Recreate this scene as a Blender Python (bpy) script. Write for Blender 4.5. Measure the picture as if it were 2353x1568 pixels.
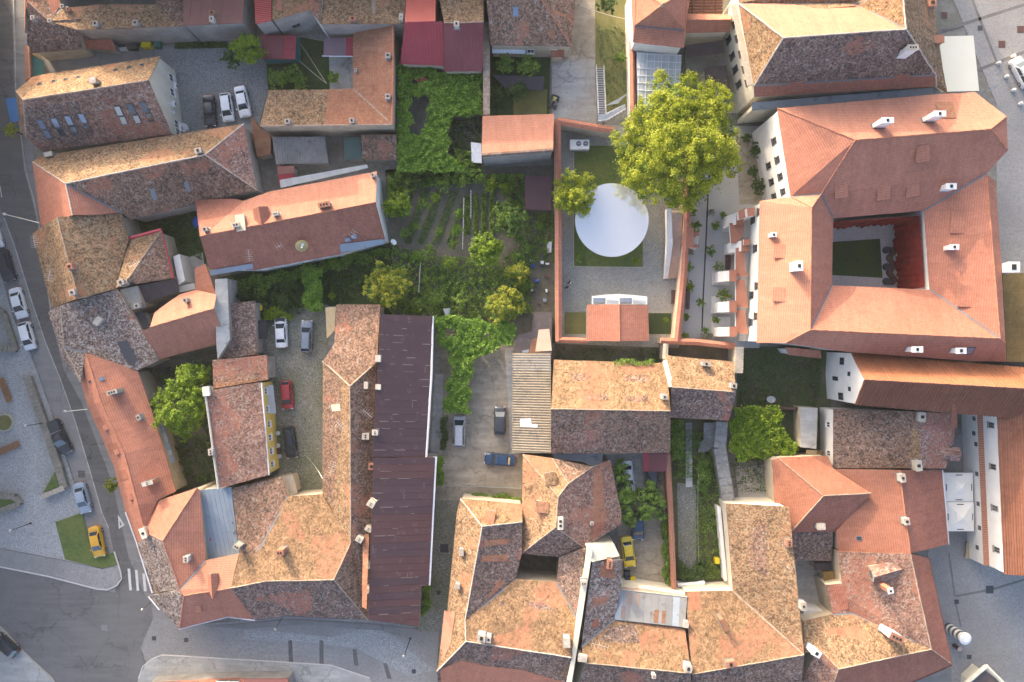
import bpy, math, random
import numpy as np
from mathutils import Vector, Matrix
from mathutils.geometry import tessellate_polygon
from mathutils.noise import noise as pnoise
import bmesh

random.seed(7)
RNG = np.random.default_rng(11)
for o in list(bpy.data.objects):
    bpy.data.objects.remove(o)
scene = bpy.context.scene
COL = scene.collection

# ------------------------------------------------------------------ camera
H = 115.0                      # flying height, metres
cam_d = bpy.data.cameras.new('camera')
cam_d.sensor_width = 36.0
cam_d.lens = 28.0
cam_d.clip_start = 1.0
cam_d.clip_end = 3000.0
cam = bpy.data.objects.new('camera', cam_d)
cam.location = (0, 0, H)
COL.objects.link(cam)
scene.camera = cam

# ------------------------------------------------------------------ sky and sun
SUN_EL = 12.5                  # degrees above the horizon
SUN_AZ = 30.0                  # degrees from the top of the picture towards its left
w = bpy.data.worlds.new('World')
scene.world = w
w.use_nodes = True
wn = w.node_tree
sky = wn.nodes.new('ShaderNodeTexSky')
sky.sky_type = 'NISHITA'
sky.sun_disc = False
sky.sun_elevation = math.radians(SUN_EL)
sky.sun_rotation = math.radians(-SUN_AZ)
sky.altitude = 400
sky.air_density = 0.6
sky.dust_density = 6.0
sky.ozone_density = 0.3
bg = wn.nodes['Background']
bg.inputs['Strength'].default_value = 0.15
wn.links.new(sky.outputs['Color'], bg.inputs['Color'])
sun_d = bpy.data.lights.new('sun', 'SUN')
sun_d.energy = 1.15
sun_d.angle = math.radians(0.6)
sun_d.color = (1.0, 0.78, 0.56)
sun = bpy.data.objects.new('sun', sun_d)
sdir = Vector((-math.sin(math.radians(SUN_AZ)) * math.cos(math.radians(SUN_EL)),
               math.cos(math.radians(SUN_AZ)) * math.cos(math.radians(SUN_EL)),
               math.sin(math.radians(SUN_EL))))
sun.rotation_euler = sdir.to_track_quat('Z', 'Y').to_euler()
sun.location = sdir * 300
COL.objects.link(sun)

# ------------------------------------------------------------------ exposure
vs = scene.view_settings
vs.view_transform = 'Standard'
vs.look = 'None'
vs.gamma = 1.0
vs.exposure = 2.25
vs.use_curve_mapping = False

# ------------------------------------------------------------------ survey: a picture measure (u, v on a 2353 x 1568 sheet) and a height give a place
CU, CV, FOC = 1176.5, 784.0, 2353.0 * 28.0 / 36.0
def at(u, v, z=0.0):
    k = (H - z) / FOC
    return Vector(((u - CU) * k, (CV - v) * k, z))
def m2px(m, z=0.0):
    return m * FOC / (H - z)

# ------------------------------------------------------------------ materials
MATS = {}
def nt_new(name):
    m = bpy.data.materials.new(name)
    m.use_nodes = True
    t = m.node_tree
    return m, t, t.nodes['Principled BSDF']
def nd(t, typ, **kw):
    n = t.nodes.new(typ)
    for k, v in kw.items():
        if k in n.inputs:
            n.inputs[k].default_value = v
        else:
            setattr(n, k, v)
    return n
def ramp(t, stops):
    r = t.nodes.new('ShaderNodeValToRGB')
    cr = r.color_ramp
    while len(cr.elements) > 1:
        cr.elements.remove(cr.elements[-1])
    cr.elements[0].position = stops[0][0]
    cr.elements[0].color = (*stops[0][1], 1)
    for p, c in stops[1:]:
        e = cr.elements.new(p)
        e.color = (*c, 1)
    return r
def mixc(t, fac, a, b, mode='MIX'):
    n = t.nodes.new('ShaderNodeMix')
    n.data_type = 'RGBA'
    n.blend_type = mode
    for inp, val in ((n.inputs[0], fac), (n.inputs[6], a), (n.inputs[7], b)):
        if hasattr(val, 'is_linked') or isinstance(val, bpy.types.NodeSocket):
            t.links.new(val, inp)
        elif isinstance(val, (tuple, list)):
            inp.default_value = (*val, 1)
        else:
            inp.default_value = val
    return n.outputs[2]
def mth(t, op, a, b=0.0, c=None):
    n = t.nodes.new('ShaderNodeMath')
    n.operation = op
    for i, val in enumerate((a, b) if c is None else (a, b, c)):
        if isinstance(val, bpy.types.NodeSocket):
            t.links.new(val, n.inputs[i])
        else:
            n.inputs[i].default_value = val
    return n.outputs[0]
def noise(t, vec, scale, detail=3.0, rough=0.55):
    n = nd(t, 'ShaderNodeTexNoise', Scale=scale, Detail=detail, Roughness=rough)
    t.links.new(vec, n.inputs['Vector'])
    return n.outputs['Fac']
def stretch(t, fac, lo, hi):
    n = t.nodes.new('ShaderNodeMapRange')
    n.inputs['From Min'].default_value = lo
    n.inputs['From Max'].default_value = hi
    t.links.new(fac, n.inputs['Value'])
    return n.outputs['Result']
def worldpos(t):
    g = t.nodes.new('ShaderNodeNewGeometry')
    return g.outputs['Position']

def tile_mat(name, cols, patch=None, patch_amt=0.0, lich=None, lich_amt=0.0, cell=(0.18, 0.2), speck=0.8, dark_amt=0.35, patch_scale=0.16):
    """old or new clay tiles: colour of each tile, courses, drifts of lichen and replaced tiles"""
    m, t, bs = nt_new(name)
    uv = t.nodes.new('ShaderNodeUVMap')
    sep = t.nodes.new('ShaderNodeSeparateXYZ')
    t.links.new(uv.outputs[0], sep.inputs[0])
    pos = worldpos(t)
    row = mth(t, 'FLOOR', mth(t, 'DIVIDE', sep.outputs['Y'], cell[1]))
    off = mth(t, 'MULTIPLY', mth(t, 'MODULO', row, 2.0), 0.5)
    colx = mth(t, 'ADD', mth(t, 'DIVIDE', sep.outputs['X'], cell[0]), off)
    colf = mth(t, 'FLOOR', colx)
    cmb = t.nodes.new('ShaderNodeCombineXYZ')
    t.links.new(colf, cmb.inputs[0]); t.links.new(row, cmb.inputs[1])
    wn_ = t.nodes.new('ShaderNodeTexWhiteNoise')
    wn_.noise_dimensions = '2D'
    t.links.new(cmb.outputs[0], wn_.inputs['Vector'])
    rnd = wn_.outputs['Value']
    n1 = stretch(t, noise(t, pos, 0.75, 4, 0.65), 0.3, 0.7)
    mp = t.nodes.new('ShaderNodeMapping')
    mp.inputs['Scale'].default_value = (2.6, 1.5, 1.0)
    t.links.new(uv.outputs[0], mp.inputs['Vector'])
    n2 = stretch(t, noise(t, mp.outputs[0], 1.0, 5, 0.75), 0.28, 0.72)
    f = mth(t, 'ADD', mth(t, 'MULTIPLY', rnd, 0.40 * speck), mth(t, 'ADD', mth(t, 'MULTIPLY', n2, 0.38), mth(t, 'MULTIPLY', n1, 0.22)))
    f = mth(t, 'ADD', f, 0.5 * (1 - speck) * 0.40)
    stops = [(0.2 + 0.6 * i / (len(cols) - 1), c) for i, c in enumerate(cols)]
    c = t.nodes.new('ShaderNodeValToRGB')
    r = ramp(t, stops)
    t.nodes.remove(c)
    t.links.new(f, r.inputs[0])
    col = r.outputs[0]
    if patch:
        pn = noise(t, pos, patch_scale, 3, 0.5)
        pf = stretch(t, pn, 0.66 - patch_amt * 0.3, 0.70 - patch_amt * 0.3)
        vor = nd(t, 'ShaderNodeTexNoise', Scale=2.2, Detail=2.0)
        t.links.new(pos, vor.inputs['Vector'])
        pf = mth(t, 'MULTIPLY', pf, stretch(t, vor.outputs['Fac'], 0.36, 0.5))
        col = mixc(t, mth(t, 'MULTIPLY', pf, 0.85), col, patch)
    if lich:
        ln = noise(t, pos, 1.7, 5, 0.75)
        lf = stretch(t, ln, 0.60 - lich_amt * 0.25, 0.72 - lich_amt * 0.2)
        lf = mth(t, 'MULTIPLY', lf, stretch(t, rnd, 0.15, 0.6))
        col = mixc(t, mth(t, 'MULTIPLY', lf, 0.8), col, lich)
    # weathering in broad drifts
    big = stretch(t, noise(t, pos, 0.11, 3, 0.55), 0.3, 0.7)
    hsv = nd(t, 'ShaderNodeHueSaturation')
    mps = t.nodes.new('ShaderNodeMapping'); mps.inputs['Scale'].default_value = (1.1, .13, 1)
    t.links.new(uv.outputs[0], mps.inputs['Vector'])
    strk = stretch(t, noise(t, mps.outputs[0], 1.0, 5, 0.7), .3, .7)
    spot_ = stretch(t, noise(t, pos, .45, 5, .75), .56, .72)
    val = mth(t, 'ADD', 1.0 - dark_amt * 0.5, mth(t, 'MULTIPLY', big, dark_amt))
    val = mth(t, 'ADD', val, mth(t, 'MULTIPLY', mth(t, 'SUBTRACT', strk, .5), .22))
    val = mth(t, 'SUBTRACT', val, mth(t, 'MULTIPLY', spot_, .14))
    t.links.new(val, hsv.inputs['Value'])
    t.links.new(col, hsv.inputs['Color'])
    fy0 = mth(t, 'FRACT', mth(t, 'DIVIDE', sep.outputs['Y'], cell[1]))
    t.links.new(mixc(t, mth(t, 'MULTIPLY', mth(t, 'LESS_THAN', fy0, .2), .3), hsv.outputs[0], (.03,.02,.015)), bs.inputs['Base Color'])
    bs.inputs['Roughness'].default_value = 0.9
    bs.inputs['Specular IOR Level'].default_value = 0.25
    # courses and rounded tile ends
    fy = mth(t, 'FRACT', mth(t, 'DIVIDE', sep.outputs['Y'], cell[1]))
    fx = mth(t, 'ABSOLUTE', mth(t, 'SUBTRACT', mth(t, 'FRACT', colx), 0.5))
    hgt = mth(t, 'ADD', mth(t, 'SUBTRACT', 1.0, fy), mth(t, 'MULTIPLY', mth(t, 'LESS_THAN', fx, 0.44), 0.35))
    hgt = mth(t, 'ADD', hgt, mth(t, 'MULTIPLY', rnd, 0.5 * speck))
    bmp = nd(t, 'ShaderNodeBump', Strength=0.6, Distance=0.035)
    t.links.new(hgt, bmp.inputs['Height'])
    t.links.new(bmp.outputs[0], bs.inputs['Normal'])
    MATS[name] = m
    return m

def noisy_mat(name, c1, c2, scale=1.0, detail=5, rough=0.9, c3=None, s3=0.1, amt3=0.5, bump=0.0, bscale=8.0, metal=0.0, spec=0.3):
    m, t, bs = nt_new(name)
    pos = worldpos(t)
    f = stretch(t, noise(t, pos, scale, detail, 0.65), 0.3, 0.7)
    col = mixc(t, f, c1, c2)
    if name.startswith('asphalt') or name in ('dirt', 'concrete', 'gravel'):
        mpg = t.nodes.new('ShaderNodeMapping'); mpg.inputs['Rotation'].default_value = (0, 0, 1.25); mpg.inputs['Scale'].default_value = (.16, 1.3, 1)
        t.links.new(pos, mpg.inputs['Vector'])
        st = stretch(t, noise(t, mpg.outputs[0], 1.0, 4, 0.6), 0.42, 0.68)
        col = mixc(t, mth(t, 'MULTIPLY', st, .4), col, tuple(x*1.45 for x in c2))
        vc = nd(t, 'ShaderNodeTexVoronoi', Scale=.16); vc.feature = 'DISTANCE_TO_EDGE'
        wv = t.nodes.new('ShaderNodeVectorMath'); wv.operation = 'ADD'
        nc = nd(t, 'ShaderNodeTexNoise', Scale=.5, Detail=4.0); t.links.new(pos, nc.inputs['Vector'])
        sc = t.nodes.new('ShaderNodeVectorMath'); sc.operation = 'SCALE'; sc.inputs['Scale'].default_value = 3.0
        t.links.new(nc.outputs['Color'], sc.inputs[0]); t.links.new(pos, wv.inputs[0]); t.links.new(sc.outputs[0], wv.inputs[1]); t.links.new(wv.outputs[0], vc.inputs['Vector'])
        ck = mth(t, 'MULTIPLY', mth(t, 'LESS_THAN', vc.outputs['Distance'], .012), .45)
        col = mixc(t, ck, col, tuple(x*.5 for x in c1))
        sp_ = stretch(t, noise(t, pos, 1.1, 2, .5), .66, .74)
        col = mixc(t, mth(t, 'MULTIPLY', sp_, .5), col, tuple(x*.6 for x in c1))
    if c3:
        g = stretch(t, noise(t, pos, s3, 4, 0.6), 0.5 - 0.1, 0.62)
        col = mixc(t, mth(t, 'MULTIPLY', g, amt3), col, c3)
    t.links.new(col, bs.inputs['Base Color'])
    bs.inputs['Roughness'].default_value = rough
    bs.inputs['Metallic'].default_value = metal
    bs.inputs['Specular IOR Level'].default_value = spec
    if bump:
        bm = nd(t, 'ShaderNodeBump', Strength=0.5, Distance=bump)
        t.links.new(noise(t, pos, bscale, 4, 0.7), bm.inputs['Height'])
        t.links.new(bm.outputs[0], bs.inputs['Normal'])
    MATS[name] = m
    return m

def cobble_mat(name, c1, c2, cgap, size=0.14, c3=None, s3=0.12, amt3=0.5, gap=0.12):
    m, t, bs = nt_new(name)
    pos = worldpos(t)
    v = nd(t, 'ShaderNodeTexVoronoi', Scale=1.0 / size)
    t.links.new(pos, v.inputs['Vector'])
    v2 = nd(t, 'ShaderNodeTexVoronoi', Scale=1.0 / size)
    v2.feature = 'DISTANCE_TO_EDGE'
    t.links.new(pos, v2.inputs['Vector'])
    sp = t.nodes.new('ShaderNodeSeparateColor')
    t.links.new(v.outputs['Color'], sp.inputs[0])
    f = mth(t, 'ADD', mth(t, 'MULTIPLY', sp.outputs[0], 0.55), mth(t, 'MULTIPLY', stretch(t, noise(t, pos, 0.5, 4, 0.6), 0.3, 0.7), 0.45))
    col = mixc(t, f, c1, c2)
    col = mixc(t, mth(t, 'LESS_THAN', v2.outputs['Distance'], gap), col, cgap)
    if c3:
        g = stretch(t, noise(t, pos, s3, 5, 0.65), 0.42, 0.62)
        g = mth(t, 'MULTIPLY', g, stretch(t, noise(t, pos, 2.3, 3, 0.6), 0.3, 0.6))
        col = mixc(t, mth(t, 'MULTIPLY', g, amt3), col, c3)
    t.links.new(col, bs.inputs['Base Color'])
    bs.inputs['Roughness'].default_value = 0.85
    bs.inputs['Specular IOR Level'].default_value = 0.3
    bm = nd(t, 'ShaderNodeBump', Strength=0.6, Distance=0.02)
    t.links.new(v2.outputs['Distance'], bm.inputs['Height'])
    t.links.new(bm.outputs[0], bs.inputs['Normal'])
    MATS[name] = m
    return m

def metal_mat(name, c1, c2, rust=None, rust_amt=0.3, rough=0.5, metallic=0.0, scale=0.5):
    m, t, bs = nt_new(name)
    pos = worldpos(t)
    oi = t.nodes.new('ShaderNodeObjectInfo')
    f = mth(t, 'ADD', mth(t, 'MULTIPLY', stretch(t, noise(t, pos, scale, 4, 0.6), 0.3, 0.7), 0.6), mth(t, 'MULTIPLY', oi.outputs['Random'], 0.4))
    col = mixc(t, f, c1, c2)
    if rust:
        g = stretch(t, noise(t, pos, 0.9, 6, 0.75), 0.60 - rust_amt * 0.2, 0.68)
        col = mixc(t, mth(t, 'MULTIPLY', g, 0.85), col, rust)
    t.links.new(col, bs.inputs['Base Color'])
    bs.inputs['Roughness'].default_value = rough
    bs.inputs['Metallic'].default_value = metallic
    MATS[name] = m
    return m

def plain(name, c, rough=0.6, metal=0.0, spec=0.5, coat=0.0):
    m, t, bs = nt_new(name)
    pos = worldpos(t)
    f = stretch(t, noise(t, pos, 2.5, 4, 0.6), 0.3, 0.7)
    col = mixc(t, f, tuple(x * 0.88 for x in c), tuple(min(1, x * 1.1) for x in c))
    t.links.new(col, bs.inputs['Base Color'])
    bs.inputs['Roughness'].default_value = rough
    bs.inputs['Metallic'].default_value = metal
    bs.inputs['Specular IOR Level'].default_value = spec
    if coat:
        bs.inputs['Coat Weight'].default_value = coat
        bs.inputs['Coat Roughness'].default_value = 0.06
    MATS[name] = m
    return m

def leaf_mat(name, cols, trans=0.35):
    m, t, bs = nt_new(name)
    g = t.nodes.new('ShaderNodeNewGeometry')
    big = stretch(t, noise(t, g.outputs['Position'], 0.7, 3, 0.6), 0.3, 0.7)
    f = mth(t, 'ADD', mth(t, 'MULTIPLY', g.outputs['Random Per Island'], 0.6), mth(t, 'MULTIPLY', big, 0.4))
    r = ramp(t, [(0.08 + 0.84 * i / (len(cols) - 1), c) for i, c in enumerate(cols)])
    t.links.new(f, r.inputs[0])
    t.links.new(r.outputs[0], bs.inputs['Base Color'])
    bs.inputs['Roughness'].default_value = 0.6
    bs.inputs['Specular IOR Level'].default_value = 0.3
    tr = t.nodes.new('ShaderNodeBsdfTranslucent')
    hs = nd(t, 'ShaderNodeHueSaturation', Value=1.3, Saturation=1.1)
    t.links.new(r.outputs[0], hs.inputs['Color'])
    t.links.new(hs.outputs[0], tr.inputs['Color'])
    mx = t.nodes.new('ShaderNodeMixShader')
    mx.inputs[0].default_value = trans
    t.links.new(bs.outputs[0], mx.inputs[1])
    t.links.new(tr.outputs[0], mx.inputs[2])
    t.links.new(mx.outputs[0], t.nodes['Material Output'].inputs['Surface'])
    MATS[name] = m
    return m

# ------------------------------------------------------------------ mesh helpers
def link(o, parent=None):
    COL.objects.link(o)
    if parent is not None:
        o.parent = parent
    return o
def tag(o, label=None, cat=None, group=None, kind=None):
    if label: o['label'] = label
    if cat: o['category'] = cat
    if group: o['group'] = group
    if kind: o['kind'] = kind
    return o
def empty(name, loc, label=None, cat=None, group=None, rz=0.0):
    o = bpy.data.objects.new(name, None)
    o.location = loc
    o.rotation_euler = (0, 0, rz)
    o.empty_display_size = 0.5
    link(o)
    return tag(o, label, cat, group)

class MB:
    """collects polygons (with material slots) into one mesh"""
    def __init__(s):
        s.v = []; s.f = []; s.mi = []; s.mats = []; s.uv = []; s.smooth = False
    def slot(s, m):
        if m not in s.mats: s.mats.append(m)
        return s.mats.index(m)
    def poly(s, pts, m, uv=None):
        b = len(s.v)
        s.v += [tuple(p) for p in pts]
        s.f.append(tuple(range(b, b + len(pts))))
        s.mi.append(s.slot(m))
        s.uv.append(uv)
    def box(s, c, size, m, ax=(1, 0, 0), up=(0, 0, 1)):
        c = Vector(c); x = Vector(ax).normalized(); z = Vector(up).normalized()
        y = z.cross(x).normalized(); x = y.cross(z).normalized()
        hx, hy, hz = (k / 2 for k in size)
        P = lambda a, b, d: c + x * a * hx + y * b * hy + z * d * hz
        for q in (((-1,-1,1),(1,-1,1),(1,1,1),(-1,1,1)), ((-1,1,-1),(1,1,-1),(1,-1,-1),(-1,-1,-1)),
                  ((-1,-1,-1),(1,-1,-1),(1,-1,1),(-1,-1,1)), ((1,1,-1),(-1,1,-1),(-1,1,1),(1,1,1)),
                  ((1,-1,-1),(1,1,-1),(1,1,1),(1,-1,1)), ((-1,1,-1),(-1,-1,-1),(-1,-1,1),(-1,1,1))):
            s.poly([P(*k) for k in q], m)
    def cyl(s, a, b, r0, r1, m, n=8, caps=True):
        a = Vector(a); b = Vector(b); d = (b - a)
        if d.length < 1e-6: return
        d.normalize()
        t = d.orthogonal().normalized(); u = d.cross(t)
        A = [a + (t * math.cos(2*math.pi*i/n) + u * math.sin(2*math.pi*i/n)) * r0 for i in range(n)]
        B = [b + (t * math.cos(2*math.pi*i/n) + u * math.sin(2*math.pi*i/n)) * r1 for i in range(n)]
        for i in range(n):
            j = (i + 1) % n
            s.poly([A[i], A[j], B[j], B[i]], m)
        if caps:
            s.poly(B, m); s.poly(A[::-1], m)
    def prism(s, pts, thick, m, mside=None):
        """polygon with a thickness downwards; pts any height"""
        P = [Vector(p) for p in pts]
        if sum((P[i].x * P[(i+1) % len(P)].y - P[(i+1) % len(P)].x * P[i].y) for i in range(len(P))) < 0:
            P = P[::-1]
        tris = tessellate_polygon([[Vector((p.x, p.y, 0)) for p in P]])
        convex = len(P) <= 4
        if convex:
            s.poly(P, m)
        else:
            for tr in tris:
                q = [P[i] for i in tr]
                if (q[1]-q[0]).cross(q[2]-q[0]).z < 0: q = q[::-1]
                s.poly(q, m)
        D = Vector((0, 0, -thick))
        for i in range(len(P)):
            j = (i + 1) % len(P)
            s.poly([P[i] + D, P[j] + D, P[j], P[i]], mside or m)
        s.poly([p + D for p in P[::-1]], mside or m) if convex else None
    def build(s, name, parent=None, loc=None, smooth=False):
        me = bpy.data.meshes.new(name)
        off = Vector(loc) if loc is not None else Vector((0, 0, 0))
        me.from_pydata([tuple(Vector(p) - off) for p in s.v], [], s.f)
        for m in s.mats:
            me.materials.append(MATS[m])
        me.polygons.foreach_set('material_index', s.mi)
        if any(u is not None for u in s.uv):
            lay = me.uv_layers.new(name='UVMap')
            arr = []
            for u, f in zip(s.uv, s.f):
                arr += [c for p in (u if u is not None else [(0, 0)] * len(f)) for c in p]
            lay.data.foreach_set('uv', arr)
        if smooth:
            me.polygons.foreach_set('use_smooth', [True] * len(s.f))
        me.update()
        o = bpy.data.objects.new(name, me)
        if loc is not None: o.location = off
        return link(o, parent)

def weld(o, d=0.0005):
    import bmesh
    bm = bmesh.new(); bm.from_mesh(o.data)
    bmesh.ops.remove_doubles(bm, verts=bm.verts, dist=d)
    bm.to_mesh(o.data); bm.free()

def sag(p, amp):
    q = Vector(p)
    return q + Vector((.045*pnoise(q*1.7 + Vector((7,0,0))), .045*pnoise(q*1.7 + Vector((0,9,0))), amp*(1.5*pnoise(q*.2) + .5*pnoise(q*.9))))
def weather(o, amp, cut=0.0):
    """old roofs are never quite flat nor straight: divide and let them sag"""
    bm = bmesh.new(); bm.from_mesh(o.data)
    if cut:
        for it in range(5):
            es = [e for e in bm.edges if e.calc_length() > cut]
            if not es: break
            bmesh.ops.subdivide_edges(bm, edges=es, cuts=1, use_grid_fill=False)
            bmesh.ops.triangulate(bm, faces=[f for f in bm.faces if len(f.verts) > 4])
    for v in bm.verts: v.co = sag(v.co, amp)
    bm.to_mesh(o.data); bm.free()
def clip_half(poly, n, d):
    """keep the side n.p <= d of a 2-D polygon"""
    out = []
    for i in range(len(poly)):
        a, b = poly[i], poly[(i + 1) % len(poly)]
        da = a[0]*n[0] + a[1]*n[1] - d
        db = b[0]*n[0] + b[1]*n[1] - d
        if da <= 0: out.append(a)
        if da * db < 0:
            k = da / (da - db)
            out.append((a[0] + (b[0]-a[0])*k, a[1] + (b[1]-a[1])*k))
    return out
def line_clip(poly, x):
    """spans of y where the vertical line at x is inside the polygon"""
    ys = []
    for i in range(len(poly)):
        a, b = poly[i], poly[(i + 1) % len(poly)]
        if (a[0] - x) * (b[0] - x) < 0:
            ys.append(a[1] + (b[1]-a[1]) * (x - a[0]) / (b[0] - a[0]))
    ys.sort()
    return [(ys[i], ys[i+1]) for i in range(0, len(ys) - 1, 2)]
def inside(poly, p):
    c = False
    for i in range(len(poly)):
        a, b = poly[i], poly[i - 1]
        if (a[1] > p[1]) != (b[1] > p[1]) and p[0] < (b[0]-a[0]) * (p[1]-a[1]) / (b[1]-a[1]) + a[0]:
            c = not c
    return c

# ------------------------------------------------------------------ buildings
class Bld:
    def __init__(s, name, label, roof, wall='plaster_grey', cap='cap_mortar', over=0.22, group=None, cat='house', caps=True, fascia=None, valley='flashing', thick=0.14, base=0.0, relax=60):
        V = {}; F = []
        for mat, pts in roof:
            ks = []
            for p in pts:
                k = (round(p[0]), round(p[1]))
                if len(p) > 2 and k not in V: V[k] = [p[0], p[1], float(p[2]), float(p[2])]
                ks.append(k)
            F.append([mat, ks])
        for it in range(relax):               # make every slope a true plane, moving corners in height only
            for mat, ks in F:
                if len(ks) < 4: continue
                P = np.array([at(V[k][0], V[k][1], V[k][2]) for k in ks])
                c = P.mean(0)
                A = np.c_[P[:, 0]-c[0], P[:, 1]-c[1]]
                g, *_ = np.linalg.lstsq(A, P[:, 2]-c[2], rcond=None)
                for k in ks:
                    u, v = (V[k][0]-CU)/FOC, (CV-V[k][1])/FOC
                    den = 1 + g[0]*u + g[1]*v
                    if abs(den) < 0.2: continue
                    z = (c[2] - g[0]*c[0] - g[1]*c[1] + H*(g[0]*u + g[1]*v)) / den
                    V[k][2] += 0.5 * (z - V[k][2]) + 0.02 * (V[k][3] - V[k][2])
        s.W = {k: at(*V[k][:3]) for k in V}
        s.V = V
        s.faces = []
        for mat, ks in F:
            ar = sum(s.W[ks[i]].x * s.W[ks[(i+1) % len(ks)]].y - s.W[ks[(i+1) % len(ks)]].x * s.W[ks[i]].y for i in range(len(ks)))
            if ar < 0: ks = ks[::-1]
            n = Vector((0, 0, 0))
            for i in range(len(ks)):
                a, b = s.W[ks[i]], s.W[ks[(i+1) % len(ks)]]
                n += a.cross(b)
            n.normalize()
            if n.z < 0: n = -n
            c = sum((s.W[k] for k in ks), Vector()) / len(ks)
            e = Vector((0, 0, 1)).cross(n)
            e = e.normalized() if e.length > 0.03 else Vector((1, 0, 0))
            t = n.cross(e)                    # up the slope
            s.faces.append(dict(mat=mat, ks=ks, n=n, c=c, e=e, t=t, px=[(V[k][0], V[k][1]) for k in ks]))
        allp = list(s.W.values())
        cen = sum(allp, Vector()) / len(allp)
        s.root = empty(name, (cen.x, cen.y, base), label, cat, group)
        s.org = Vector((cen.x, cen.y, base))
        s.base = base
        mb = MB()
        edges = {}
        for fi, f in enumerate(s.faces):
            ks = f['ks']
            uvof = lambda p: ((p - Vector((0, 0, 0))).dot(f['e']), p.dot(f['t']))
            P = [s.W[k] for k in ks]
            if len(P) <= 3:
                mb.poly(P, f['mat'], [uvof(p) for p in P])
            else:
                for tr in tessellate_polygon([[Vector((p.x, p.y, 0)) for p in P]]):
                    q = [P[i] for i in tr]
                    if (q[1]-q[0]).cross(q[2]-q[0]).z < 0: q = q[::-1]
                    mb.poly(q, f['mat'], [uvof(p) for p in q])
            for i in range(len(ks)):
                a, b = ks[i], ks[(i+1) % len(ks)]
                edges.setdefault(frozenset((a, b)), []).append((fi, a, b))
        D = Vector((0, 0, -thick))
        bound = []
        shared = []
        for ed, lst in edges.items():
            if len(lst) == 1:
                fi, a, b = lst[0]
                bound.append((a, b, fi))
                mb.poly([s.W[a] + D, s.W[b] + D, s.W[b], s.W[a]], fascia or s.faces[fi]['mat'], [(0, 0), (1, 0), (1, .1), (0, .1)])
            else:
                shared.append((lst[0][1], lst[0][2], lst[0][0], lst[1][0]))
        s.bound = bound
        s.roof = mb.build('roof', s.root, None)
        s.amp = .065 if any(f['mat'].startswith('old') for f in s.faces) else (.02 if any(f['mat'].startswith('clay') for f in s.faces) else 0)
        if s.amp: weather(s.roof, s.amp, 1.3)
        s.roof.parent = s.root
        s.roof.matrix_parent_inverse = Matrix.Translation(-s.org)
        # walls under the edges, set back by the overhang
        nrm = {}
        for a, b, fi in bound:
            d = s.W[b] - s.W[a]
            n2 = Vector((-d.y, d.x, 0))
            if n2.length > 0:
                n2.normalize()
                for k in (a, b): nrm.setdefault(k, []).append(n2)
        s.inner = {}
        for k, ns in nrm.items():
            m = sum(ns, Vector())
            if m.length > 0.2:
                m.normalize()
                dots = max(0.4, min(m.dot(x) for x in ns))
                m = m * min(over / dots, over * 1.8)
            s.inner[k] = s.W[k] + m
        if wall:
            mw = MB()
            for a, b, fi in bound:
                A, Bq = s.inner[a].copy(), s.inner[b].copy()
                A.z = s.W[a].z - thick * 0.8; Bq.z = s.W[b].z - thick * 0.8
                mw.poly([Vector((A.x, A.y, base)), Vector((Bq.x, Bq.y, base)), Bq, A], wall)
            wo = mw.build('wall', s.root)
            wo.matrix_parent_inverse = Matrix.Translation(-s.org)
        if caps:
            s.make_caps(shared, cap, valley)
    def sub(s, o, lvl='roof'):
        o.parent = s.roof if lvl == 'roof' else s.root
        if lvl != 'roof': o.matrix_parent_inverse = Matrix.Translation(-s.org)
        return o
    def make_caps(s, shared, cap, valley):
        mc = MB()
        for a, b, f1, f2 in shared:
            A, Bq = s.W[a], s.W[b]
            n1, n2 = s.faces[f1]['n'], s.faces[f2]['n']
            if n1.dot(n2) > 0.985: continue
            side = (s.faces[f2]['c'] - A).dot(n1)
            up = (n1 + n2).normalized()
            d = (Bq - A); L = d.length
            if L < 0.5: continue
            d.normalize()
            y = up.cross(d).normalized()
            if side < 0 and cap:                # ridge or hip: a row of rounded caps
                nseg = max(1, int(L / 0.42))
                for i in range(nseg):
                    p0 = A + d * (L * i / nseg); p1 = A + d * (L * (i + 0.97) / nseg)
                    j = random.uniform(-0.012, 0.012)
                    w0, w1 = 0.105 + j, 0.08 + j
                    h0, h1 = 0.085 + random.uniform(0, 0.03), 0.06
                    y1 = y + up * random.uniform(-0.05, 0.05)
                    q0 = [p0 - y1*w0 - up*0.10, p0 - y1*w0*0.7 + up*h0*0.7, p0 + up*h0, p0 + y1*w0*0.7 + up*h0*0.7, p0 + y1*w0 - up*0.10]
                    q1 = [p1 - y1*w1 - up*0.10, p1 - y1*w1*0.7 + up*h1*0.7, p1 + up*h1, p1 + y1*w1*0.7 + up*h1*0.7, p1 + y1*w1 - up*0.10]
                    for k in range(4):
                        mc.poly([q0[k], q0[k+1], q1[k+1], q1[k]][::-1], cap)
                    mc.poly(q0, cap)
            elif side > 0 and valley:           # valley: a strip of sheet metal
                w_ = 0.13
                t1 = (n1.cross(d)).normalized(); t2 = (n2.cross(d)).normalized()
                if t1.dot(s.faces[f1]['c'] - A) < 0: t1 = -t1
                if t2.dot(s.faces[f2]['c'] - A) < 0: t2 = -t2
                mv = MB()
                for tt, nn in ((t1, n1), (t2, n2)):
                    q = [A + nn*0.03, Bq + nn*0.03, Bq + tt*w_ + nn*0.03, A + tt*w_ + nn*0.03]
                    if (q[1]-q[0]).cross(q[2]-q[0]).z < 0: q = q[::-1]
                    mv.poly(q, valley)
                s.sub(mv.build('valley_gutter'))
        if mc.f:
            o = s.sub(mc.build('ridge_tiles')); o['kind'] = 'stuff'
            if s.amp: weather(o, s.amp)
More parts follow.
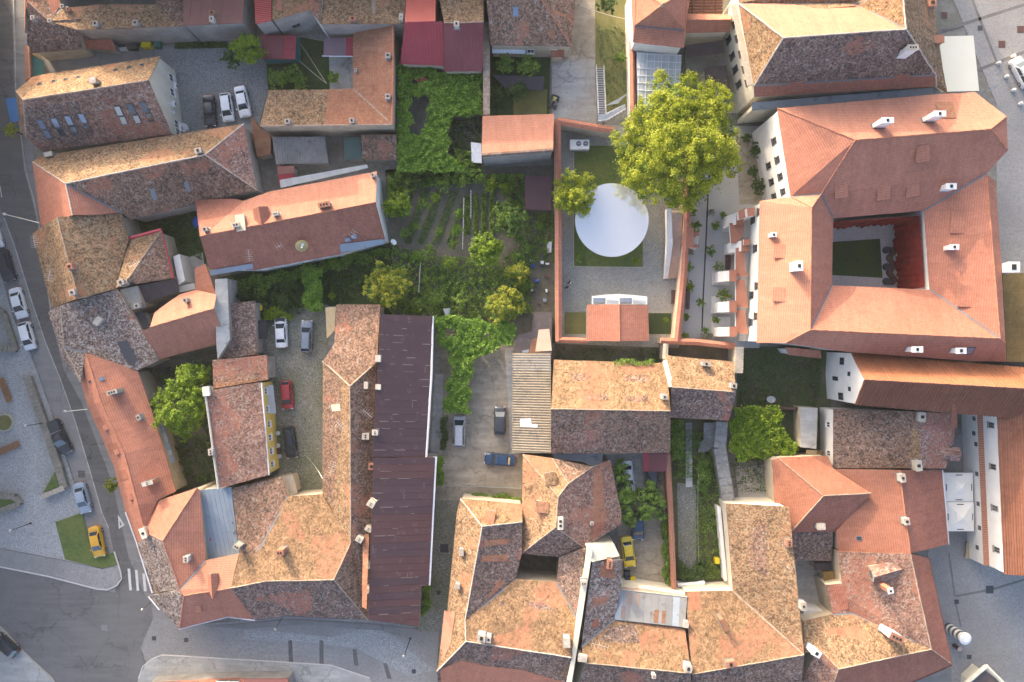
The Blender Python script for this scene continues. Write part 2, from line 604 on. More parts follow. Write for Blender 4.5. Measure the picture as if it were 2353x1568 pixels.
    def find(s, u, v):
        for f in s.faces:
            if inside(f['px'], (u, v)): return f
        return min(s.faces, key=lambda f: min((u-p[0])**2 + (v-p[1])**2 for p in f['px']))
    def spot(s, u, v, lift=0.0):
        """where the sight line through (u, v) meets the roof"""
        f = s.find(u, v)
        d = at(u, v, 0) - Vector((0, 0, H))
        o = Vector((0, 0, H))
        k = (f['c'] + f['n']*lift - o).dot(f['n']) / d.dot(f['n'])
        return o + d * k, f
    def chimney(s, u, v, w=0.6, d=0.6, h=1.3, mat='plaster_chimney', flues=1, cap=None, rot=None, rim=True):
        if mat in ('chimney_old', 'plaster_chimney', 'stone_pale', 'chimney_white'): w, d = w*.82, d*.82
        p, f = s.spot(u, v)
        e = f['e'] if rot is None else Vector((math.cos(math.radians(rot)), math.sin(math.radians(rot)), 0))
        y = Vector((0, 0, 1)).cross(e)
        mb = MB()
        z0, z1 = p.z - 0.9, p.z + h
        mb.box((p.x, p.y, (z0+z1)/2), (w, d, z1-z0), mat, e)
        if rim:
            mb.box((p.x, p.y, z1 + 0.05), (w + 0.14, d + 0.14, 0.12), cap or mat, e)
        zt = z1 + (0.112 if rim else 0.002)
        for i in range(flues):
            q = Vector((p.x, p.y, zt + 0.03)) + e * ((i - (flues-1)/2) * (w * 0.8 / max(1, flues)))
            r = min(w * 0.8 / max(1, flues), d) * 0.27
            mb.box(q, (r*2, min(d*0.6, r*2.4), 0.06), 'soot', e)
        mb.box((p.x, p.y, p.z + 0.02), (w + 0.3, d + 0.3, 0.06), 'flashing', e, f['n'])
        return s.sub(mb.build('chimney'))
    def skylight(s, u, v, w=0.75, h=1.2, frame='frame_dark', glass='glass_sky', lift=0.06):
        p, f = s.spot(u, v)
        mb = MB()
        e, t, n = f['e'], f['t'], f['n']
        mb.box(p + n*lift*0.5, (w, h, lift + 0.06), frame, e, n)
        o = s.sub(mb.build('skylight'))
        mb2 = MB()
        mb2.box(p + n*(lift + 0.022), (w*0.8, h*0.84, 0.03), glass, e, n)
        s.sub(mb2.build('pane'))
        return o
    def patch(s, pts, mat, lift=0.025, name='repair_or_light_patch'):
        f = s.find(sum(p[0] for p in pts)/len(pts), sum(p[1] for p in pts)/len(pts))
        o = Vector((0, 0, H)); P = []
        for (u, v) in pts:
            d = at(u, v, 0) - o
            P.append(o + d * ((f['c'] + f['n']*lift - o).dot(f['n']) / d.dot(f['n'])))
        if sum(P[i].x*P[(i+1) % len(P)].y - P[(i+1) % len(P)].x*P[i].y for i in range(len(P))) < 0: P = P[::-1]
        mb = MB()
        mb.poly(P, mat, [(p.dot(f['e']), p.dot(f['t'])) for p in P])
        for i in range(len(P)):
            j = (i+1) % len(P)
            mb.poly([P[i] - f['n']*0.04, P[j] - f['n']*0.04, P[j], P[i]], mat, [(0, 0)]*4)
        o = s.sub(mb.build(name))
        if s.amp and lift < .06: weather(o, s.amp, 1.0)
        return o
    def dormer(s, u, v, w=1.4, dep=1.8, h=0.9, mat='clay_new', cheek='wall_white', gable=False, front='frame_dark'):
        """u, v: middle of the front edge on the roof"""
        p, f = s.spot(u, v)
        e = f['e']; t = f['t']
        dn = Vector((-t.x, -t.y, 0)).normalized()      # downhill
        slope = -t.z / max(1e-3, math.hypot(t.x, t.y))
        g = abs(slope)
        mb = MB()
        A = p - e*w/2; B_ = p + e*w/2
        Z = Vector((0, 0, 1))
        if not gable:
            back = dep
            zb = g * back                               # roof height at the back
            zf = min(h, zb * 0.95)
            ta, tb = A + Z*zf, B_ + Z*zf
            ba, bb = A - dn*back + Z*(zb + 0.05), B_ - dn*back + Z*(zb + 0.05)
            o_ = 0.12
            mb.poly([ta - e*o_ + dn*o_, tb + e*o_ + dn*o_, bb + e*o_, ba - e*o_], mat, [(0, 0), (w, 0), (w, dep), (0, dep)])
            mb.poly([ta - e*o_ + dn*o_ - Z*.08, tb + e*o_ + dn*o_ - Z*.08, tb + e*o_ + dn*o_, ta - e*o_ + dn*o_], cheek)
            mb.poly([A, B_, tb, ta], front)
            mb.poly([B_, bb - Z*.3, bb, tb], cheek); mb.poly([A, ta, ba, ba - Z*.3], cheek)
        else:
            hr = h + w * 0.4
            back_e = min(dep, h / g); back_r = min(dep * 1.6, hr / g)
            ta, tb = A + Z*h, B_ + Z*h
            r0 = p + Z*hr
            r1 = p - dn*back_r + Z*(g*back_r + .03)
            ba, bb = A - dn*back_e + Z*(g*back_e + .02), B_ - dn*back_e + Z*(g*back_e + .02)
            o_ = 0.12
            mb.poly([ta - e*o_ + dn*o_ - Z*.05, r0 + dn*o_, r1, ba - e*o_], mat, [(0, 0), (w/2, 0), (w/2, dep), (0, dep)])
            mb.poly([tb + e*o_ + dn*o_ - Z*.05, bb + e*o_, r1, r0 + dn*o_], mat, [(0, 0), (w/2, 0), (w/2, dep), (0, dep)])
            mb.poly([A, B_, tb, r0, ta], cheek)
            mb.poly([B_, bb, tb], cheek); mb.poly([A, ta, ba], cheek)
            mb.box(p + Z*(h*0.55) + dn*0.02, (w*0.5, 0.05, h*0.7), front, e)
        return s.sub(mb.build('dormer'))
    def ribs(s, fi, spacing, r, mat, axis='slope', name='corrugation', kind='stuff', lift=0.0):
        f = s.faces[fi]
        e, t = (f['e'], f['t']) if axis == 'slope' else (f['t'], -f['e'])
        O = f['c']
        poly = [((s.W[k]-O).dot(e), (s.W[k]-O).dot(t)) for k in f['ks']]
        x0, x1 = min(p[0] for p in poly), max(p[0] for p in poly)
        mb = MB()
        n = f['n']
        x = x0 + spacing * 0.5
        while x < x1:
            for y0, y1 in line_clip(poly, x):
                a = O + e*x + t*y0 + n*lift; b = O + e*x + t*y1 + n*lift
                mb.poly([a - e*r, b - e*r, b - e*r*.5 + n*r*.9, a - e*r*.5 + n*r*.9][::-1], mat)
                mb.poly([a - e*r*.5 + n*r*.9, b - e*r*.5 + n*r*.9, b + e*r*.5 + n*r*.9, a + e*r*.5 + n*r*.9][::-1], mat)
                mb.poly([a + e*r*.5 + n*r*.9, b + e*r*.5 + n*r*.9, b + e*r, a + e*r][::-1], mat)
                mb.poly([a - e*r, a - e*r*.5 + n*r*.9, a + e*r*.5 + n*r*.9, a + e*r], mat)
                mb.poly([b - e*r, b + e*r, b + e*r*.5 + n*r*.9, b - e*r*.5 + n*r*.9], mat)
            x += spacing
        o = s.sub(mb.build(name))
        if kind: o['kind'] = kind
        return o
    def panels(s, fi, spacing, mats, axis='slope', name='roof_panel', gap=0.03, lift=(0.03, 0.05), th=0.05):
        """sheets laid side by side, each an object"""
        f = s.faces[fi]
        e, t = (f['e'], f['t']) if axis == 'slope' else (f['t'], -f['e'])
        O = f['c']; n = f['n']
        poly = [((s.W[k]-O).dot(e), (s.W[k]-O).dot(t)) for k in f['ks']]
        x0, x1 = min(p[0] for p in poly), max(p[0] for p in poly)
        x = x0; i = 0
        cnt = max(1, round((x1 - x0) / spacing)); sp = (x1 - x0) / cnt
        for i in range(cnt):
            q = clip_half(poly, (1, 0), x0 + (i+1)*sp - gap/2)
            q = clip_half(q, (-1, 0), -(x0 + i*sp + gap/2))
            if len(q) < 3: continue
            l = random.uniform(*lift)
            P = [O + e*a + t*b + n*l for a, b in q]
            m = random.choice(mats)
            mb = MB()
            if (P[1]-P[0]).cross(P[2]-P[0]).dot(n) < 0: P = P[::-1]
            mb.poly(P, m, [(p.dot(f['e']), p.dot(f['t'])) for p in P])
            for k in range(len(P)):
                k2 = (k+1) % len(P)
                mb.poly([P[k] - n*th, P[k2] - n*th, P[k2], P[k]], m, [(0, 0)]*4)
            s.sub(mb.build(name))
    def worn_seams(s, fi, spacing, mat, dens=.5):
        f = s.faces[fi]; e, t, n, O = f['e'], f['t'], f['n'], f['c']
        poly = [((s.W[k]-O).dot(e), (s.W[k]-O).dot(t)) for k in f['ks']]
        x0, x1 = min(p[0] for p in poly), max(p[0] for p in poly)
        cnt = max(1, round((x1 - x0) / spacing)); sp = (x1 - x0) / cnt
        mb = MB()
        for i in range(1, cnt):
            x = x0 + i*sp
            for y0, y1 in line_clip(poly, x):
                y = y0
                while y < y1 - .4:
                    l = min(random.uniform(.3, 1.8), y1 - y)
                    if random.random() < dens:
                        mb.box(O + e*(x + random.uniform(-.02, .02)) + t*(y + l/2) + n*.055, (random.uniform(.05, .12), l, .035), mat, e, n)
                    if random.random() < dens*.12:
                        mb.box(O + e*(x + .35) + t*(y + l/2) + n*.054, (.7, .06, .02), mat, e, n)
                    y += l + random.uniform(.2, 1.2)
        o = s.sub(mb.build('worn_seams')); o['kind'] = 'stuff'
    def windows(s, k1, k2, lst, frame='frame_white', pane='glass_dark', sill=True):
        """windows in the wall between two roof corners: (place along 0..1, height of centre, width, height)"""
        A, B_ = s.inner[k1], s.inner[k2]
        d = Vector((B_.x - A.x, B_.y - A.y, 0)); L = d.length; d.normalize()
        n = Vector((d.y, -d.x, 0))
        mid = (A + B_) / 2
        # outward is away from the roof face
        for a, b, fi in s.bound:
            if {a, b} == {k1, k2}:
                c = s.faces[fi]['c']
                if n.dot(Vector((c.x - mid.x, c.y - mid.y, 0))) > 0: n = -n
        for it in lst:
            fr, z, w_, h_ = it[:4]
            p = Vector((A.x + (B_.x - A.x)*fr, A.y + (B_.y - A.y)*fr, z))
            mb = MB()
            for sx in (-1, 1):
                mb.box(p + d*sx*(w_/2 - .04) + n*.02, (.08, .08, h_), frame, d)
                mb.box(p + Vector((0, 0, sx*(h_/2 - .04))) + n*.021, (w_ - .16, .08, .08), frame, d)
            mb.box(p + n*.022, (.06, .06, h_ - .16), frame, d)
            if sill:
                mb.box(p + Vector((0, 0, -h_/2 - .05)) + n*.09, (w_ + .16, .22, .06), frame, d)
            o = mb.build('window', s.root); o.matrix_parent_inverse = Matrix.Translation(-s.org)
            mp = MB()
            mp.box(p + n*.004, (w_ - .14, .03, h_ - .14), pane, d)
            q = mp.build('pane', o)
    def box_on_wall(s, k1, k2, fr, z, size, mat, name='air_conditioner'):
        A, B_ = s.inner[k1], s.inner[k2]
        d = Vector((B_.x - A.x, B_.y - A.y, 0)); d.normalize()
        n = Vector((d.y, -d.x, 0)); mid = (A + B_) / 2
        for a, b, fi in s.bound:
            if {a, b} == {k1, k2}:
                c = s.faces[fi]['c']
                if n.dot(Vector((c.x - mid.x, c.y - mid.y, 0))) > 0: n = -n
        p = Vector((A.x + (B_.x - A.x)*fr, A.y + (B_.y - A.y)*fr, z)) + n*(size[1]/2 + .02)
        mb = MB(); mb.box(p, size, mat, d)
        if name == 'air_conditioner':
            mb.cyl(p + n*size[1]/2, p + n*(size[1]/2 + .02), size[2]*.38, size[2]*.38, 'frame_dark', 12)
        return s.sub(mb.build(name), 'root')
    def gutter(s, pts, mat='white_metal', r=0.09, name='gutter'):
        P = [at(*p) for p in pts]
        mb = MB()
        for a, b in zip(P[:-1], P[1:]):
            mb.cyl(a, b, r, r, mat, 6)
        return s.sub(mb.build(name))
    def antenna(s, u, v, h=2.2, rot=20.0, n=6, L=1.5):
        p, f = s.spot(u, v)
        mb = MB()
        top = p + Vector((0, 0, h))
        mb.cyl(p - Vector((0, 0, .3)), top, .025, .02, 'metal_pale', 5)
        a = Vector((math.cos(math.radians(rot)), math.sin(math.radians(rot)), 0)); b = Vector((-a.y, a.x, 0))
        q = top - Vector((0, 0, .15))
        mb.cyl(q - a*L/2, q + a*L/2, .022, .022, 'metal_pale', 5)
        for i in range(n):
            c = q + a * (L * (i/(n-1) - .5)); w_ = .55 - .03*i
            mb.cyl(c - b*w_, c + b*w_, .016, .016, 'metal_pale', 4)
        return s.sub(mb.build('aerial'))
# ================================================================== materials of the place
tile_mat('clay_new', [(.33,.14,.095), (.40,.172,.116), (.46,.205,.14)], speck=0.6, dark_amt=0.18, cell=(.2,.3))
tile_mat('clay_sunlit', [(.37,.17,.115), (.43,.20,.138), (.48,.23,.16)], speck=0.5, dark_amt=0.12, cell=(.2,.3))  # paler copy of clay_new for sun-facing slopes, sunlight put into the colour
tile_mat('clay_mid', [(.24,.105,.065), (.33,.155,.095), (.40,.20,.125)], speck=0.6, dark_amt=0.3, cell=(.19,.27), lich=(.36,.27,.19), lich_amt=.2)
tile_mat('clay_red', [(.23,.095,.065), (.30,.125,.088), (.36,.155,.112)], speck=0.6, dark_amt=0.3, cell=(.19,.27), lich=(.30,.2,.16), lich_amt=.15)
tile_mat('clay_dull', [(.27,.11,.07), (.33,.14,.09), (.38,.17,.115)], speck=0.4, dark_amt=0.3, cell=(.2,.3))
tile_mat('old_tan', [(0.077,0.054,0.036), (0.180,0.113,0.068), (0.288,0.180,0.104), (0.396,0.261,0.153)], patch=(0.360,0.171,0.099), patch_amt=.25, lich=(0.324,0.306,0.216), lich_amt=.35, speck=1.0)
tile_mat('old_brown', [(.06,.045,.04), (.145,.095,.07), (.245,.145,.10), (.33,.21,.155)], patch=(.34,.14,.09), patch_amt=.25, lich=(.37,.34,.29), lich_amt=.3, speck=1.0)
tile_mat('old_red', [(.10,.06,.05), (.19,.11,.085), (.285,.155,.115), (.38,.25,.19)], patch=(.33,.14,.095), patch_amt=.45, lich=(.36,.32,.28), lich_amt=.4, speck=1.0)
tile_mat('old_grey', [(.065,.052,.05), (.15,.11,.095), (.235,.17,.145), (.36,.30,.27)], patch=(.33,.15,.10), patch_amt=.12, lich=(.44,.43,.40), lich_amt=.55, speck=1.0)
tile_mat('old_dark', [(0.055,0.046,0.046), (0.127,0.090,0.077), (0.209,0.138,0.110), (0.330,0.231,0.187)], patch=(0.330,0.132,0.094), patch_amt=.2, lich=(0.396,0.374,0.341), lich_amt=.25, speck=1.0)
tile_mat('old_pink', [(.10,.06,.055), (.22,.13,.105), (.33,.2,.16), (.45,.31,.25)], patch=(.38,.16,.11), patch_amt=.5, lich=(.44,.38,.33), lich_amt=.4, speck=1.0)
tile_mat('old_sunlit', [(0.090,0.061,0.036), (0.216,0.135,0.077), (0.324,0.203,0.117), (0.405,0.270,0.167)], patch=(0.360,0.171,0.108), patch_amt=.4, lich=(0.117,0.086,0.050), lich_amt=.5, speck=1.0)  # old tiles for sunny slopes, the sunlight is part of the colour
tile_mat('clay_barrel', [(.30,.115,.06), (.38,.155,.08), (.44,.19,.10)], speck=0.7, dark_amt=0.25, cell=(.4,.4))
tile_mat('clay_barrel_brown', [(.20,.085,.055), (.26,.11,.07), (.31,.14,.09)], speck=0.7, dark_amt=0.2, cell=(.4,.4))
tile_mat('moss_flat', [(.12,.09,.035), (.19,.13,.05), (.25,.17,.07)], speck=0.5, dark_amt=0.3)
noisy_mat('cap_mortar', (.22,.16,.12), (.42,.34,.27), 2.0)
noisy_mat('cap_clay', (.33,.13,.08), (.47,.22,.14), 3.0)
noisy_mat('cap_white', (.32,.28,.24), (.58,.53,.48), 2.0)
metal_mat('flashing', (.11,.12,.135), (.19,.205,.22), rough=.55)
metal_mat('metal_purple', (.062,.032,.036), (.080,.042,.045), rust=(.15,.10,.08), rust_amt=.14, rough=.65)
metal_mat('metal_purple_red', (.080,.036,.034), (.098,.044,.041), rust=(.15,.09,.075), rust_amt=.12, rough=.65)
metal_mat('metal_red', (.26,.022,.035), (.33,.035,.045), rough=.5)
metal_mat('metal_red_lit', (.50,.11,.085), (.55,.14,.10), rough=.55)  # brighter metal_red, the sun on the north slope put into its colour
metal_mat('metal_darkred', (.15,.030,.036), (.19,.042,.046), rough=.5)
metal_mat('metal_maroon', (.19,.085,.07), (.24,.11,.09), rough=.7)
metal_mat('metal_mauve', (.16,.10,.12), (.20,.13,.145), rough=.55)
metal_mat('metal_blue', (0.192,0.240,0.296), (0.272,0.320,0.368), rough=.5, rust=(0.176,0.128,0.104), rust_amt=.02)
metal_mat('metal_grey', (0.149,0.161,0.174), (0.223,0.229,0.236), rough=.5, rust=(0.124,0.081,0.056), rust_amt=.08)
metal_mat('metal_zinc', (0.124,0.149,0.174), (0.186,0.211,0.236), rough=.5, rust=(0.062,0.062,0.062), rust_amt=.25)
metal_mat('rusty_sheet', (.17,.075,.04), (.24,.13,.075), rust=(.10,.05,.03), rust_amt=.4, rough=.85)
metal_mat('asbestos', (.17,.17,.165), (.28,.28,.27), rust=(.11,.11,.10), rust_amt=.4, rough=.9)
metal_mat('asbestos_tan', (0.195,0.169,0.131), (0.315,0.270,0.203), rust=(0.128,0.120,0.109), rust_amt=.55, rough=.9, scale=.25)
metal_mat('green_sheet', (.045,.085,.075), (.06,.11,.095), rough=.6)
metal_mat('dark_slate', (.045,.045,.055), (.065,.065,.075), rough=.7)
metal_mat('felt_dark', (.06,.05,.052), (.095,.08,.08), rust=(.14,.12,.11), rust_amt=.2, rough=.9)
metal_mat('felt_maroon', (.085,.042,.046), (.11,.055,.058), rough=.85)
metal_mat('polycarb', (.33,.36,.38), (.46,.49,.51), rough=.25)
metal_mat('canvas_cream', (.80,.74,.58), (.85,.80,.65), rough=.9, scale=.3)
metal_mat('canvas_white', (.80,.77,.70), (.85,.83,.77), rough=.9, scale=.8)
metal_mat('canvas_blue', (.025,.12,.30), (.04,.16,.36), rough=.8)
noisy_mat('plaster_grey', (.27,.25,.23), (.38,.36,.33), .8, c3=(.19,.18,.17), s3=.5, amt3=.5)
noisy_mat('plaster_beige', (.40,.34,.26), (.52,.46,.36), .8, c3=(.30,.26,.2), s3=.5, amt3=.4)
noisy_mat('plaster_cream', (.58,.54,.43), (.66,.62,.52), .7, c3=(.50,.45,.35), s3=.5, amt3=.3)
noisy_mat('plaster_yellow', (.58,.44,.09), (.66,.52,.14), .8, c3=(.5,.42,.2), s3=.6, amt3=.3)
noisy_mat('wall_white', (.66,.65,.62), (.76,.75,.72), .8, c3=(.58,.57,.54), s3=.5, amt3=.25)
noisy_mat('plaster_chimney', (0.288,0.248,0.208), (0.416,0.368,0.320), 2.5)
noisy_mat('chimney_white', (.70,.69,.67), (.78,.77,.75), 2.5, c3=(.6,.58,.55), s3=1.2, amt3=.3)
noisy_mat('brick', (.27,.12,.08), (.40,.20,.13), 5.0)
noisy_mat('stone', (.20,.18,.155), (.34,.31,.27), 3.0, c3=(.14,.15,.10), s3=.8, amt3=.5, bump=.04)
noisy_mat('stone_pale', (.36,.32,.26), (.50,.45,.38), 3.0, bump=.03)
noisy_mat('stone_grey', (.19,.19,.185), (.33,.33,.32), 2.5, c3=(.14,.14,.13), s3=.7, amt3=.5, bump=.04)
noisy_mat('concrete', (.34,.33,.31), (.44,.43,.40), 1.5, c3=(.28,.27,.25), s3=.4, amt3=.4)
noisy_mat('concrete_pale', (.52,.50,.47), (.62,.60,.57), 1.5)
noisy_mat('render_pink', (.52,.37,.28), (.62,.46,.36), 1.5)
plain('soot', (.02,.018,.016), .95)
plain('frame_dark', (.075,.075,.085), .5)
plain('frame_white', (.70,.70,.69), .5)
plain('white_metal', (.66,.68,.72), .4)
plain('metal_pale', (.58,.56,.52), .4, .5)
plain('metal_steel', (.42,.44,.45), .4, .7)
plain('metal_black', (.03,.03,.032), .5)
plain('wood', (.26,.13,.065), .75)
plain('wood_dark', (.095,.045,.038), .7)
plain('wood_pale', (.42,.33,.20), .8)
plain('bark', (.11,.085,.06), .95)
plain('rubber', (.022,.022,.022), .85)
plain('paint_road', (.62,.62,.58), .8)
plain('cloth_white', (.68,.68,.67), .9)
plain('yellow_plastic', (.62,.48,.02), .5)
plain('blue_plastic', (.03,.10,.36), .5)
plain('green_plastic', (.03,.13,.10), .6)
plain('teal_glass', (.035,.13,.13), .3)
plain('dark_plastic', (.045,.05,.055), .6)
plain('red_gutter', (.38,.025,.05), .5)
plain('flower_red', (.35,.04,.05), .8)
plain('bronze', (.42,.33,.14), .35, .6)
plain('skin', (.45,.28,.2), .6)
plain('rim', (.45,.46,.48), .3, .8)
plain('lamp_red', (.35,.02,.02), .3)
plain('lamp_clear', (.75,.76,.78), .15)
plain('black_foil', (.03,.028,.032), .6)
for nm, c in (('car_white', (.74,.75,.76)), ('car_black', (.022,.024,.028)), ('car_silver', (.42,.45,.48)), ('car_red', (.38,.03,.035)),
              ('car_yellow', (.68,.36,.015)), ('car_blue', (.018,.045,.11)), ('car_dark', (.035,.04,.05)), ('car_greyblue', (.30,.36,.44)),
              ('car_grey', (.20,.24,.29)), ('car_lemon', (.70,.50,.02)), ('quad_yellow', (.60,.50,.10))):
    plain(nm, c, .3, .0, .5, .9)
# glass
def glass_mat(name, c, rough=.05, spec=.8):
    m, t, bs = nt_new(name)
    pos = worldpos(t)
    f = noise(t, pos, .8, 2)
    col = mixc(t, f, tuple(x*.7 for x in c), tuple(min(1, x*1.3) for x in c))
    t.links.new(col, bs.inputs['Base Color'])
    bs.inputs['Roughness'].default_value = rough
    bs.inputs['Specular IOR Level'].default_value = spec
    MATS[name] = m
glass_mat('glass_dark', (.035,.042,.05))
glass_mat('glass_sky', (.16,.20,.27), .04, 1.0)
glass_mat('glass_blind', (.42,.42,.38), .3, .5)
glass_mat('glass_car', (.03,.045,.06), .03, 1.0)
glass_mat('glass_pale', (.58,.58,.56), .12, .8)
m, t, bs = nt_new('mirror')
bs.inputs['Base Color'].default_value = (.86, .86, .86, 1)
bs.inputs['Metallic'].default_value = .6
bs.inputs['Roughness'].default_value = .04
bm_ = nd(t, 'ShaderNodeBump', Strength=.08, Distance=.05)
t.links.new(noise(t, worldpos(t), .35, 2), bm_.inputs['Height'])
t.links.new(bm_.outputs[0], bs.inputs['Normal'])
MATS['mirror'] = m
# red hangings
m, t, bs = nt_new('curtain_red')
pos = worldpos(t)
col = mixc(t, stretch(t, noise(t, pos, .9, 3), .3, .7), (.125,.010,.008), (.24,.022,.013))
t.links.new(col, bs.inputs['Base Color']); bs.inputs['Roughness'].default_value = .85
MATS['curtain_red'] = m
# ground
noisy_mat('asphalt', (0.124,0.121,0.116), (0.165,0.160,0.154), .35, rough=.92, c3=(0.189,0.184,0.177), s3=.10, amt3=.7, bump=.01, bscale=20)
noisy_mat('asphalt_dark', (0.105,0.102,0.098), (0.138,0.134,0.129), .35, rough=.92, c3=(0.157,0.153,0.147), s3=.10, amt3=.6, bump=.01, bscale=20)
noisy_mat('asphalt_pale', (0.184,0.178,0.171), (0.235,0.229,0.221), .5, rough=.92, c3=(0.262,0.254,0.245), s3=.15, amt3=.6)
noisy_mat('gravel', (0.280,0.280,0.273), (0.405,0.399,0.379), 2.5, c3=(0.323,0.280,0.224), s3=.2, amt3=.7, bump=.03, bscale=12)
noisy_mat('gravel_court', (0.348,0.355,0.355), (0.469,0.469,0.454), 6.0, c3=(0.454,0.409,0.355), s3=.09, amt3=.8, bump=.03, bscale=14)
noisy_mat('dirt', (0.258,0.220,0.174), (0.409,0.355,0.280), 1.2, c3=(0.197,0.181,0.143), s3=.2, amt3=.6, bump=.04, bscale=6)
noisy_mat('soil', (0.125,0.110,0.087), (0.209,0.185,0.150), 1.5, c3=(0.092,0.101,0.058), s3=.3, amt3=.6, bump=.06, bscale=5)
noisy_mat('soil_grey', (0.183,0.174,0.155), (0.291,0.273,0.246), 1.5, c3=(0.137,0.137,0.101), s3=.4, amt3=.5, bump=.05, bscale=5)
noisy_mat('grass', (0.071,0.111,0.033), (0.121,0.173,0.045), 2.0, c3=(0.173,0.173,0.057), s3=.25, amt3=.6, bump=.06, bscale=9)
noisy_mat('grass_dry', (0.147,0.147,0.054), (0.234,0.206,0.087), 2.0, c3=(0.098,0.117,0.039), s3=.25, amt3=.6, bump=.06, bscale=9)
noisy_mat('grass_dark', (0.035,0.065,0.021), (0.069,0.108,0.035), 2.0, c3=(0.044,0.053,0.026), s3=.25, amt3=.6, bump=.06, bscale=9)
cobble_mat('cobble', (0.218,0.226,0.233), (0.393,0.401,0.401), (0.146,0.146,0.139), .16)
cobble_mat('cobble_green', (0.233,0.226,0.204), (0.422,0.401,0.357), (0.146,0.146,0.110), .17, c3=(0.124,0.139,0.058), s3=.18, amt3=.75)
cobble_mat('cobble_blue', (0.277,0.269,0.260), (0.363,0.353,0.340), (0.199,0.194,0.187), .12, c3=(0.407,0.394,0.381), s3=.07, amt3=.6)
cobble_mat('cobble_pale', (0.336,0.343,0.349), (0.560,0.560,0.560), (0.265,0.265,0.252), .2, c3=(0.252,0.265,0.265), s3=.1, amt3=.5)
cobble_mat('court_paving', (0.270,0.277,0.270), (0.432,0.432,0.405), (0.203,0.209,0.189), .16, c3=(0.405,0.365,0.304), s3=.07, amt3=.7)
cobble_mat('cloister_paving', (0.405,0.392,0.405), (0.567,0.540,0.540), (0.338,0.324,0.324), .18, c3=(0.486,0.419,0.392), s3=.2, amt3=.5)
# leaves
leaf_mat('leaf_ash', [(0.103,0.144,0.018), (0.253,0.305,0.030), (0.402,0.448,0.046), (0.552,0.552,0.081)], .45)
leaf_mat('leaf_yellow', [(0.108,0.149,0.022), (0.257,0.297,0.041), (0.419,0.432,0.061), (0.594,0.553,0.095)], .45)
leaf_mat('leaf_lime', [(0.074,0.135,0.016), (0.162,0.257,0.024), (0.270,0.385,0.035), (0.405,0.486,0.068)], .42)
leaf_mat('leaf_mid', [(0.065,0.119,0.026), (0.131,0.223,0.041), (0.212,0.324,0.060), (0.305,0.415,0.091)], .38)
leaf_mat('leaf_vine', [(0.070,0.140,0.026), (0.149,0.271,0.040), (0.228,0.377,0.060), (0.334,0.473,0.089)], .38)
leaf_mat('leaf_dark', [(0.031,0.056,0.022), (0.060,0.105,0.032), (0.095,0.160,0.043), (0.150,0.212,0.063)], .3)
leaf_mat('leaf_grey', [(.10,.11,.07), (.20,.21,.15), (.32,.33,.26), (.5,.5,.45)], .3)
leaf_mat('leaf_veg', [(0.056,0.102,0.037), (0.119,0.186,0.064), (0.186,0.264,0.092), (0.264,0.317,0.131)], .3)

plain('worn', (.21,.165,.15), .8)

noisy_mat('chimney_old', (.40,.35,.29), (.58,.53,.46), 2.5, c3=(.25,.22,.19), s3=1.5, amt3=.6)

noisy_mat('yard_green', (0.083,0.093,0.048), (0.143,0.135,0.083), 1.3, c3=(0.075,0.112,0.038), s3=.35, amt3=.7, bump=.06, bscale=6)
noisy_mat('grass_worn', (.06,.075,.025), (.11,.11,.05), 1.6, c3=(.15,.13,.085), s3=.3, amt3=.7, bump=.06, bscale=8)
# ================================================================== ground, roads, yards
def gp(name, mat, pts, z, thick=0.25, kind='structure', side=None):
    mb = MB()
    mb.prism([at(u, v, z) for u, v in pts], thick, mat, side)
    o = mb.build(name)
    o['kind'] = kind
    return o
mb = MB()
mb.poly([(-700, -700, -.06), (700, -700, -.06), (700, 700, -.06), (-700, 700, -.06)], 'soil_grey')
tag(mb.build('ground'), kind='structure')

# streets on the left and along the bottom
gp('pavement', 'asphalt_pale', [(-260,-220),(64,-220),(64,210),(80,372),(98,520),(122,712),(190,880),(265,1072),(300,1200),(352,1370),(420,1450),(330,1500),(0,1330),(-260,1330)], .004)
gp('road', 'asphalt_dark', [(-90,-200),(24,-200),(27,0),(33,200),(55,390),(76,470),(92,545),(115,722),(147,852),(187,925),(258,1110),(296,1282),(344,1392),(330,1420),(262,1420),(268,1300),(250,1213),(235,1177),(212,1097),(175,972),(140,872),(105,785),(70,680),(33,560),(10,500),(-40,400)], .010)
gp('crossing_road', 'asphalt', [(-260,1318),(0,1304),(110,1325),(225,1354),(262,1362),(292,1340),(345,1380),(352,1420),(322,1490),(338,1540),(320,1700),(-260,1700)], .014)
gp('pavement', 'concrete', [(-260,1500),(0,1440),(55,1500),(120,1560),(160,1700),(-260,1700)], .11, side='stone_grey')
gp('pavement', 'cobble_blue', [(0,1261),(150,1289),(235,1308),(270,1299),(279,1322),(268,1344),(240,1355),(225,1353),(110,1323),(0,1302),(-200,1302),(-200,1240)], .12, side='stone_grey')
gp('square', 'cobble_pale', [(-260,420),(-30,440),(5,640),(30,730),(70,812),(120,950),(172,1112),(190,1178),(127,1200),(150,1288),(0,1260),(-260,1230)], .10, side='stone_grey')
gp('parking_strip', 'asphalt_pale', [(-60,400),(8,500),(32,562),(69,681),(104,786),(139,873),(174,973),(211,1098),(234,1178),(206,1186),(190,1178),(172,1110),(120,948),(70,810),(30,728),(6,640),(-28,440)], .016)
gp('street', 'cobble_blue', [(352,1418),(420,1440),(650,1415),(850,1425),(968,1442),(1010,1430),(1004,1545),(1110,1600),(1100,1700),(320,1700),(345,1545),(325,1490)], .008)
gp('street', 'cobble_pale', [(560,1448),(640,1452),(760,1465),(850,1440),(905,1462),(945,1500),(1000,1540),(940,1555),(820,1490),(700,1476),(560,1470)], .013)
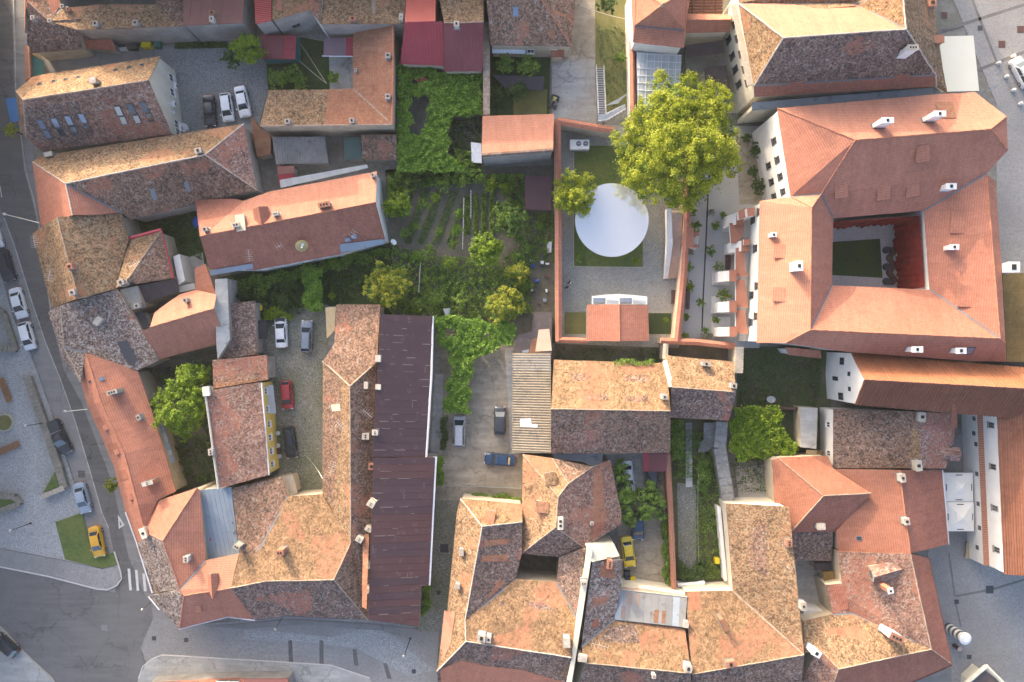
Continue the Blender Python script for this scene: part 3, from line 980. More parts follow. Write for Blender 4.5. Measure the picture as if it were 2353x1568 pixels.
gp('pavement', 'concrete', [(338,1520),(372,1508),(600,1520),(760,1530),(850,1560),(900,1640),(300,1640),(318,1560)], .12, side='stone_grey')
gp('pavement', 'asphalt_pale', [(480,1440),(660,1424),(850,1434),(968,1448),(940,1470),(880,1450),(700,1436),(560,1446)], .10, side='stone_grey')
for i, (a, b, c_, d_) in enumerate(((666,1472,676,1526),(738,1472,746,1530),(814,1492,826,1530),(884,1524,902,1560))):
    gp('paving_band', 'asphalt_dark', [(a-4,b),(a+5,b),(c_-2,d_),(c_-12,d_)], .014)
# yards and lanes
gp('lane', 'asphalt_pale', [(74,118),(400,104),(404,160),(74,190)], .006)
gp('yard', 'cobble', [(400,104),(600,112),(616,210),(592,296),(405,318),(388,150)], .010)
gp('grass_strip', 'grass_dark', [(400,98),(520,96),(526,110),(402,113)], .014)
gp('lawn', 'grass_dark', [(612,138),(692,86),(756,98),(758,206),(616,208)], .010)
gp('yard', 'concrete', [(756,128),(812,128),(812,206),(758,206)], .012)
gp('yard', 'soil_grey', [(590,288),(915,288),(915,400),(640,440),(590,440)], .006)
gp('yard', 'grass_dark', [(300,498),(460,462),(478,640),(420,660),(398,560),(300,548)], .008)
gp('yard', 'concrete', [(414,598),(466,580),(474,650),(420,660)], .012)
gp('lawn', 'grass_dark', [(494,640),(900,555),(905,732),(870,735),(748,700),(520,730)], .008)
gp('yard', 'cobble_green', [(588,740),(760,716),(748,840),(748,1145),(660,1145),(614,1095),(612,815)], .010)
gp('yard', 'soil', [(316,838),(500,800),(505,1130),(400,1140)], .006)
gp('vegetable_garden', 'soil', [(885,390),(1280,380),(1280,790),(905,735)], .006)
gp('lane', 'dirt', [(990,760),(1185,790),(1204,1160),(1000,1172),(985,1000)], .010)
gp('lane', 'concrete', [(1000,860),(1018,860),(1014,1040),(990,1040)], .016)
gp('lane', 'cobble_green', [(960,1150),(1064,1150),(1040,1420),(1020,1452),(955,1452)], .012)
gp('lane', 'concrete', [(1160,800),(1182,800),(1182,1044),(1174,1044)], .016)
gp('court', 'court_paving', [(1276,268),(1420,290),(1585,330),(1582,520),(1560,800),(1276,790)], .012)
gp('lawn', 'grass', [(1320,336),(1478,334),(1477,614),(1319,612)], .05, side='stone_pale')
gp('flower_bed', 'grass_dry', [(1297,718),(1352,718),(1352,768),(1297,768)], .05, side='stone_pale')
gp('lawn', 'grass_dark', [(1488,720),(1543,720),(1541,768),(1488,768)], .05, side='stone_pale')
gp('gravel_border', 'gravel', [(1292,714),(1297,714),(1297,768),(1352,768),(1352,776),(1292,776)], .03)
gp('garden_court', 'gravel_court', [(1585,290),(1760,290),(1760,480),(1745,800),(1556,800),(1582,520)], .008)
gp('yard', 'dirt', [(1690,318),(1760,300),(1750,470),(1700,470)], .014)
gp('lane', 'dirt', [(1262,-220),(1368,-220),(1368,150),(1262,150)], .006)
gp('lane', 'gravel', [(1268,140),(1366,136),(1372,292),(1268,272)], .010)
gp('grass_strip', 'grass_dry', [(1366,-220),(1446,-220),(1446,245),(1392,265),(1368,150)], .008)
gp('yard', 'grass_dark', [(1128,100),(1265,120),(1262,270),(1112,270)], .008)
gp('yard', 'grass_dry', [(1180,215),(1258,205),(1256,262),(1180,264)], .014)
gp('yard', 'soil', [(1276,784),(1532,784),(1535,840),(1270,835)], .006)
gp('yard', 'soil', [(1532,790),(1695,795),(1690,840),(1532,825)], .010)
gp('yard', 'yard_green', [(1695,795),(1905,800),(1910,940),(1880,1060),(1690,1060)], .006)
gp('garden', 'grass_worn', [(1540,955),(1650,960),(1690,1160),(1690,1365),(1550,1365)], .006)
gp('path', 'cobble_green', [(1556,1110),(1600,1115),(1600,1350),(1560,1350)], .012)
gp('yard', 'dirt', [(1386,1036),(1540,1036),(1552,1380),(1420,1370),(1420,1120)], .008)
gp('yard', 'concrete', [(1390,1038),(1478,1042),(1478,1130),(1420,1130)], .014)
gp('courtyard', 'soil', [(1180,1265),(1290,1275),(1285,1345),(1180,1335)], .006)
gp('courtyard', 'concrete', [(1815,1280),(1945,1270),(1965,1420),(1845,1432)], .006)
gp('courtyard', 'cloister_paving', [(1900,480),(2150,480),(2150,680),(1900,680)], .010)
gp('lawn', 'grass_dark', [(1905,557),(2022,549),(2028,639),(1905,632)], .05, side='stone_pale')
gp('terrace', 'concrete', [(1575,90),(1700,80),(1700,260),(1575,260)], .008)
gp('yard', 'gravel', [(1690,1080),(1790,1060),(1790,1160),(1700,1160)], .010)
# the square on the right
gp('paved_square', 'cobble_blue', [(2100,-220),(2640,-220),(2640,1760),(2060,1760),(2130,1290),(2160,1060),(2290,880),(2290,240)], .006)
for q in (((2150,-8),(2240,-60),(2243,-52),(2153,0)), ((2148,72),(2353,8),(2356,14),(2150,80)), ((2240,160),(2420,90),(2423,97),(2242,167)),
          ((2226,-30),(2292,140),(2287,142),(2220,-28)), ((2182,1270),(2196,1370),(2192,1371),(2178,1272)), ((2196,1368),(2280,1352),(2353,1330),(2353,1335),(2281,1357),(2196,1373)),
          ((2196,1378),(2210,1440),(2206,1441),(2192,1379))):
    gp('paving_band', 'asphalt', list(q), .011)
gp('planking', 'asphalt_pale', [(2080,1560),(2186,1535),(2190,1640),(2050,1640)], .02)

# road paint
for q in ((293,1307,6,50),(310,1310,6,48),(327,1318,6,41)):
    gp('road_marking', 'paint_road', [(q[0],q[1]),(q[0]+q[2],q[1]),(q[0]+q[2]+4,q[1]+q[3]),(q[0]+4,q[1]+q[3])], .020, .003)
tri = [(271,1183),(286,1207),(273,1216)]
tin = [(275,1197),(280,1206),(276,1209)]
for i in range(3):
    j = (i+1) % 3
    gp('road_marking', 'paint_road', [tri[i],tri[j],tin[j],tin[i]], .020, .003)
gp('road_marking', 'paint_road', [(-1,428),(1,428),(5,454),(3,454)], .020, .003)
# pale kerb lines beside the carriageway
def strip(name, mat, pts, wpx, z, thick):
    mb = MB()
    for (a, b) in zip(pts[:-1], pts[1:]):
        A, B_ = at(*a, z), at(*b, z)
        d = (B_ - A).normalized(); n = Vector((-d.y, d.x, 0)) * (wpx / 2 / 15.9)
        mb.prism([A - n, B_ - n, B_ + n, A + n], thick, mat)
    return mb.build(name)
tag(strip('kerb', 'concrete', [(27,-60),(31,0),(36,200),(58,388),(80,470),(95,545),(118,722)], 2.2, .13, .2), kind='structure')
tag(strip('kerb', 'concrete', [(9,500),(32,562),(69,681),(104,786),(139,873),(174,973),(211,1098),(234,1178),(250,1215)], 2.2, .045, .1), kind='structure')
tag(strip('kerb', 'stone_grey', [(68,806),(118,948),(171,1112),(188,1178),(207,1258),(224,1281)], 2.4, .13, .2), kind='structure')
tag(strip('kerb', 'concrete_pale', [(262,1268),(276,1312),(279,1330),(268,1346),(246,1356),(222,1354),(110,1325),(0,1303),(-200,1306)], 3.0, .14, .2), kind='structure')
tag(strip('kerb', 'concrete_pale', [(318,1560),(328,1532),(350,1514),(372,1506),(600,1519),(760,1529),(850,1559)], 2.5, .13, .2), kind='structure')
tag(strip('kerb', 'stone_pale', [(0,1440),(55,1500),(120,1560),(160,1640)], 3.0, .13, .2), kind='structure')
tag(strip('kerb', 'concrete', [(0,1258),(150,1287),(235,1306),(271,1297)], 1.6, .18, .2), kind='structure')
# black drain across the garden court
tag(strip('drain_channel', 'metal_black', [(1628,425),(1622,560),(1616,680),(1613,762)], 3.2, .03, .05), kind='structure')
tag(strip('kerb', 'stone_pale', [(1318,335),(1318,613),(1478,615)], 1.6, .075, .1), kind='structure')
# ================================================================== houses, top left
b = Bld('gable_house', 'house with white gable wall, air conditioners and paired roof windows beside the left street', [
    ('old_tan', [(36,209,5),(54,230,10.4),(341,184.5,10.4),(369,129,5),(100,171,5),(75,177,5)]),
    ('old_red', [(54,230,9),(341,184.5,9),(395,308,4.6),(97,349,4.6),(60,316,4.8)]),
    ('old_brown', [(36,209,5),(54,230,9),(60,316,4.8),(46,288,4.8)])], 'plaster_cream')
for u, v, g in ((96,286,1),(128,282,1),(159,277,1),(190,272,1),(273,255,2),(302,250,0),(332,246,0)):
    b.skylight(u, v, .85, 1.5, 'frame_dark', ('glass_dark','glass_sky','glass_blind')[g])
for u, v, g in ((109,308,1),(141,305,0),(171,300,0),(203,297,0),(284,277,2),(315,274,2),(345,270,0)):
    b.skylight(u, v, .85, 1.3, 'frame_dark', ('glass_dark','glass_sky','glass_blind')[g])
for u, v in ((91,193),(124,187),(151,183),(180,178),(265,161),(296,156),(326,150)):
    b.skylight(u, v, .6, .5, 'metal_zinc', 'glass_dark')
b.chimney(224,192, .9, .8, 1.2, 'plaster_chimney', 0, 'chimney_old')
b.patch([(55,250),(180,234),(205,335),(70,322)], 'old_dark')
b.windows((395,308),(341,184), [(.14,2.0,1.1,1.4),(.35,2.2,1.1,1.4),(.62,3.4,.25,1.0),(.8,3.9,.25,1.0)])
b.windows((369,129),(341,184), [(.35,2.0,1.1,1.4),(.8,2.4,1.1,1.4)])
b.box_on_wall((395,308),(341,184), .28, 1.2, (.9,.35,.6), 'chimney_white')
b.box_on_wall((395,308),(341,184), .85, 2.6, (.9,.35,.6), 'chimney_white')
b.box_on_wall((369,129),(341,184), .55, 1.2, (.9,.35,.6), 'chimney_white')

b = Bld('corner_house', 'old mottled house at the top left corner with repaired orange strip', [
    ('old_tan', [(180,69,6.2),(412,61,6.2),(360,11,4.6),(230,10,4.6),(140,20,5.2),(115,51,6.8)]),
    ('old_brown', [(412,61,6.2),(422,59,5.6),(420,-25,4.2),(357,-25,3.8),(360,11,4.6)]),
    ('old_brown', [(115,51,6.8),(140,20,5.2),(140,-60,5.2),(62,-60,7),(62,3,7.2)]),
    ('old_dark', [(59,76,5.0),(115,51,6.8),(62,3,7.2),(59,5,6)]),
    ('clay_dull', [(57,76,5.0),(59,5,6),(62,-60,6.5),(56,-60,5)])], 'plaster_grey', over=.1)
b.patch([(106,-8),(137,-8),(139,14),(117,44),(119,30)], 'clay_new')
b.chimney(226,60,.7,.7,.8); b.chimney(317,58,.7,.7,.8); b.chimney(150,20,.5,.5,.8); b.chimney(163,27,.4,.4,.7,'brick')
b = Bld('street_annex', 'dark tiled annex above the gated lane by the left street', [
    ('old_dark', [(63,78,5.5),(70,52,6.2),(186,44,6.2),(175,68,5.5),(190,113,3.6),(75,122,3.8),(62,102,4.5)])], 'plaster_beige')
b.chimney(84,47,.5,.5,.9); b.chimney(123,54,.5,.5,.9)
b = Bld('shed', 'small rust red lean-to roofed shed beside the dark annex', [
    ('clay_red', [(181,70,3.6),(205,92,2.9),(256,90,2.9),(268,117,2.2),(196,111,2.4),(186,100,2.6)])], 'plaster_grey')
b = Bld('gate_house', 'narrow tiled gate roof closing the lane at the left street', [
    ('clay_dull', [(57,105,3.0),(66,107,3.5),(69,180,3.5),(58,187,3.0)]), ('clay_dull', [(66,107,3.5),(73,120,3.0),(74,178,3.0),(69,180,3.5)])], 'plaster_beige', cat='gate')

b = Bld('maroon_roof_house', 'house with brown seamed sheet roof in the top row', [
    ('metal_maroon', [(420,-30,4.6),(563,-30,4.6),(557,53,6.2),(422,59,6.2)])], 'plaster_grey', over=.08)
b.panels(0, 1.45, ['metal_maroon'])
b.chimney(492,50,.6,.8,.9,'chimney_old'); b.chimney(490,33,.6,.5,.5,'brick')
b = Bld('striped_red_shed', 'red corrugated roof beside the grey wall in the top row', [
    ('metal_red', [(583,-30,4.6),(624,-30,4.6),(624,47,6.6),(587,56,6.6)])], 'plaster_grey', over=.08)
b.ribs(0, .32, .05, 'metal_red_lit', 'cross')
b = Bld('wall_house', 'sunlit tan roof above a tall grey wall with one small window', [
    ('old_sunlit', [(626,-30,5),(713,-30,5),(711,23,6.8),(626,47,6.8)])], 'plaster_grey', over=.06)
b.windows((711,23),(626,47), [(.55,3.2,1.1,.8)], 'frame_dark', sill=False)
b.patch([(637,-12),(648,-12),(648,24),(635,24)], 'clay_new')
b = Bld('white_party_house', 'narrow white walled block between two mottled roofs in the top row', [
    ('old_brown', [(713,-30,6.8),(742,-30,5.2),(736,54,7.0),(711,23,7.0)])], 'wall_white', over=.04)
b = Bld('mottled_top_house', 'greyish mottled roof with pale mortar streak and twin flue chimney in the top row', [
    ('old_tan', [(743,-30,4.4),(936,-30,4.4),(926,55,6.6),(735,55,6.6)])], 'plaster_grey', over=.08)
b.chimney(813,49,.8,.5,.9,'brick'); b.chimney(924,46,.5,1.0,1.0,'chimney_old',2)
b.patch([(851,-20),(864,-20),(862,32),(856,34)], 'cap_mortar')
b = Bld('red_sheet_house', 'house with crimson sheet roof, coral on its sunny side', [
    ('metal_red_lit', [(936,-45,4.8),(1003,-45,4.8),(1000,49,8),(930,51,8)]),
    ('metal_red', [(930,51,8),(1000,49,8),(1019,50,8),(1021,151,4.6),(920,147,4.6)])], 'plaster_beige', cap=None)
b.ribs(1, .42, .035, 'metal_red'); b.ribs(0, .42, .035, 'metal_red_lit')
b = Bld('ribbed_red_house', 'house with dark red ribbed roof and tan tiles on its north slope', [
    ('old_tan', [(1003,-45,5.0),(1111,-45,5.0),(1111,51,8),(1020,53,8)]),
    ('metal_darkred', [(1020,53,8),(1111,51,8),(1109,164,4.6),(1021,164,4.6)])], 'plaster_beige')
b.ribs(1, .30, .04, 'metal_darkred')
b.chimney(1050,62,.7,.7,1.0,'chimney_old')
b = Bld('hipped_old_house', 'big brown hipped roof with blue roof window right of the dark red roof', [
    ('old_brown', [(1117,-15,9),(1236,-15,9),(1313,107,5),(1128,104,5)]),
    ('old_brown', [(1236,-15,9),(1330,-85,5),(1313,107,5)]),
    ('old_brown', [(1117,-15,9),(1236,-15,9),(1330,-85,5),(1108,-90,5)])], 'plaster_beige', cap='cap_clay')
b.skylight(1185,27,.8,1.3,'metal_zinc','glass_sky')
b.windows((1313,107),(1128,104), [(.2,2.4,1,1.4),(.5,2.4,1,1.4)])
b.patch([(1273,22),(1300,34),(1300,40),(1273,32)], 'clay_mid'); b.patch([(1261,68),(1276,72),(1275,95),(1261,84)], 'clay_mid')
b = Bld('porch', 'small flat red porch roof below the big brown hipped roof', [('clay_dull', [(1265,109,3.1),(1297,110,3.1),(1296,131,2.8),(1265,132,2.8)])], 'plaster_beige', cat='porch')
b = Bld('white_lean_to', 'white sheet lean-to under the big brown hipped roof', [('white_metal', [(1130,106,3.0),(1208,107,3.0),(1207,124,2.7),(1131,122,2.7)])], None, cat='lean-to')

# ------------------------------------------------------------------ row two
b = Bld('long_hipped_house', 'long mottled hipped roof with orange street end and pale ridge tiles', [
    ('clay_new', [(74,372,5),(150,422,9),(166,495,9),(94,520,5)]),
    ('clay_new', [(150,422,9),(277,489,5),(222,494,6.5),(166,495,9)]),
    ('old_tan', [(74,372,5),(97,358,5),(560,285,5),(471,356,9),(150,422,9)]),
    ('old_pink', [(560,285,5),(590,437,5),(471,356,9)]),
    ('old_brown', [(150,422,9),(471,356,9),(590,437,5),(300,505,5),(277,489,5)])], 'plaster_grey', cap='cap_white')
b.chimney(461,350,.9,.7,.9); b.patch([(344,436),(354,434),(362,458),(352,462)], 'metal_zinc'); b.patch([(422,420),(431,417),(439,440),(430,443)], 'metal_zinc')
b.chimney(117,357,1.2,.6,.6,'stone_pale',0)
b = Bld('old_street_house', 'broad tan mottled roof facing the left street with chimneys on its ridge', [
    ('old_tan', [(75,537,5.5),(96,522,5.8),(131,499,9.5),(180,686,9.5),(118,708,5.5)]),
    ('old_tan', [(131,499,9.5),(279,491,5.5),(296,549,5.5),(265,664,5.5),(180,686,9.5)])], 'plaster_beige')
b.chimney(168,614,.7,.7,.9,'brick'); b.chimney(174,673,.8,.8,.9)
b.antenna(99,560,2.2,100); b.antenna(131,635,2,80)
b.patch([(119,597),(127,597),(152,690),(143,694)], 'old_sunlit')
b = Bld('hip_annex', 'small hipped mottled roof with crimson gutter right of the broad tan roof', [
    ('old_tan', [(299,549,4.6),(370,531,4.6),(296,639,7.6),(265,664,7.2)]),
    ('old_brown', [(370,531,4.6),(396,640,4.6),(310,653,6.4),(296,639,7.6)])], 'plaster_beige')
b.gutter([(299,548,4.5),(371,529,4.5)], 'red_gutter', .32); b.gutter([(371,529,4.5),(398,640,4.5)], 'red_gutter', .12)
b.antenna(320,610,1.6,30)
b.chimney(284,650,.9,.8,.8)
b = Bld('dark_shed', 'dark brown sheet roofed shed below the small hipped roof', [('rusty_sheet', [(315,657,5.0),(407,640,4.2),(412,672,3.4),(327,698,4.2)])], 'plaster_beige', cat='shed')
b.panels(0, 1.6, ['felt_dark', 'rusty_sheet'])
b = Bld('wall_block', 'bare beige wall block between the dark shed and the grey roof', [('stone_pale', [(275,666,5.5),(315,657,5.5),(327,698,5.2),(303,714,5.2)])], 'plaster_beige', cat='wall', over=.02)
b.chimney(322,704,.8,.6,1.0,'chimney_old')
b = Bld('lichen_house', 'grey lichen covered roof at the bend of the left street', [
    ('old_grey', [(110,717,5.5),(140,702,8),(148,800,8),(186,877,5.2),(147,830,5.4)]),
    ('old_grey', [(140,702,8),(270,665,6.4),(302,717,5.2),(366,828,4.8),(317,851,4.8),(262,836,5.6),(197,810,7.0),(148,800,8)]),
    ('old_grey', [(148,800,8),(197,810,7.0),(186,877,5.2)])], 'plaster_beige')
b.patch([(268,786),(291,783),(316,829),(293,836)], 'dark_slate', .25, 'roof_hatch')
b.chimney(230,738,1.3,.8,.6,'stone_pale',0)
b = Bld('orange_gable_house', 'bright orange gable roof with one chimney between old roofs', [
    ('clay_sunlit', [(345,752,7.5),(355,718,5.8),(412,677,4.6),(450,666,4.6),(498,677,5.4),(491,709,7.5)]),
    ('clay_new', [(325,762,7.0),(345,752,7.5),(491,709,7.5),(505,748,5.8),(498,791,4.5),(367,826,4.5)])], 'plaster_beige', cap='cap_clay')
b.chimney(433,691,.6,.6,1.2)
b = Bld('orange_annex', 'little orange roof leaning on the long brown house', [('clay_new', [(447,617,3.6),(472,607,4.2),(496,676,4.2),(450,665,3.6)])], 'plaster_beige', cat='annex')
b = Bld('slate_shed', 'small dark slate roof tucked beside the bright orange gable', [('dark_slate', [(304,720,4.6),(330,715,4.2),(344,752,4.2),(320,761,4.6)])], 'plaster_beige', cat='shed')
b = Bld('curved_orange_house', 'long curved orange roof following the left street with three chimneys', [
    ('clay_new', [(187,882,5.2),(197,812,7.0),(232,925,7.5),(200,930,5)]),
    ('clay_new', [(232,925,7.5),(285,1042,7.5),(262,1072,5),(200,930,5)]),
    ('clay_new', [(285,1042,7.5),(317,1160,7.5),(288,1177,5),(262,1072,5)]),
    ('clay_new', [(317,1160,7.5),(335,1230,6.8),(315,1250,5),(288,1177,5)]),
    ('clay_new', [(197,812,7),(317,852,5),(339,915,4.6),(232,925,7.5)]),
    ('clay_new', [(339,915,4.6),(372,1018,4.6),(285,1042,7.5),(232,925,7.5)]),
    ('clay_new', [(372,1018,4.6),(404,1130,4.6),(362,1150,6),(317,1160,7.5),(285,1042,7.5)]),
    ('clay_new', [(362,1150,6),(350,1177,6.4),(335,1214,6.8),(335,1230,6.8),(317,1160,7.5)])], 'plaster_beige', cap='cap_clay')
b.chimney(270,900,1.6,.6,1.5,'plaster_chimney',3,rot=15); b.chimney(325,958,.8,.5,.9,'plaster_chimney'); b.chimney(351,1106,.5,1.4,1.6,'brick',2,'chimney_old')
b.skylight(234,871,.5,.7,'metal_zinc','glass_sky'); b.skylight(207,877,.3,.5,'metal_zinc','glass_dark')
for u, v in ((230,973),(257,1032),(280,1093)):
    b.patch([(u-12,v-10),(u+8,v-15),(u+16,v+6),(u-3,v+14)], 'clay_dull')
for u, v in ((241,984),(267,1040),(298,1143)):
    b.dormer(u, v, .5, .7, .35, 'clay_new', 'clay_new')
b.chimney(336,1222,1.3,.6,.9,'plaster_cream')
b = Bld('corner_orange_house', 'orange street corner house with old grey tiles on its street slopes', [
    ('clay_new', [(362,1151,6),(452,1122,8.6),(374,1243,8.6),(338,1225,6.6),(335,1213,6.4),(350,1177,6.2)]),
    ('clay_new', [(452,1122,8.6),(459,1128,8),(472,1289,5.8),(413,1355,8.6),(374,1243,8.6)]),
    ('old_grey', [(338,1225,6.6),(374,1243,8.6),(413,1355,8.6),(350,1363,5.4),(315,1251,5.2)]),
    ('clay_sunlit', [(413,1355,8.6),(472,1289,5.8),(549,1273,5.8),(530,1352,9),(423,1369,9)]),
    ('clay_new', [(423,1369,9),(530,1352,9),(586,1425,5.5),(523,1417,5.5),(412,1445,5.5)]),
    ('old_grey', [(341,1370,5.5),(413,1355,8.6),(423,1369,9),(412,1445,5.5)])], 'plaster_beige', cap='cap_clay')
b.gutter([(288,1177,5),(315,1251,5.1),(350,1363,5.3)]); b.gutter([(412,1446,5.4),(523,1418,5.4),(586,1426,5.4)]); b.gutter([(341,1371,5.4),(366,1402,5.4)])
b.chimney(434,1281,.9,.7,1.0,'chimney_old',2); b.dormer(492,1317,1.1,2.2,.7,'clay_new','brick',True)
b.dormer(460,1404,.5,.9,.4,'clay_new','clay_new')
b = Bld('blue_sheet_house', 'pale blue seamed metal roof beside the orange corner house', [('metal_blue', [(457,1127,6.6),(531,1119,6.6),(550,1273,5.6),(472,1289,5.6)])], 'plaster_grey', over=.1)
b.panels(0, .62, ['metal_blue'], 'slope')
b.patch([(482,1238),(485,1238),(485,1243),(482,1243)], 'metal_red', .09)
for u, v in ((534,1202),(540,1222),(544,1226),(537,1226)):
    b.patch([(u-1.5,v-1.5),(u+1.5,v-1.5),(u+1.5,v+1.5),(u-1.5,v+1.5)], 'felt_dark', .09)
b = Bld('yellow_wall_house', 'red mottled roof with white parapet above a yellow courtyard wall', [
    ('old_red', [(472,899,7.6),(600,878,5.6),(617,1092,5.6),(502,1123,7.6)])], 'plaster_yellow', over=.12)
b.gutter([(470,897,7.8),(473,910,7.8),(488,1020,7.8),(502,1124,7.8)], 'concrete', .16, 'parapet'); b.gutter([(601,880,5.5),(618,1092,5.5)], 'white_metal', .12)
b.chimney(490,1037,.9,.6,.9,'chimney_old',2)
b.chimney(477,899,1.1,.8,.5,'plaster_cream',0)
b.windows((600,878),(617,1092), [(.1,3.6,.9,1.1),(.3,3.6,.9,1.1),(.47,3.4,.9,1.1),(.62,3.4,.9,1.2),(.77,3.4,.9,1.2),(.92,3.4,.9,1.2)])
b.antenna(560,935,.8,80,2,.6)
b = Bld('porch', 'glass porch roof on the yellow courtyard wall', [('polycarb', [(609,886,2.9),(627,885,2.6),(634,950,2.6),(616,952,2.9)])], None, cat='porch', caps=False)
b.panels(0, 1.35, ['polycarb'], 'slope', 'pane')
b = Bld('pink_roof_house', 'small pinkish mottled roof above the yellow walled house', [('old_red', [(488,828,6.2),(613,816,4.6),(616,873,4.6),(490,893,6.2)])], 'plaster_grey')
b = Bld('dark_mottled_house', 'dark mottled lean-to roof beside the parked white car', [('old_dark', [(527,698,4.4),(587,691,3.6),(592,814,3.6),(498,828,4.8),(528,790,4.4)])], 'plaster_grey')
b = Bld('party_wall', 'tall grey rendered party wall left of the dark mottled lean-to', [('concrete', [(494,642,6.0),(522,640,5.4),(528,780,5.4),(500,826,5.6),(497,790,6.0)])], 'plaster_grey', cat='wall', over=.02, caps=False)
b = Bld('solar_frame', 'black framed sheets standing in the yard beside the white car', [('black_foil', [(590,738,2.2),(612,735,1.8),(614,778,1.8),(592,780,2.2)])], None, cat='frame', caps=False)
b.panels(0, 1.3, ['black_foil'], 'cross', 'sheet')

# ------------------------------------------------------------------ long brown house in the middle left
b = Bld('long_brown_house', 'long red brown roof with big bronze dish and sunlit orange north slope', [
    ('clay_sunlit', [(459,543,8.3),(484,528,8.2),(545,475,6.6),(560,462,5.8),(621,440,5),(866,394,5),(863,465,8.6)]),
    ('clay_red', [(449,459,4.8),(542,457,5.4),(560,462,5.8),(545,475,6.6),(484,528,8.2),(459,543,8.3)]),
    ('clay_red', [(459,543,8.3),(863,465,8.6),(885,550,4.9),(778,585,4.9),(588,621,4.9),(481,618,5.2)])], 'wall_white', cap='cap_clay')
b.chimney(637,494,.9,.5,.9,'stone_pale',3); b.chimney(748,473,1.5,.6,.9,'brick',3); b.chimney(476,529,.7,.6,.9); b.chimney(546,519,1.1,.6,.8,'stone_pale',2); b.chimney(859,406,.5,.5,1.0)
b.dormer(603,482,1.9,2.6,.9,'clay_red','wall_white',True)
b.dormer(556,498,1.0,2.2,1.0,'stone_pale','plaster_beige')
b.skylight(799,551,.8,.6,'metal_zinc','glass_sky'); b.skylight(813,544,.8,.6,'metal_zinc','glass_sky')
b.windows((588,621),(778,585), [(.08,3.7,1,1),(.25,3.7,1,1),(.42,3.7,1,1),(.6,3.7,1,1),(.8,3.7,1,1)])
b.windows((588,621),(481,618), [(.1,3.8,1,1),(.3,3.8,1,1),(.5,3.8,1,1),(.75,3.8,1,1)])
b.antenna(580,590,1.6,95); b.antenna(816,540,1.2,60,3,.8); b.antenna(646,568,1.2,30,3,.8)
for q in (((781,562),(878,550),(884,561),(783,581)), ((482,622),(580,606),(582,617),(484,634))):
    b.patch(list(q), 'metal_blue', .16, 'dormer_window')
p, f = b.spot(697,566)
mb = MB()
c0 = p + Vector((0, 0, .9))
ax = Vector((.25, -.45, .85)).normalized(); e1 = ax.orthogonal().normalized(); e2 = ax.cross(e1)
for i in range(16):
    for r0, r1 in ((0, .45), (.45, .85)):
        a0, a1 = 2*math.pi*i/16, 2*math.pi*(i+1)/16
        q = [c0 + (e1*math.cos(a)+e2*math.sin(a))*r + ax*(.25*r*r) for a, r in ((a0,r0),(a0,r1),(a1,r1),(a1,r0))]
        mb.poly(q, 'bronze')
mb.cyl(p, c0, .05, .05, 'metal_pale', 6); mb.cyl(c0, c0 + ax*.8 , .04, .04, 'cloth_white', 6); mb.box(c0 + ax*.8, (.2,.2,.2), 'cloth_white'); mb.box(c0 + ax*.1 + e1*.2, (.35,.3,.12), 'cloth_white')
b.sub(mb.build('satellite_dish'))
b = Bld('glass_canopy', 'row of grey glass panels along the back of the long brown house', [('polycarb', [(643,414,3.2),(843,378,3.2),(846,386,3.0),(645,432,3.0)])], None, cat='canopy', caps=False)
b.panels(0, .92, ['polycarb'], 'slope', 'pane', .06)
b = Bld('glass_canopy', 'strip of glass panes along the curved orange roof', [('polycarb', [(358,970,3.4),(372,968,3.2),(402,1062,3.2),(388,1068,3.4)])], None, cat='canopy', caps=False)
b.panels(0, .6, ['polycarb', 'metal_blue'], 'slope', 'pane', .08)
b = Bld('terrace', 'narrow white terrace with potted cacti beside the crimson gutter', [('chimney_white', [(398,590,3.2),(412,584,3.2),(425,645,3.2),(410,655,3.2)])], 'wall_white', cat='terrace', over=.02, caps=False)
b = Bld('terrace', 'white walled flat roof between the terrace and the orange annex', [('concrete', [(405,660,3.0),(446,650,3.0),(450,664,3.0),(414,672,3.0)])], 'wall_white', cat='terrace', over=.02, caps=False)

# ------------------------------------------------------------------ L-shaped house and its yard
b = Bld('angled_house', 'L-shaped house with brown orange tiles and high rear walls', [
    ('clay_mid', [(811,75,3.2),(904,50,5.8),(901,286,5.8),(811,204,3.2)]),
    ('old_tan', [(617,207,3.2),(754,206,3.2),(746,289,5.8),(598,290,5.8)]),
    ('clay_mid', [(754,206,3.2),(811,204,3.2),(901,286,5.8),(746,289,5.8)])], 'plaster_beige', over=.06, valley='cap_mortar')
b.chimney(664,283,.7,.7,.8); b.chimney(811,281,.7,.7,.8); b.chimney(893,226,.7,.7,.8); b.chimney(893,132,.7,.7,.7,'plaster_chimney'); b.chimney(819,164,.35,.3,.5,'chimney_old')
b.gutter([(903,50,5.95),(903,170,5.95),(901,287,5.95)], 'cap_clay', .16, 'coping'); b.gutter([(598,290,5.95),(901,287,5.95)], 'cap_mortar', .14, 'coping')
b = Bld('red_canopy', 'ribbed red yard roof with teal side beside the lime tree', [('metal_red', [(600,81,3.0),(681,82,3.0),(678,136,2.7),(604,135,2.7)])], None, cat='canopy')
b.ribs(0, .4, .04, 'metal_darkred', 'cross'); b.patch([(602,84),(652,84),(650,134),(606,133)], 'metal_darkred', .07, 'roof_panel')
mb = MB(); mb.prism([at(681,82,2.95), at(691,90,1.2), at(690,145,1.2), at(678,136,2.65)], .04, 'teal_glass'); mb.prism([at(604,135,2.65), at(678,136,2.65), at(688,145,1.2), at(614,147,1.2)], .04, 'teal_glass'); b.sub(mb.build('side_sheet'), 'root')
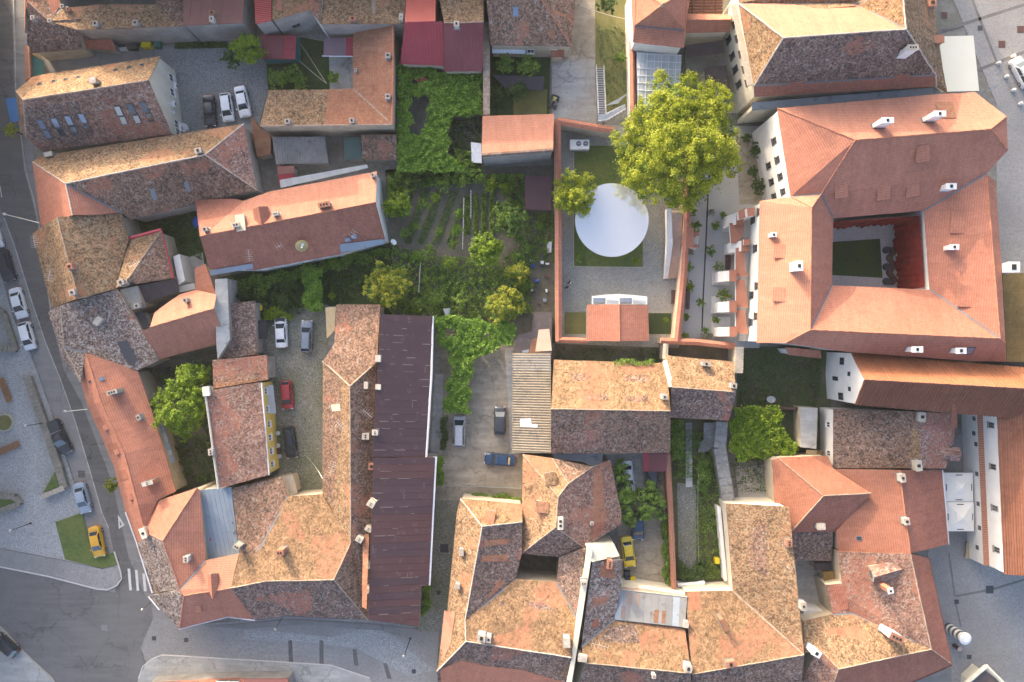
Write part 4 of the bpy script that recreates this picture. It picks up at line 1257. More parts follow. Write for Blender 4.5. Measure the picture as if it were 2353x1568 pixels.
b = Bld('mauve_canopy', 'small mauve ribbed canopy with crimson strip beside the L-shaped house', [('metal_mauve', [(744,89,3.0),(795,87,3.0),(795,130,2.7),(743,129,2.7)]), ('metal_red', [(795,87,3.0),(811,86,3.0),(811,130,2.7),(795,130,2.7)])], None, cat='canopy')
b.ribs(0, .36, .04, 'metal_mauve'); b.ribs(1, .36, .04, 'metal_red'); b.gutter([(740,129,2.65),(811,130,2.65)], 'white_metal', .08)
b = Bld('corrugated_shed', 'grey corrugated shed roof under the L-shaped house', [('asbestos', [(626,315,3.2),(746,315,3.2),(754,375,2.6),(634,377,2.6)])], 'plaster_grey', cat='shed')
b.ribs(0, .34, .09, 'asbestos')
b = Bld('green_shed', 'dark green flat shed roof below the L-shaped house', [('green_sheet', [(791,318,2.8),(829,316,2.8),(832,365,2.5),(791,368,2.5)])], 'plaster_grey', cat='shed')
b = Bld('tiled_shed', 'small mottled tiled shed beside the green flat shed', [('old_brown', [(831,310,3.4),(911,310,3.4),(912,368,2.6),(832,366,2.6)])], 'plaster_grey', cat='shed')
b = Bld('rusty_shed', 'rust brown sheet roof stepping down beside the L-shaped house', [('rusty_sheet', [(577,265,3.4),(598,296,3.4),(622,312,3.0),(622,354,2.8),(591,363,2.8),(580,300,3.2)])], 'plaster_grey', cat='shed')
b.panels(0, 1.1, ['rusty_sheet', 'rusty_sheet', 'clay_dull'], 'cross')
b = Bld('red_sheet_shed', 'small crimson corrugated sheet roof above the row of glass panels', [('metal_red', [(636,384,2.8),(676,380,2.8),(676,412,2.4),(642,430,2.4)])], 'plaster_grey', cat='shed')
b.ribs(0, .3, .04, 'metal_red')
b.patch([(637,385),(676,381),(676,398),(639,402)], 'metal_maroon', .06, 'roof_panel')
b = Bld('orange_monopitch_house', 'bright orange single slope roof beside the gravel lane', [('clay_sunlit', [(1109,267,4.8),(1273,262,4.8),(1271,344,7.6),(1107,356,7.6)])], 'plaster_grey', over=.08)
b.gutter([(1107,357,7.6),(1271,345,7.6)], 'old_dark', .3, 'coping')
# ================================================================== houses, bottom middle
b = Bld('long_ridge_house', 'long tan ridge roof beside the dark purple metal roof with aerials', [
    ('old_tan', [(742,830,5),(804,888,8.5),(806,1248,8.5),(763,1177,6.2),(741,1136,5)]),
    ('old_brown', [(804,888,8.5),(866,832,6.4),(858,1053,6.2),(846,1425,5.6),(806,1248,8.5)])], 'plaster_beige', cap='cap_mortar')
b.patch([(743,838),(782,872),(786,960),(778,1030),(772,1080),(764,1172),(742,1130)], 'old_brown', .02); b.antenna(788,975,1.8,-45); b.antenna(770,1070,2.0,70); b.antenna(850,948,2.0,-40)  # brown patch puts the shade on the lower west slope into the tiles
b.chimney(843,1001,.9,1.0,1.0,'plaster_chimney',2); b.patch([(760,930),(781,929),(782,944),(763,946)], 'stone_pale', .05)
for u, v in ((851,1210),(830,1234),(849,1292),(846,1348),(856,1154)):
    b.chimney(u, v, .7, 1.0, 1.4, 'stone_pale', 3, rot=60)
b.chimney(858,1069,.8,.8,1.2,'brick',1); b.chimney(843,885,1.0,.5,.7,'stone_pale',0)
b = Bld('north_slope_house', 'mottled tan roof whose hips meet the long ridge roof in a point', [
    ('old_brown', [(773,700,4.8),(874,700,4.8),(866,832,6.4),(804,888,8.5),(742,830,5.6),(768,790,5.2)])], 'plaster_beige')
b.gutter([(742,830,5.75),(804,888,8.6)], 'cap_mortar', .13, 'hip_tiles'); b.gutter([(804,888,8.6),(866,832,6.55)], 'cap_mortar', .13, 'hip_tiles')
b = Bld('board_shed', 'pale board lean-to roof at the end of the cobbled yard', [('wood_pale', [(748,707,3.2),(772,705,3.6),(769,760,3.6),(751,778,3.2)])], None, cat='shed')
b.panels(0, .5, ['wood_pale'], 'slope', 'board')
b = Bld('purple_metal_roof', 'upper dark purple sheet metal roof with pale worn seams', [
    ('metal_purple', [(874,722,8.2),(994,727,5.6),(991,860,5.6),(979,1051,5.6),(854,1050,8.2),(866,880,8.2)])], 'plaster_grey', over=.15)
b.panels(0, .98, ['metal_purple'], 'slope'); b.worn_seams(0, .98, 'worn', .4); b.gutter([(994,727,5.5),(991,860,5.5),(979,1051,5.5)], 'chimney_white', .2)
b.chimney(864,993,.7,.8,.8,'stone_pale',2); b.chimney(870,889,.7,.7,.4,'chimney_old',0); b.chimney(870,824,.9,.7,.5,'chimney_old',0)
b = Bld('purple_metal_roof', 'lower dark purple sheet metal roof edged by a white gutter', [
    ('metal_purple_red', [(858,1053,8.2),(1000,1051,5.6),(985,1345,5.6),(968,1348,5.8),(963,1439,5.8),(846,1425,8.2)])], 'plaster_grey', over=.15)
b.panels(0, .98, ['metal_purple_red', 'metal_purple_red', 'metal_purple'], 'slope')
b.worn_seams(0, .98, 'worn', .2)
mb = MB(); mb.prism([at(996,1050,5.6), at(1004,1050,5.5), at(989,1345,5.5), at(981,1345,5.6)], .12, 'white_metal'); b.sub(mb.build('gutter'))
b = Bld('lit_block_house', 'large sunlit tan roof facing the courtyard behind the corner house', [
    ('old_sunlit', [(661,1141,5),(741,1136,5),(763,1177,6.2),(806,1248,8.5),(767,1333,9),(611,1336,9),(590,1276,7.3)]),
    ('old_brown', [(532,1122,7.4),(648,1096,5),(661,1141,5),(590,1276,7.3),(552,1273,7.4)]),
    ('old_sunlit', [(552,1273,7.4),(590,1276,7.3),(611,1336,9),(530,1352,9)]),
    ('old_dark', [(530,1352,9),(611,1336,9),(767,1333,9),(846,1425,5.4),(660,1415,5.4),(586,1425,5.4)]),
    ('old_brown', [(767,1333,9),(806,1248,8.5),(846,1425,5.4)])], 'plaster_beige')
b.chimney(652,1262,.9,.6,1.9,'brick',2); b.chimney(553,1250,.9,.6,1.6,'plaster_chimney',2)
b.patch([(834,1230),(848,1226),(842,1400),(832,1395)], 'clay_mid'); b.patch([(602,1180),(640,1172),(612,1250),(596,1268)], 'old_red')
b.gutter([(586,1426,5.3),(660,1416,5.3),(846,1426,5.3)], 'flashing', .09)
b = Bld('gate_roof', 'narrow beige gate roof at the lower end of the cobbled yard', [('plaster_beige', [(650,1096,3.4),(672,1090,3.2),(684,1134,3.2),(663,1140,3.4)])], 'plaster_beige', cat='roof', caps=False)
# ------------------------------------------------------------------ corrugated shed and sunlit pair
b = Bld('corrugated_shed', 'long corrugated asbestos roof left of the sunlit tan house', [('asbestos_tan', [(1178,812,3.8),(1266,813,5.4),(1266,1042,5.4),(1178,1040,3.8)])], 'plaster_grey', cat='shed')
b.ribs(0, .36, .1, 'asbestos_tan', 'slope')
b.patch([(1195,963),(1220,962),(1221,975),(1235,976),(1235,983),(1196,981)], 'white_metal', .09, 'roof_panel')
b.patch([(1180,815),(1264,816),(1264,850),(1180,852)], 'asbestos', .04, 'roof_panel')
b = Bld('rusty_shed', 'patched rusty flat roof above the corrugated asbestos roof', [('felt_dark', [(1226,718,2.8),(1268,718,2.8),(1268,812,3.0),(1178,812,3.0),(1190,770,2.8),(1222,762,2.8)])], 'plaster_grey', cat='shed')
b.patch([(1238,758),(1262,756),(1268,806),(1230,808)], 'render_pink', .05, 'roof_panel'); b.patch([(1222,780),(1240,775),(1240,810),(1215,812)], 'rusty_sheet', .03, 'roof_panel'); b.patch([(1200,806),(1216,803),(1214,811),(1200,811)], 'metal_blue', .04, 'roof_panel')
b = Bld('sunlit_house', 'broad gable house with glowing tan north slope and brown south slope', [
    ('old_sunlit', [(1273,827,5.4),(1509,835,5.4),(1530,832,5.4),(1541,945,9.4),(1266,940,9.4)]),
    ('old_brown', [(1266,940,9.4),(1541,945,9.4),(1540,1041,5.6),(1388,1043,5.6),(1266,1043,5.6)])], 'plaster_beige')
b.chimney(1523,911,.7,.7,1.3,'chimney_old')
for q in (((1308,858),(1345,858),(1355,874),(1320,876)), ((1340,906),(1395,905),(1392,920),(1348,922)), ((1432,910),(1490,910),(1485,925),(1440,922)), ((1440,862),(1492,862),(1488,880),(1430,875))):
    b.patch(list(q), 'old_brown', .02)
b.patch([(1425,842),(1510,842),(1512,852),(1440,860)], 'clay_mid')
b.patch([(1274,1002),(1350,990),(1388,985),(1385,1030),(1310,1036),(1272,1020)], 'old_red')
b.gutter([(1528,830,5.6),(1543,890,7.4)], 'plaster_cream', .35, 'coping')
b = Bld('zinc_canopy', 'blue zinc valley roof below the broad gable house', [('metal_zinc', [(1268,1044,4.6),(1386,1043,4.6),(1382,1073,4.2),(1362,1073,4.4),(1340,1062,4.4),(1275,1055,4.6)])], None, cat='roof', caps=False)
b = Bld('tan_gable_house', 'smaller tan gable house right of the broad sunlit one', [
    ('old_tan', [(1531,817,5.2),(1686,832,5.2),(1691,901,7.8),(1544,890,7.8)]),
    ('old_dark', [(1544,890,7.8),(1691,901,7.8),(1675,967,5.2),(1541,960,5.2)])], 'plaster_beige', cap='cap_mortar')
b.chimney(1618,836,1.2,.6,1.2,'plaster_chimney'); b.chimney(1682,886,.8,.7,.9,'plaster_chimney')
b.patch([(1540,828),(1572,830),(1580,885),(1552,886)], 'old_sunlit', .02)
b = Bld('red_lean_to', 'small maroon ribbed lean-to over the parked dark car', [('metal_darkred', [(1477,1041,3.2),(1532,1044,3.2),(1532,1084,2.7),(1478,1084,2.7)])], None, cat='lean-to')
b.ribs(0, .26, .035, 'metal_maroon'); b.patch([(1478,1042),(1492,1042),(1488,1083),(1479,1083)], 'metal_red', .05, 'roof_panel')
# ------------------------------------------------------------------ hipped house with dormers and courtyard house
b = Bld('dormer_house', 'hipped old roof with dormers above the dark courtyard', [
    ('old_tan', [(1201,1044,5),(1283,1142,9),(1277,1212,9),(1199,1272,5.4)]),
    ('old_sunlit', [(1201,1044,5),(1269,1053,5),(1306,1112,8),(1283,1142,9)]),
    ('old_brown', [(1269,1053,5),(1362,1073,5.2),(1306,1112,8)]),
    ('old_red', [(1362,1073,5.2),(1402,1057,4.4),(1428,1178,4.4),(1428,1205,4.6),(1356,1250,6),(1340,1257,6.4),(1277,1212,9),(1283,1142,9),(1306,1112,8)]),
    ('old_dark', [(1199,1272,5.4),(1277,1212,9),(1340,1257,6.4),(1285,1281,5.4)])], 'plaster_beige')
b.dormer(1262,1085,1.3,1.7,1.0,'old_sunlit','chimney_white'); b.dormer(1232,1160,1.3,1.7,1.0,'old_sunlit','chimney_white')
b.chimney(1287,1200,1.5,.6,.8,'plaster_cream',2); b.chimney(1359,1201,.4,.4,.6)
b.patch([(1364,1078),(1382,1074),(1394,1200),(1362,1202)], 'clay_mid'); b.patch([(1360,1202),(1392,1200),(1388,1222),(1360,1238)], 'clay_red')
b = Bld('courtyard_house', 'old roofs around a dark square courtyard beside the lane', [
    ('old_tan', [(1058,1146,5),(1108,1210,8.6),(1069,1425,8.6),(1071,1474,9),(1004,1543,5),(1028,1400,5),(1050,1176,5)]),
    ('old_sunlit', [(1058,1146,5),(1200,1158,5),(1200,1200,8.4),(1108,1210,8.6)]),
    ('old_dark', [(1108,1210,8.6),(1200,1200,8.4),(1199,1272,5.2),(1185,1331,5.2),(1069,1425,8.6)]),
    ('old_sunlit', [(1185,1331,5.2),(1279,1339,5.2),(1327,1424,7.6),(1314,1512,9),(1071,1474,9),(1069,1425,8.6)]),
    ('old_dark', [(1285,1281,5.2),(1345,1258,7.6),(1327,1424,7.6),(1279,1339,5.2)]),
    ('old_dark', [(1004,1543,5),(1071,1474,9),(1314,1512,9),(1290,1640,5.2),(1010,1640,5)])], 'plaster_beige', cap='cap_white')
b.patch([(1021,1403),(1046,1410),(1036,1478),(1006,1540)], 'clay_sunlit'); b.patch([(1012,1540),(1060,1518),(1120,1532),(1200,1540),(1300,1570),(1298,1620),(1015,1620)], 'clay_new')
for q in (((1114,1243),(1170,1238),(1172,1250),(1112,1256)), ((1108,1279),(1168,1274),(1166,1290),(1106,1293)), ((1086,1375),(1150,1330),(1160,1340),(1090,1410))):
    b.patch(list(q), 'clay_mid')
b.chimney(1061,1266,.6,1.0,.8,'plaster_chimney',0,rot=0); b.chimney(1052,1343,.7,.7,.9,'plaster_chimney',0)
b.chimney(1107,1458,1.1,1.0,1.4,'chimney_old',1); b.chimney(1123,1462,.7,.9,1.2,'chimney_old',1); b.chimney(1301,1468,.9,1.4,1.4,'chimney_old',0,rot=0)
b.patch([(1086,1212),(1104,1206),(1104,1196),(1070,1170)], 'clay_mid')
for q in (((1086,1440),(1100,1408),(1160,1380),(1150,1420)), ((1212,1385),(1240,1380),(1300,1420),(1250,1425))):
    b.patch(list(q), 'old_dark', .02)
b.patch([(1232,1362),(1262,1365),(1255,1376),(1228,1390)], 'clay_mid', .03)
b.dormer(1128,1172,1.2,1.4,.9,'clay_mid','chimney_white')
# party wall and neighbour
b = Bld('party_wall', 'tall cream party wall running down beside the dark courtyard', [
    ('plaster_cream', [(1351,1258,8.8),(1362,1262,8.8),(1336,1432,8.8),(1312,1580,8.8),(1302,1580,8.8),(1326,1425,8.8)])], 'plaster_cream', cat='wall', over=.02, caps=False)
b.chimney(1340,1337,.9,.8,.8,'stone_pale',2)
b = Bld('gable_wall', 'cream end wall with sloping top above the yellow taxi', [
    ('plaster_cream', [(1346,1254,8.2),(1411,1250,5.4),(1424,1278,5.8),(1360,1292,9.0)])], 'plaster_cream', cat='wall', over=.02, caps=False)
b = Bld('slate_metal_house', 'old roof house with grey glazed metal panel above the taxi yard', [
    ('old_grey', [(1361,1292,8.6),(1431,1286,6),(1427,1354,5.8),(1420,1390,6.2),(1411,1424,6.4),(1336,1486,8.6)]),
    ('old_sunlit', [(1336,1486,8.6),(1411,1424,6.2),(1574,1443,6.2),(1588,1548,9),(1346,1524,9)]),
    ('old_dark', [(1346,1524,9),(1588,1548,9),(1592,1640,6),(1310,1640,6)])], 'plaster_cream')
b.patch([(1380,1300),(1412,1300),(1414,1330),(1378,1326)], 'clay_mid'); b.patch([(1362,1375),(1390,1378),(1388,1390),(1360,1388)], 'clay_mid'); b.patch([(1362,1428),(1376,1420),(1376,1440),(1358,1446)], 'clay_red')
b.chimney(1399,1293,1.1,.6,.9,'brick',3); b.chimney(1337,1506,.9,1.3,1.1,'chimney_old',0); b.chimney(1577,1528,1.0,1.0,1.3,'chimney_old'); b.chimney(1499,1546,.5,.5,1.2,'chimney_old',2); b.chimney(1572,1428,.7,.9,1.2,'chimney_old',0)
b.antenna(1375,1470,2.2,-15,6,2.2)
b.patch([(1402,1440),(1460,1435),(1470,1478),(1400,1478),(1380,1470)], 'old_dark', .02)
b = Bld('metal_panel_roof', 'grey blue seamed metal roof with dirty panes above the taxi yard', [
    ('metal_grey', [(1421,1356,5.2),(1579,1374,5.2),(1574,1442,6.5),(1412,1424,6.5)])], 'plaster_cream', cat='roof', over=.1, caps=False)
b.panels(0, 1.0, ['metal_grey', 'metal_grey', 'metal_blue'], 'slope')
for q in (((1444,1362),(1454,1363),(1452,1390),(1442,1389)), ((1462,1364),(1471,1365),(1469,1392),(1460,1391)), ((1428,1392),(1438,1393),(1436,1422),(1426,1421)), ((1504,1402),(1514,1403),(1512,1432),(1502,1431)), ((1522,1403),(1530,1404),(1528,1433),(1520,1432))):
    b.patch(list(q), 'rusty_sheet' if q[0][0] > 1440 and q[0][1] > 1385 else 'worn', .075, 'pane')
b.gutter([(1421,1354,5.2),(1579,1372,5.2)], 'stone_pale', .1)
b = Bld('parapet', 'low cream parapet with flower pots along the seamed metal roof', [('render_pink', [(1432,1350,4.6),(1470,1352,4.6),(1578,1368,4.6),(1577,1373,4.6),(1422,1355,4.6)])], 'plaster_cream', cat='wall', over=.01, caps=False)
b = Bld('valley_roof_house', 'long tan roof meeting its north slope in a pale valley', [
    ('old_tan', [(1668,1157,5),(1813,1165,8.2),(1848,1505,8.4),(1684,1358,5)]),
    ('old_sunlit', [(1574,1360,5),(1684,1358,5),(1848,1505,8.4),(1591,1550,8.6)]),
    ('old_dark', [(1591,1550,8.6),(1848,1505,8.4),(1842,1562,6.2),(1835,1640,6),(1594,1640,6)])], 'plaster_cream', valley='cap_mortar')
b.chimney(1656,1425,.5,1.6,1.9,'clay_mid',0,rot=25); b.chimney(1808,1245,.9,.6,.9,'brick',2,rot=90); b.chimney(1840,1388,.7,1.2,1.0,'plaster_chimney',1,rot=0)
b.chimney(1676,1522,1.1,.7,.7,'brick'); b.antenna(1806,1300,1.5,-30,2,.8)
b.patch([(1722,1220),(1760,1200),(1764,1330),(1724,1300)], 'old_brown', .02); b.patch([(1580,1362),(1608,1362),(1612,1400),(1584,1404)], 'clay_mid', .03)
# ------------------------------------------------------------------ bottom right block
b = Bld('white_box_house', 'low mottled roof over the grey courtyard', [('old_dark', [(1816,1224,5),(1914,1222,5),(1911,1289,3.8),(1822,1289,3.8)])], 'plaster_grey')
b = Bld('hipped_orange_house', 'hipped orange roof with pale hips above the grey courtyard', [
    ('clay_dull', [(1787,1052,5),(1902,1047,5),(1915,1078,5.8),(2003,1134,8),(1892,1140,8)]),
    ('clay_dull', [(1774,1058,5),(1787,1052,5),(1892,1140,8),(1817,1224,5),(1780,1157,5)]),
    ('clay_red', [(1892,1140,8),(2003,1134,8),(1921,1222,5.2),(1817,1224,5)])], 'plaster_beige')
b.chimney(1881,1207,1.2,.9,.9,'chimney_old',0)
b = Bld('wide_orange_house', 'wide orange roof left of the two white parasols', [
    ('clay_dull', [(1915,1078,5.8),(2067,1081,8.4),(2092,1272,8.4),(1926,1268,5.6),(1921,1222,5.5),(2003,1134,7.2)]),
    ('clay_red', [(2067,1081,8.4),(2165,1081,5.4),(2179,1251,5.4),(2092,1272,8.4)])], 'plaster_beige', cap='cap_clay')
b.chimney(2066,1096,1.2,.7,1.0,'chimney_old'); b.chimney(2076,1195,1.0,.7,.9,'chimney_old'); b.skylight(1974,1237,.6,.7,'metal_zinc','glass_dark')
b.gutter([(2166,1081,5.3),(2180,1251,5.3)], 'white_metal', .09)
b = Bld('flat_brown_house', 'flat mottled brown roof with white wall and sunlit ridge near the parasols', [
    ('old_brown', [(1915,940,5.4),(2110,946,7.6),(2114,1076,7.6),(1915,1076,5.4)]),
    ('old_pink', [(2110,946,7.6),(2192,952,5.2),(2194,1010,5.2),(2174,1077,5.2),(2114,1076,7.6)])], 'wall_white', cap=None)
b.chimney(2111,957,1.4,.9,.9,'stone_pale',1); b.chimney(2102,1068,1.6,.9,1.0,'stone_pale',1)
b.dormer(2194,1042,1.6,2.0,.9,'old_pink','plaster_beige',True)
b.patch([(2096,985),(2112,985),(2113,1062),(2088,1064)], 'old_sunlit', .02)  # strip of sunlight along the ridge, laid on as paler tiles
b.windows((1915,1076),(1915,940), [(.2,3.2,.8,1.2),(.72,3.2,.8,1.2)])
b = Bld('terrace', 'beige flat terrace roof beside the white wall and the leafy arbour', [('concrete', [(1840,936,3.0),(1879,938,3.0),(1876,1032,3.0),(1840,1028,3.0)])], 'plaster_beige', cat='terrace', over=.02, caps=False)
b = Bld('step_roof', 'olive slatted little roof below the beige terrace', [('wood_pale', [(1853,1034,2.6),(1893,1036,2.6),(1892,1048,2.4),(1853,1048,2.4)])], None, cat='roof', caps=False)
b.panels(0, .5, ['wood_pale', 'moss_flat'], 'slope', 'slat', .05)
b = Bld('corner_tile_house', 'big L-shaped old tiled house at the lower right corner with tall white chimney', [
    ('old_red', [(1926,1268,5.7),(2092,1273,9),(2140,1492,9),(1960,1410,5.4),(1914,1412,5),(1898,1345,5),(1935,1341,5.6)]),
    ('clay_red', [(2092,1273,9),(2134,1283,6.4),(2188,1528,6),(2140,1492,9)]),
    ('clay_red', [(2140,1492,9),(2188,1528,6),(2075,1576,6),(1890,1640,6),(1927,1538,9)]),
    ('old_tan', [(1847,1428,6),(1914,1412,5),(1960,1410,5.4),(2140,1492,9),(1927,1538,9),(1889,1498,8),(1850,1500,7)]),
    ('old_red', [(1872,1506,8),(1889,1498,8),(1927,1538,9),(1890,1640,6),(1842,1562,6.4)])], 'plaster_beige')
b.dormer(1998,1318,2.2,2.6,.8,'old_pink','plaster_grey',True)
b.chimney(2020,1341,.6,.6,3.2,'brick',1,'chimney_white'); b.chimney(2036,1447,2.2,1.0,3.0,'chimney_white',3,'brick',rot=-25); b.chimney(1862,1487,1.3,.9,2.2,'chimney_white',1,rot=-30)
b.patch([(2060,1440),(2110,1400),(2128,1480),(2080,1472)], 'old_grey', .02); b.patch([(1904,1350),(1940,1345),(1950,1400),(1918,1408)], 'clay_red', .02)
b.patch([(1900,1445),(1960,1440),(1998,1450),(1996,1478),(1920,1488)], 'clay_mid', .02)
b.gutter([(2134,1283,6.3),(2188,1529,5.9),(2075,1577,5.9)], 'clay_red', .1)
b = Bld('white_courtyard_wall', 'white walled court roof with one grate in the grey courtyard', [('concrete_pale', [(1846,1402,3.2),(1905,1405,3.2),(1914,1412,3.2),(1847,1428,3.2)])], 'wall_white', cat='wall', over=.02, caps=False)
b = Bld('hut', 'two small dark flat hut roofs standing in the grey courtyard', [('felt_dark', [(1872,1294,2.6),(1908,1292,2.6),(1912,1310,2.6),(1872,1312,2.6)]), ('moss_flat', [(1890,1314,3.0),(1928,1312,3.0),(1932,1338,3.0),(1896,1340,3.0)])], 'plaster_beige', cat='hut', caps=False)
# ------------------------------------------------------------------ the barrel-tiled church range
b = Bld('barrel_tile_range', 'tall white gabled range with orange barrel tile roof at the right edge', [
    ('clay_barrel', [(1955,810,9),(1986,872,13),(2560,904,13),(2560,862,9),(2353,845,9)]),
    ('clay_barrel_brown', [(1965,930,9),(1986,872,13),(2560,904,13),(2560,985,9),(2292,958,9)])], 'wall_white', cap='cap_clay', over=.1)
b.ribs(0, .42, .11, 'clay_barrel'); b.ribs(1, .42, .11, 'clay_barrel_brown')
b.windows((1955,810),(1986,872), [(.35,5.5,1.0,1.4),(.85,8,.6,.8)], 'frame_dark', sill=False)
b.windows((1965,930),(1986,872), [(.2,5.0,1.0,1.6),(.55,8,.6,.8),(.9,3.5,.6,1.8)], 'frame_dark', sill=False)
b.patch([(2186,985-3),(2200,984),(2198,930),(2188,929)], 'clay_barrel_brown', .12)
b = Bld('barrel_tile_wing', 'white walled wing with brown barrel tiles and a brick band behind the parasols', [
    ('clay_barrel_brown', [(2292,958,8),(2440,880,12.6),(2452,1330,12.6),(2308,1320,8)]),
    ('clay_barrel_brown', [(2440,880,12.6),(2560,950,8),(2560,1330,8),(2452,1330,12.6)])], 'wall_white', cap='cap_clay', over=.12, relax=0)
b.ribs(0, .30, .085, 'clay_barrel_brown', 'cross')
b.windows((2292,958),(2308,1320), [(.06,6.4,.8,1.3),(.33,6.4,.8,1.3),(.60,6.4,.8,1.3),(.87,6.4,.8,1.3)], 'plaster_grey', 'glass_dark')
mb = MB()
A, B_ = b.inner[(2292,958)], b.inner[(2308,1320)]
d = (Vector((B_.x, B_.y, 0)) - Vector((A.x, A.y, 0))); n = Vector((-abs(d.y), -d.x if d.y < 0 else d.x, 0)).normalized()
n = Vector((d.y, -d.x, 0)).normalized(); n = n if n.x < 0 else -n
q0, q1 = Vector((A.x, A.y, 0)), Vector((B_.x, B_.y, 0))
P = [q0, q1, q1 + n*.5, q0 + n*.5]
mb.prism([p + Vector((0, 0, 4.2)) for p in P], 4.2, 'wall_white')
b.sub(mb.build('plinth_wall'), 'root')
mb = MB(); L = (q1-q0).length; dn = (q1-q0).normalized(); k = int(L/.32)
for i in range(k):
    c = q0 + dn*(L*(i+.5)/k) + n*.28 + Vector((0, 0, 4.30))
    mb.box(c, (L/k*.9, .75, .09), 'brick', dn, (Vector((0,0,1)) + n*.35))
o = b.sub(mb.build('brick_coping'), 'root'); o['kind'] = 'stuff'
b.sub(mb.build('brick_coping') if False else o, 'root')
for fr, z in ((.03,3.2),(.13,3.0),(.20,3.4),(.40,3.3),(.60,3.3),(.76,3.4),(.9,2.6)):
    mb = MB(); c = q0 + (q1-q0)*fr + n*.52 + Vector((0, 0, z)); mb.box(c, (.6,.06,.7), 'frame_dark', dn); b.sub(mb.build('window'), 'root')

# ================================================================== top right: tower, beige house, cloister
b = Bld('orange_tower', 'square orange pyramid roofed tower beside the glass hall', [
    ('clay_new', [(1522,11,12.5),(1459,59,9.2),(1574,70,9.2)]), ('clay_new', [(1522,11,12.5),(1462,-25,9.2),(1459,59,9.2)]),
    ('clay_new', [(1522,11,12.5),(1578,-20,9.2),(1462,-25,9.2)]), ('clay_new', [(1522,11,12.5),(1574,70,9.2),(1578,-20,9.2)]),
    ('clay_new', [(1459,59,9.2),(1574,70,9.2),(1570,110,7.4),(1455,97,7.4)]), ('clay_new', [(1462,-25,9.2),(1459,59,9.2),(1455,97,7.4),(1450,-42,7.4)]),
    ('clay_new', [(1574,70,9.2),(1578,-20,9.2),(1590,-40,7.4),(1570,110,7.4)]), ('clay_new', [(1578,-20,9.2),(1462,-25,9.2),(1450,-42,7.4),(1590,-40,7.4)])], 'wall_white', cap='cap_clay')
p, f = b.spot(1522,12); mb = MB(); mb.cyl(p - Vector((0,0,.3)), p + Vector((0,0,.7)), .25, .05, 'metal_steel', 8); b.sub(mb.build('finial'))
b = Bld('link_roof', 'low orange ridge roof linking the tower to the beige house', [
    ('clay_sunlit', [(1578,32,6.4),(1680,34,6.4),(1680,46,7.6),(1577,46,7.6)]), ('clay_new', [(1577,46,7.6),(1680,46,7.6),(1677,74,6),(1574,75,6)])], 'plaster_cream', cap='cap_clay')
b = Bld('pergola_roof', 'brown ribbed roof with dark beams beside the orange tower', [('clay_mid', [(1580,-40,5.5),(1662,-40,5.5),(1660,31,4.6),(1580,32,4.6)])], 'plaster_cream', caps=False)
b.ribs(0, .4, .1, 'wood_dark', 'cross'); b.ribs(0, 1.6, .09, 'wood_dark', 'slope', 'beam', None, .06)
b = Bld('glass_hall', 'white barred glass roof beneath the big yellow green tree', [('glass_pale', [(1463,120,4.6),(1566,128,4.6),(1560,250,4.2),(1464,250,4.2)])], 'plaster_cream', cat='glasshouse', caps=False)
b.panels(0, 1.0, ['glass_pale', 'polycarb'], 'slope', 'pane', .1); b.ribs(0, 1.0, .07, 'white_metal', 'cross', 'glazing_bar', None, .07); b.ribs(0, 1.0, .05, 'white_metal', 'slope', 'rafter', None, .07)
b.gutter([(1456,99,5.6),(1570,112,5.6)], 'dark_slate', .5, 'fascia')
b = Bld('coping_wall', 'orange coped wall along the glass hall', [('clay_new', [(1446,96,4.4),(1454,97,4.7),(1457,300,4.7),(1449,300,4.4)]), ('clay_new', [(1454,97,4.7),(1459,99,4.4),(1462,300,4.4),(1457,300,4.7)])], 'wall_white', cat='wall', cap=None)
b = Bld('dark_awning', 'dark purple awning in the sunken court right of the glass hall', [('felt_dark', [(1574,104,4.2),(1661,93,4.2),(1664,122,3.8),(1580,131,3.8)])], None, cat='awning', caps=False)
b = Bld('dark_awning', 'dark flat roof half hidden behind the big tree', [('felt_dark', [(1618,156,3.2),(1668,150,3.2),(1680,205,3.0),(1625,210,3.0)])], 'plaster_cream', cat='awning', caps=False)
b = Bld('beige_hipped_house', 'large beige house with steep dark hipped roof and sunlit pink slope at the top right', [
    ('clay_sunlit', [(1697,8,11),(1960,8,11),(2083,67,17),(1800,87,17)]),
    ('old_tan', [(1697,8,11),(1800,87,17),(1733,197,10)]),
    ('old_dark', [(1800,87,17),(2083,67,17),(2150,172,10),(1733,197,10)]),
    ('clay_red', [(1733,197,10),(2150,172,10),(2152,199,8.8),(1733,223,8.8)]),
    ('old_tan', [(1960,8,11),(2075,-20,17),(2083,67,17)]),
    ('old_tan', [(2083,67,17),(2075,-20,17),(2145,-20,10.5),(2157,100,10.4),(2177,214,8.6),(2152,199,8.8),(2150,172,10)]),
    ('old_tan', [(1697,8,11),(1700,-40,10),(2060,-60,13),(2075,-20,17),(1960,8,11)])], 'plaster_cream', cap='cap_white', relax=0)
b.chimney(2074,127,1.5,.7,2.6,'chimney_white',3,'stone_pale',rot=0)
b.dormer(1825,212,1.8,1.2,.3,'clay_red','flashing'); b.dormer(2067,193,1.8,1.2,.3,'clay_red','flashing')
b.chimney(2135,12,.9,.8,.8,'brick'); b.chimney(2150,95,.9,1.3,.7,'brick',0)
b.windows((1733,223),(1733,197), [])
b.windows((1697,8),(1733,197), [(.12,7.6,.9,1.5),(.3,7.6,.9,1.5),(.5,7.6,.9,1.5),(.7,7.6,.9,1.5),(.88,7.6,.9,1.5),(.2,4,.9,1.8),(.42,4,.9,1.8),(.6,4,.9,1.8),(.8,4,.9,1.8)], 'frame_dark')
b.patch([(1697,9),(1955,9),(1968,14),(1730,32)], 'old_tan', .03)
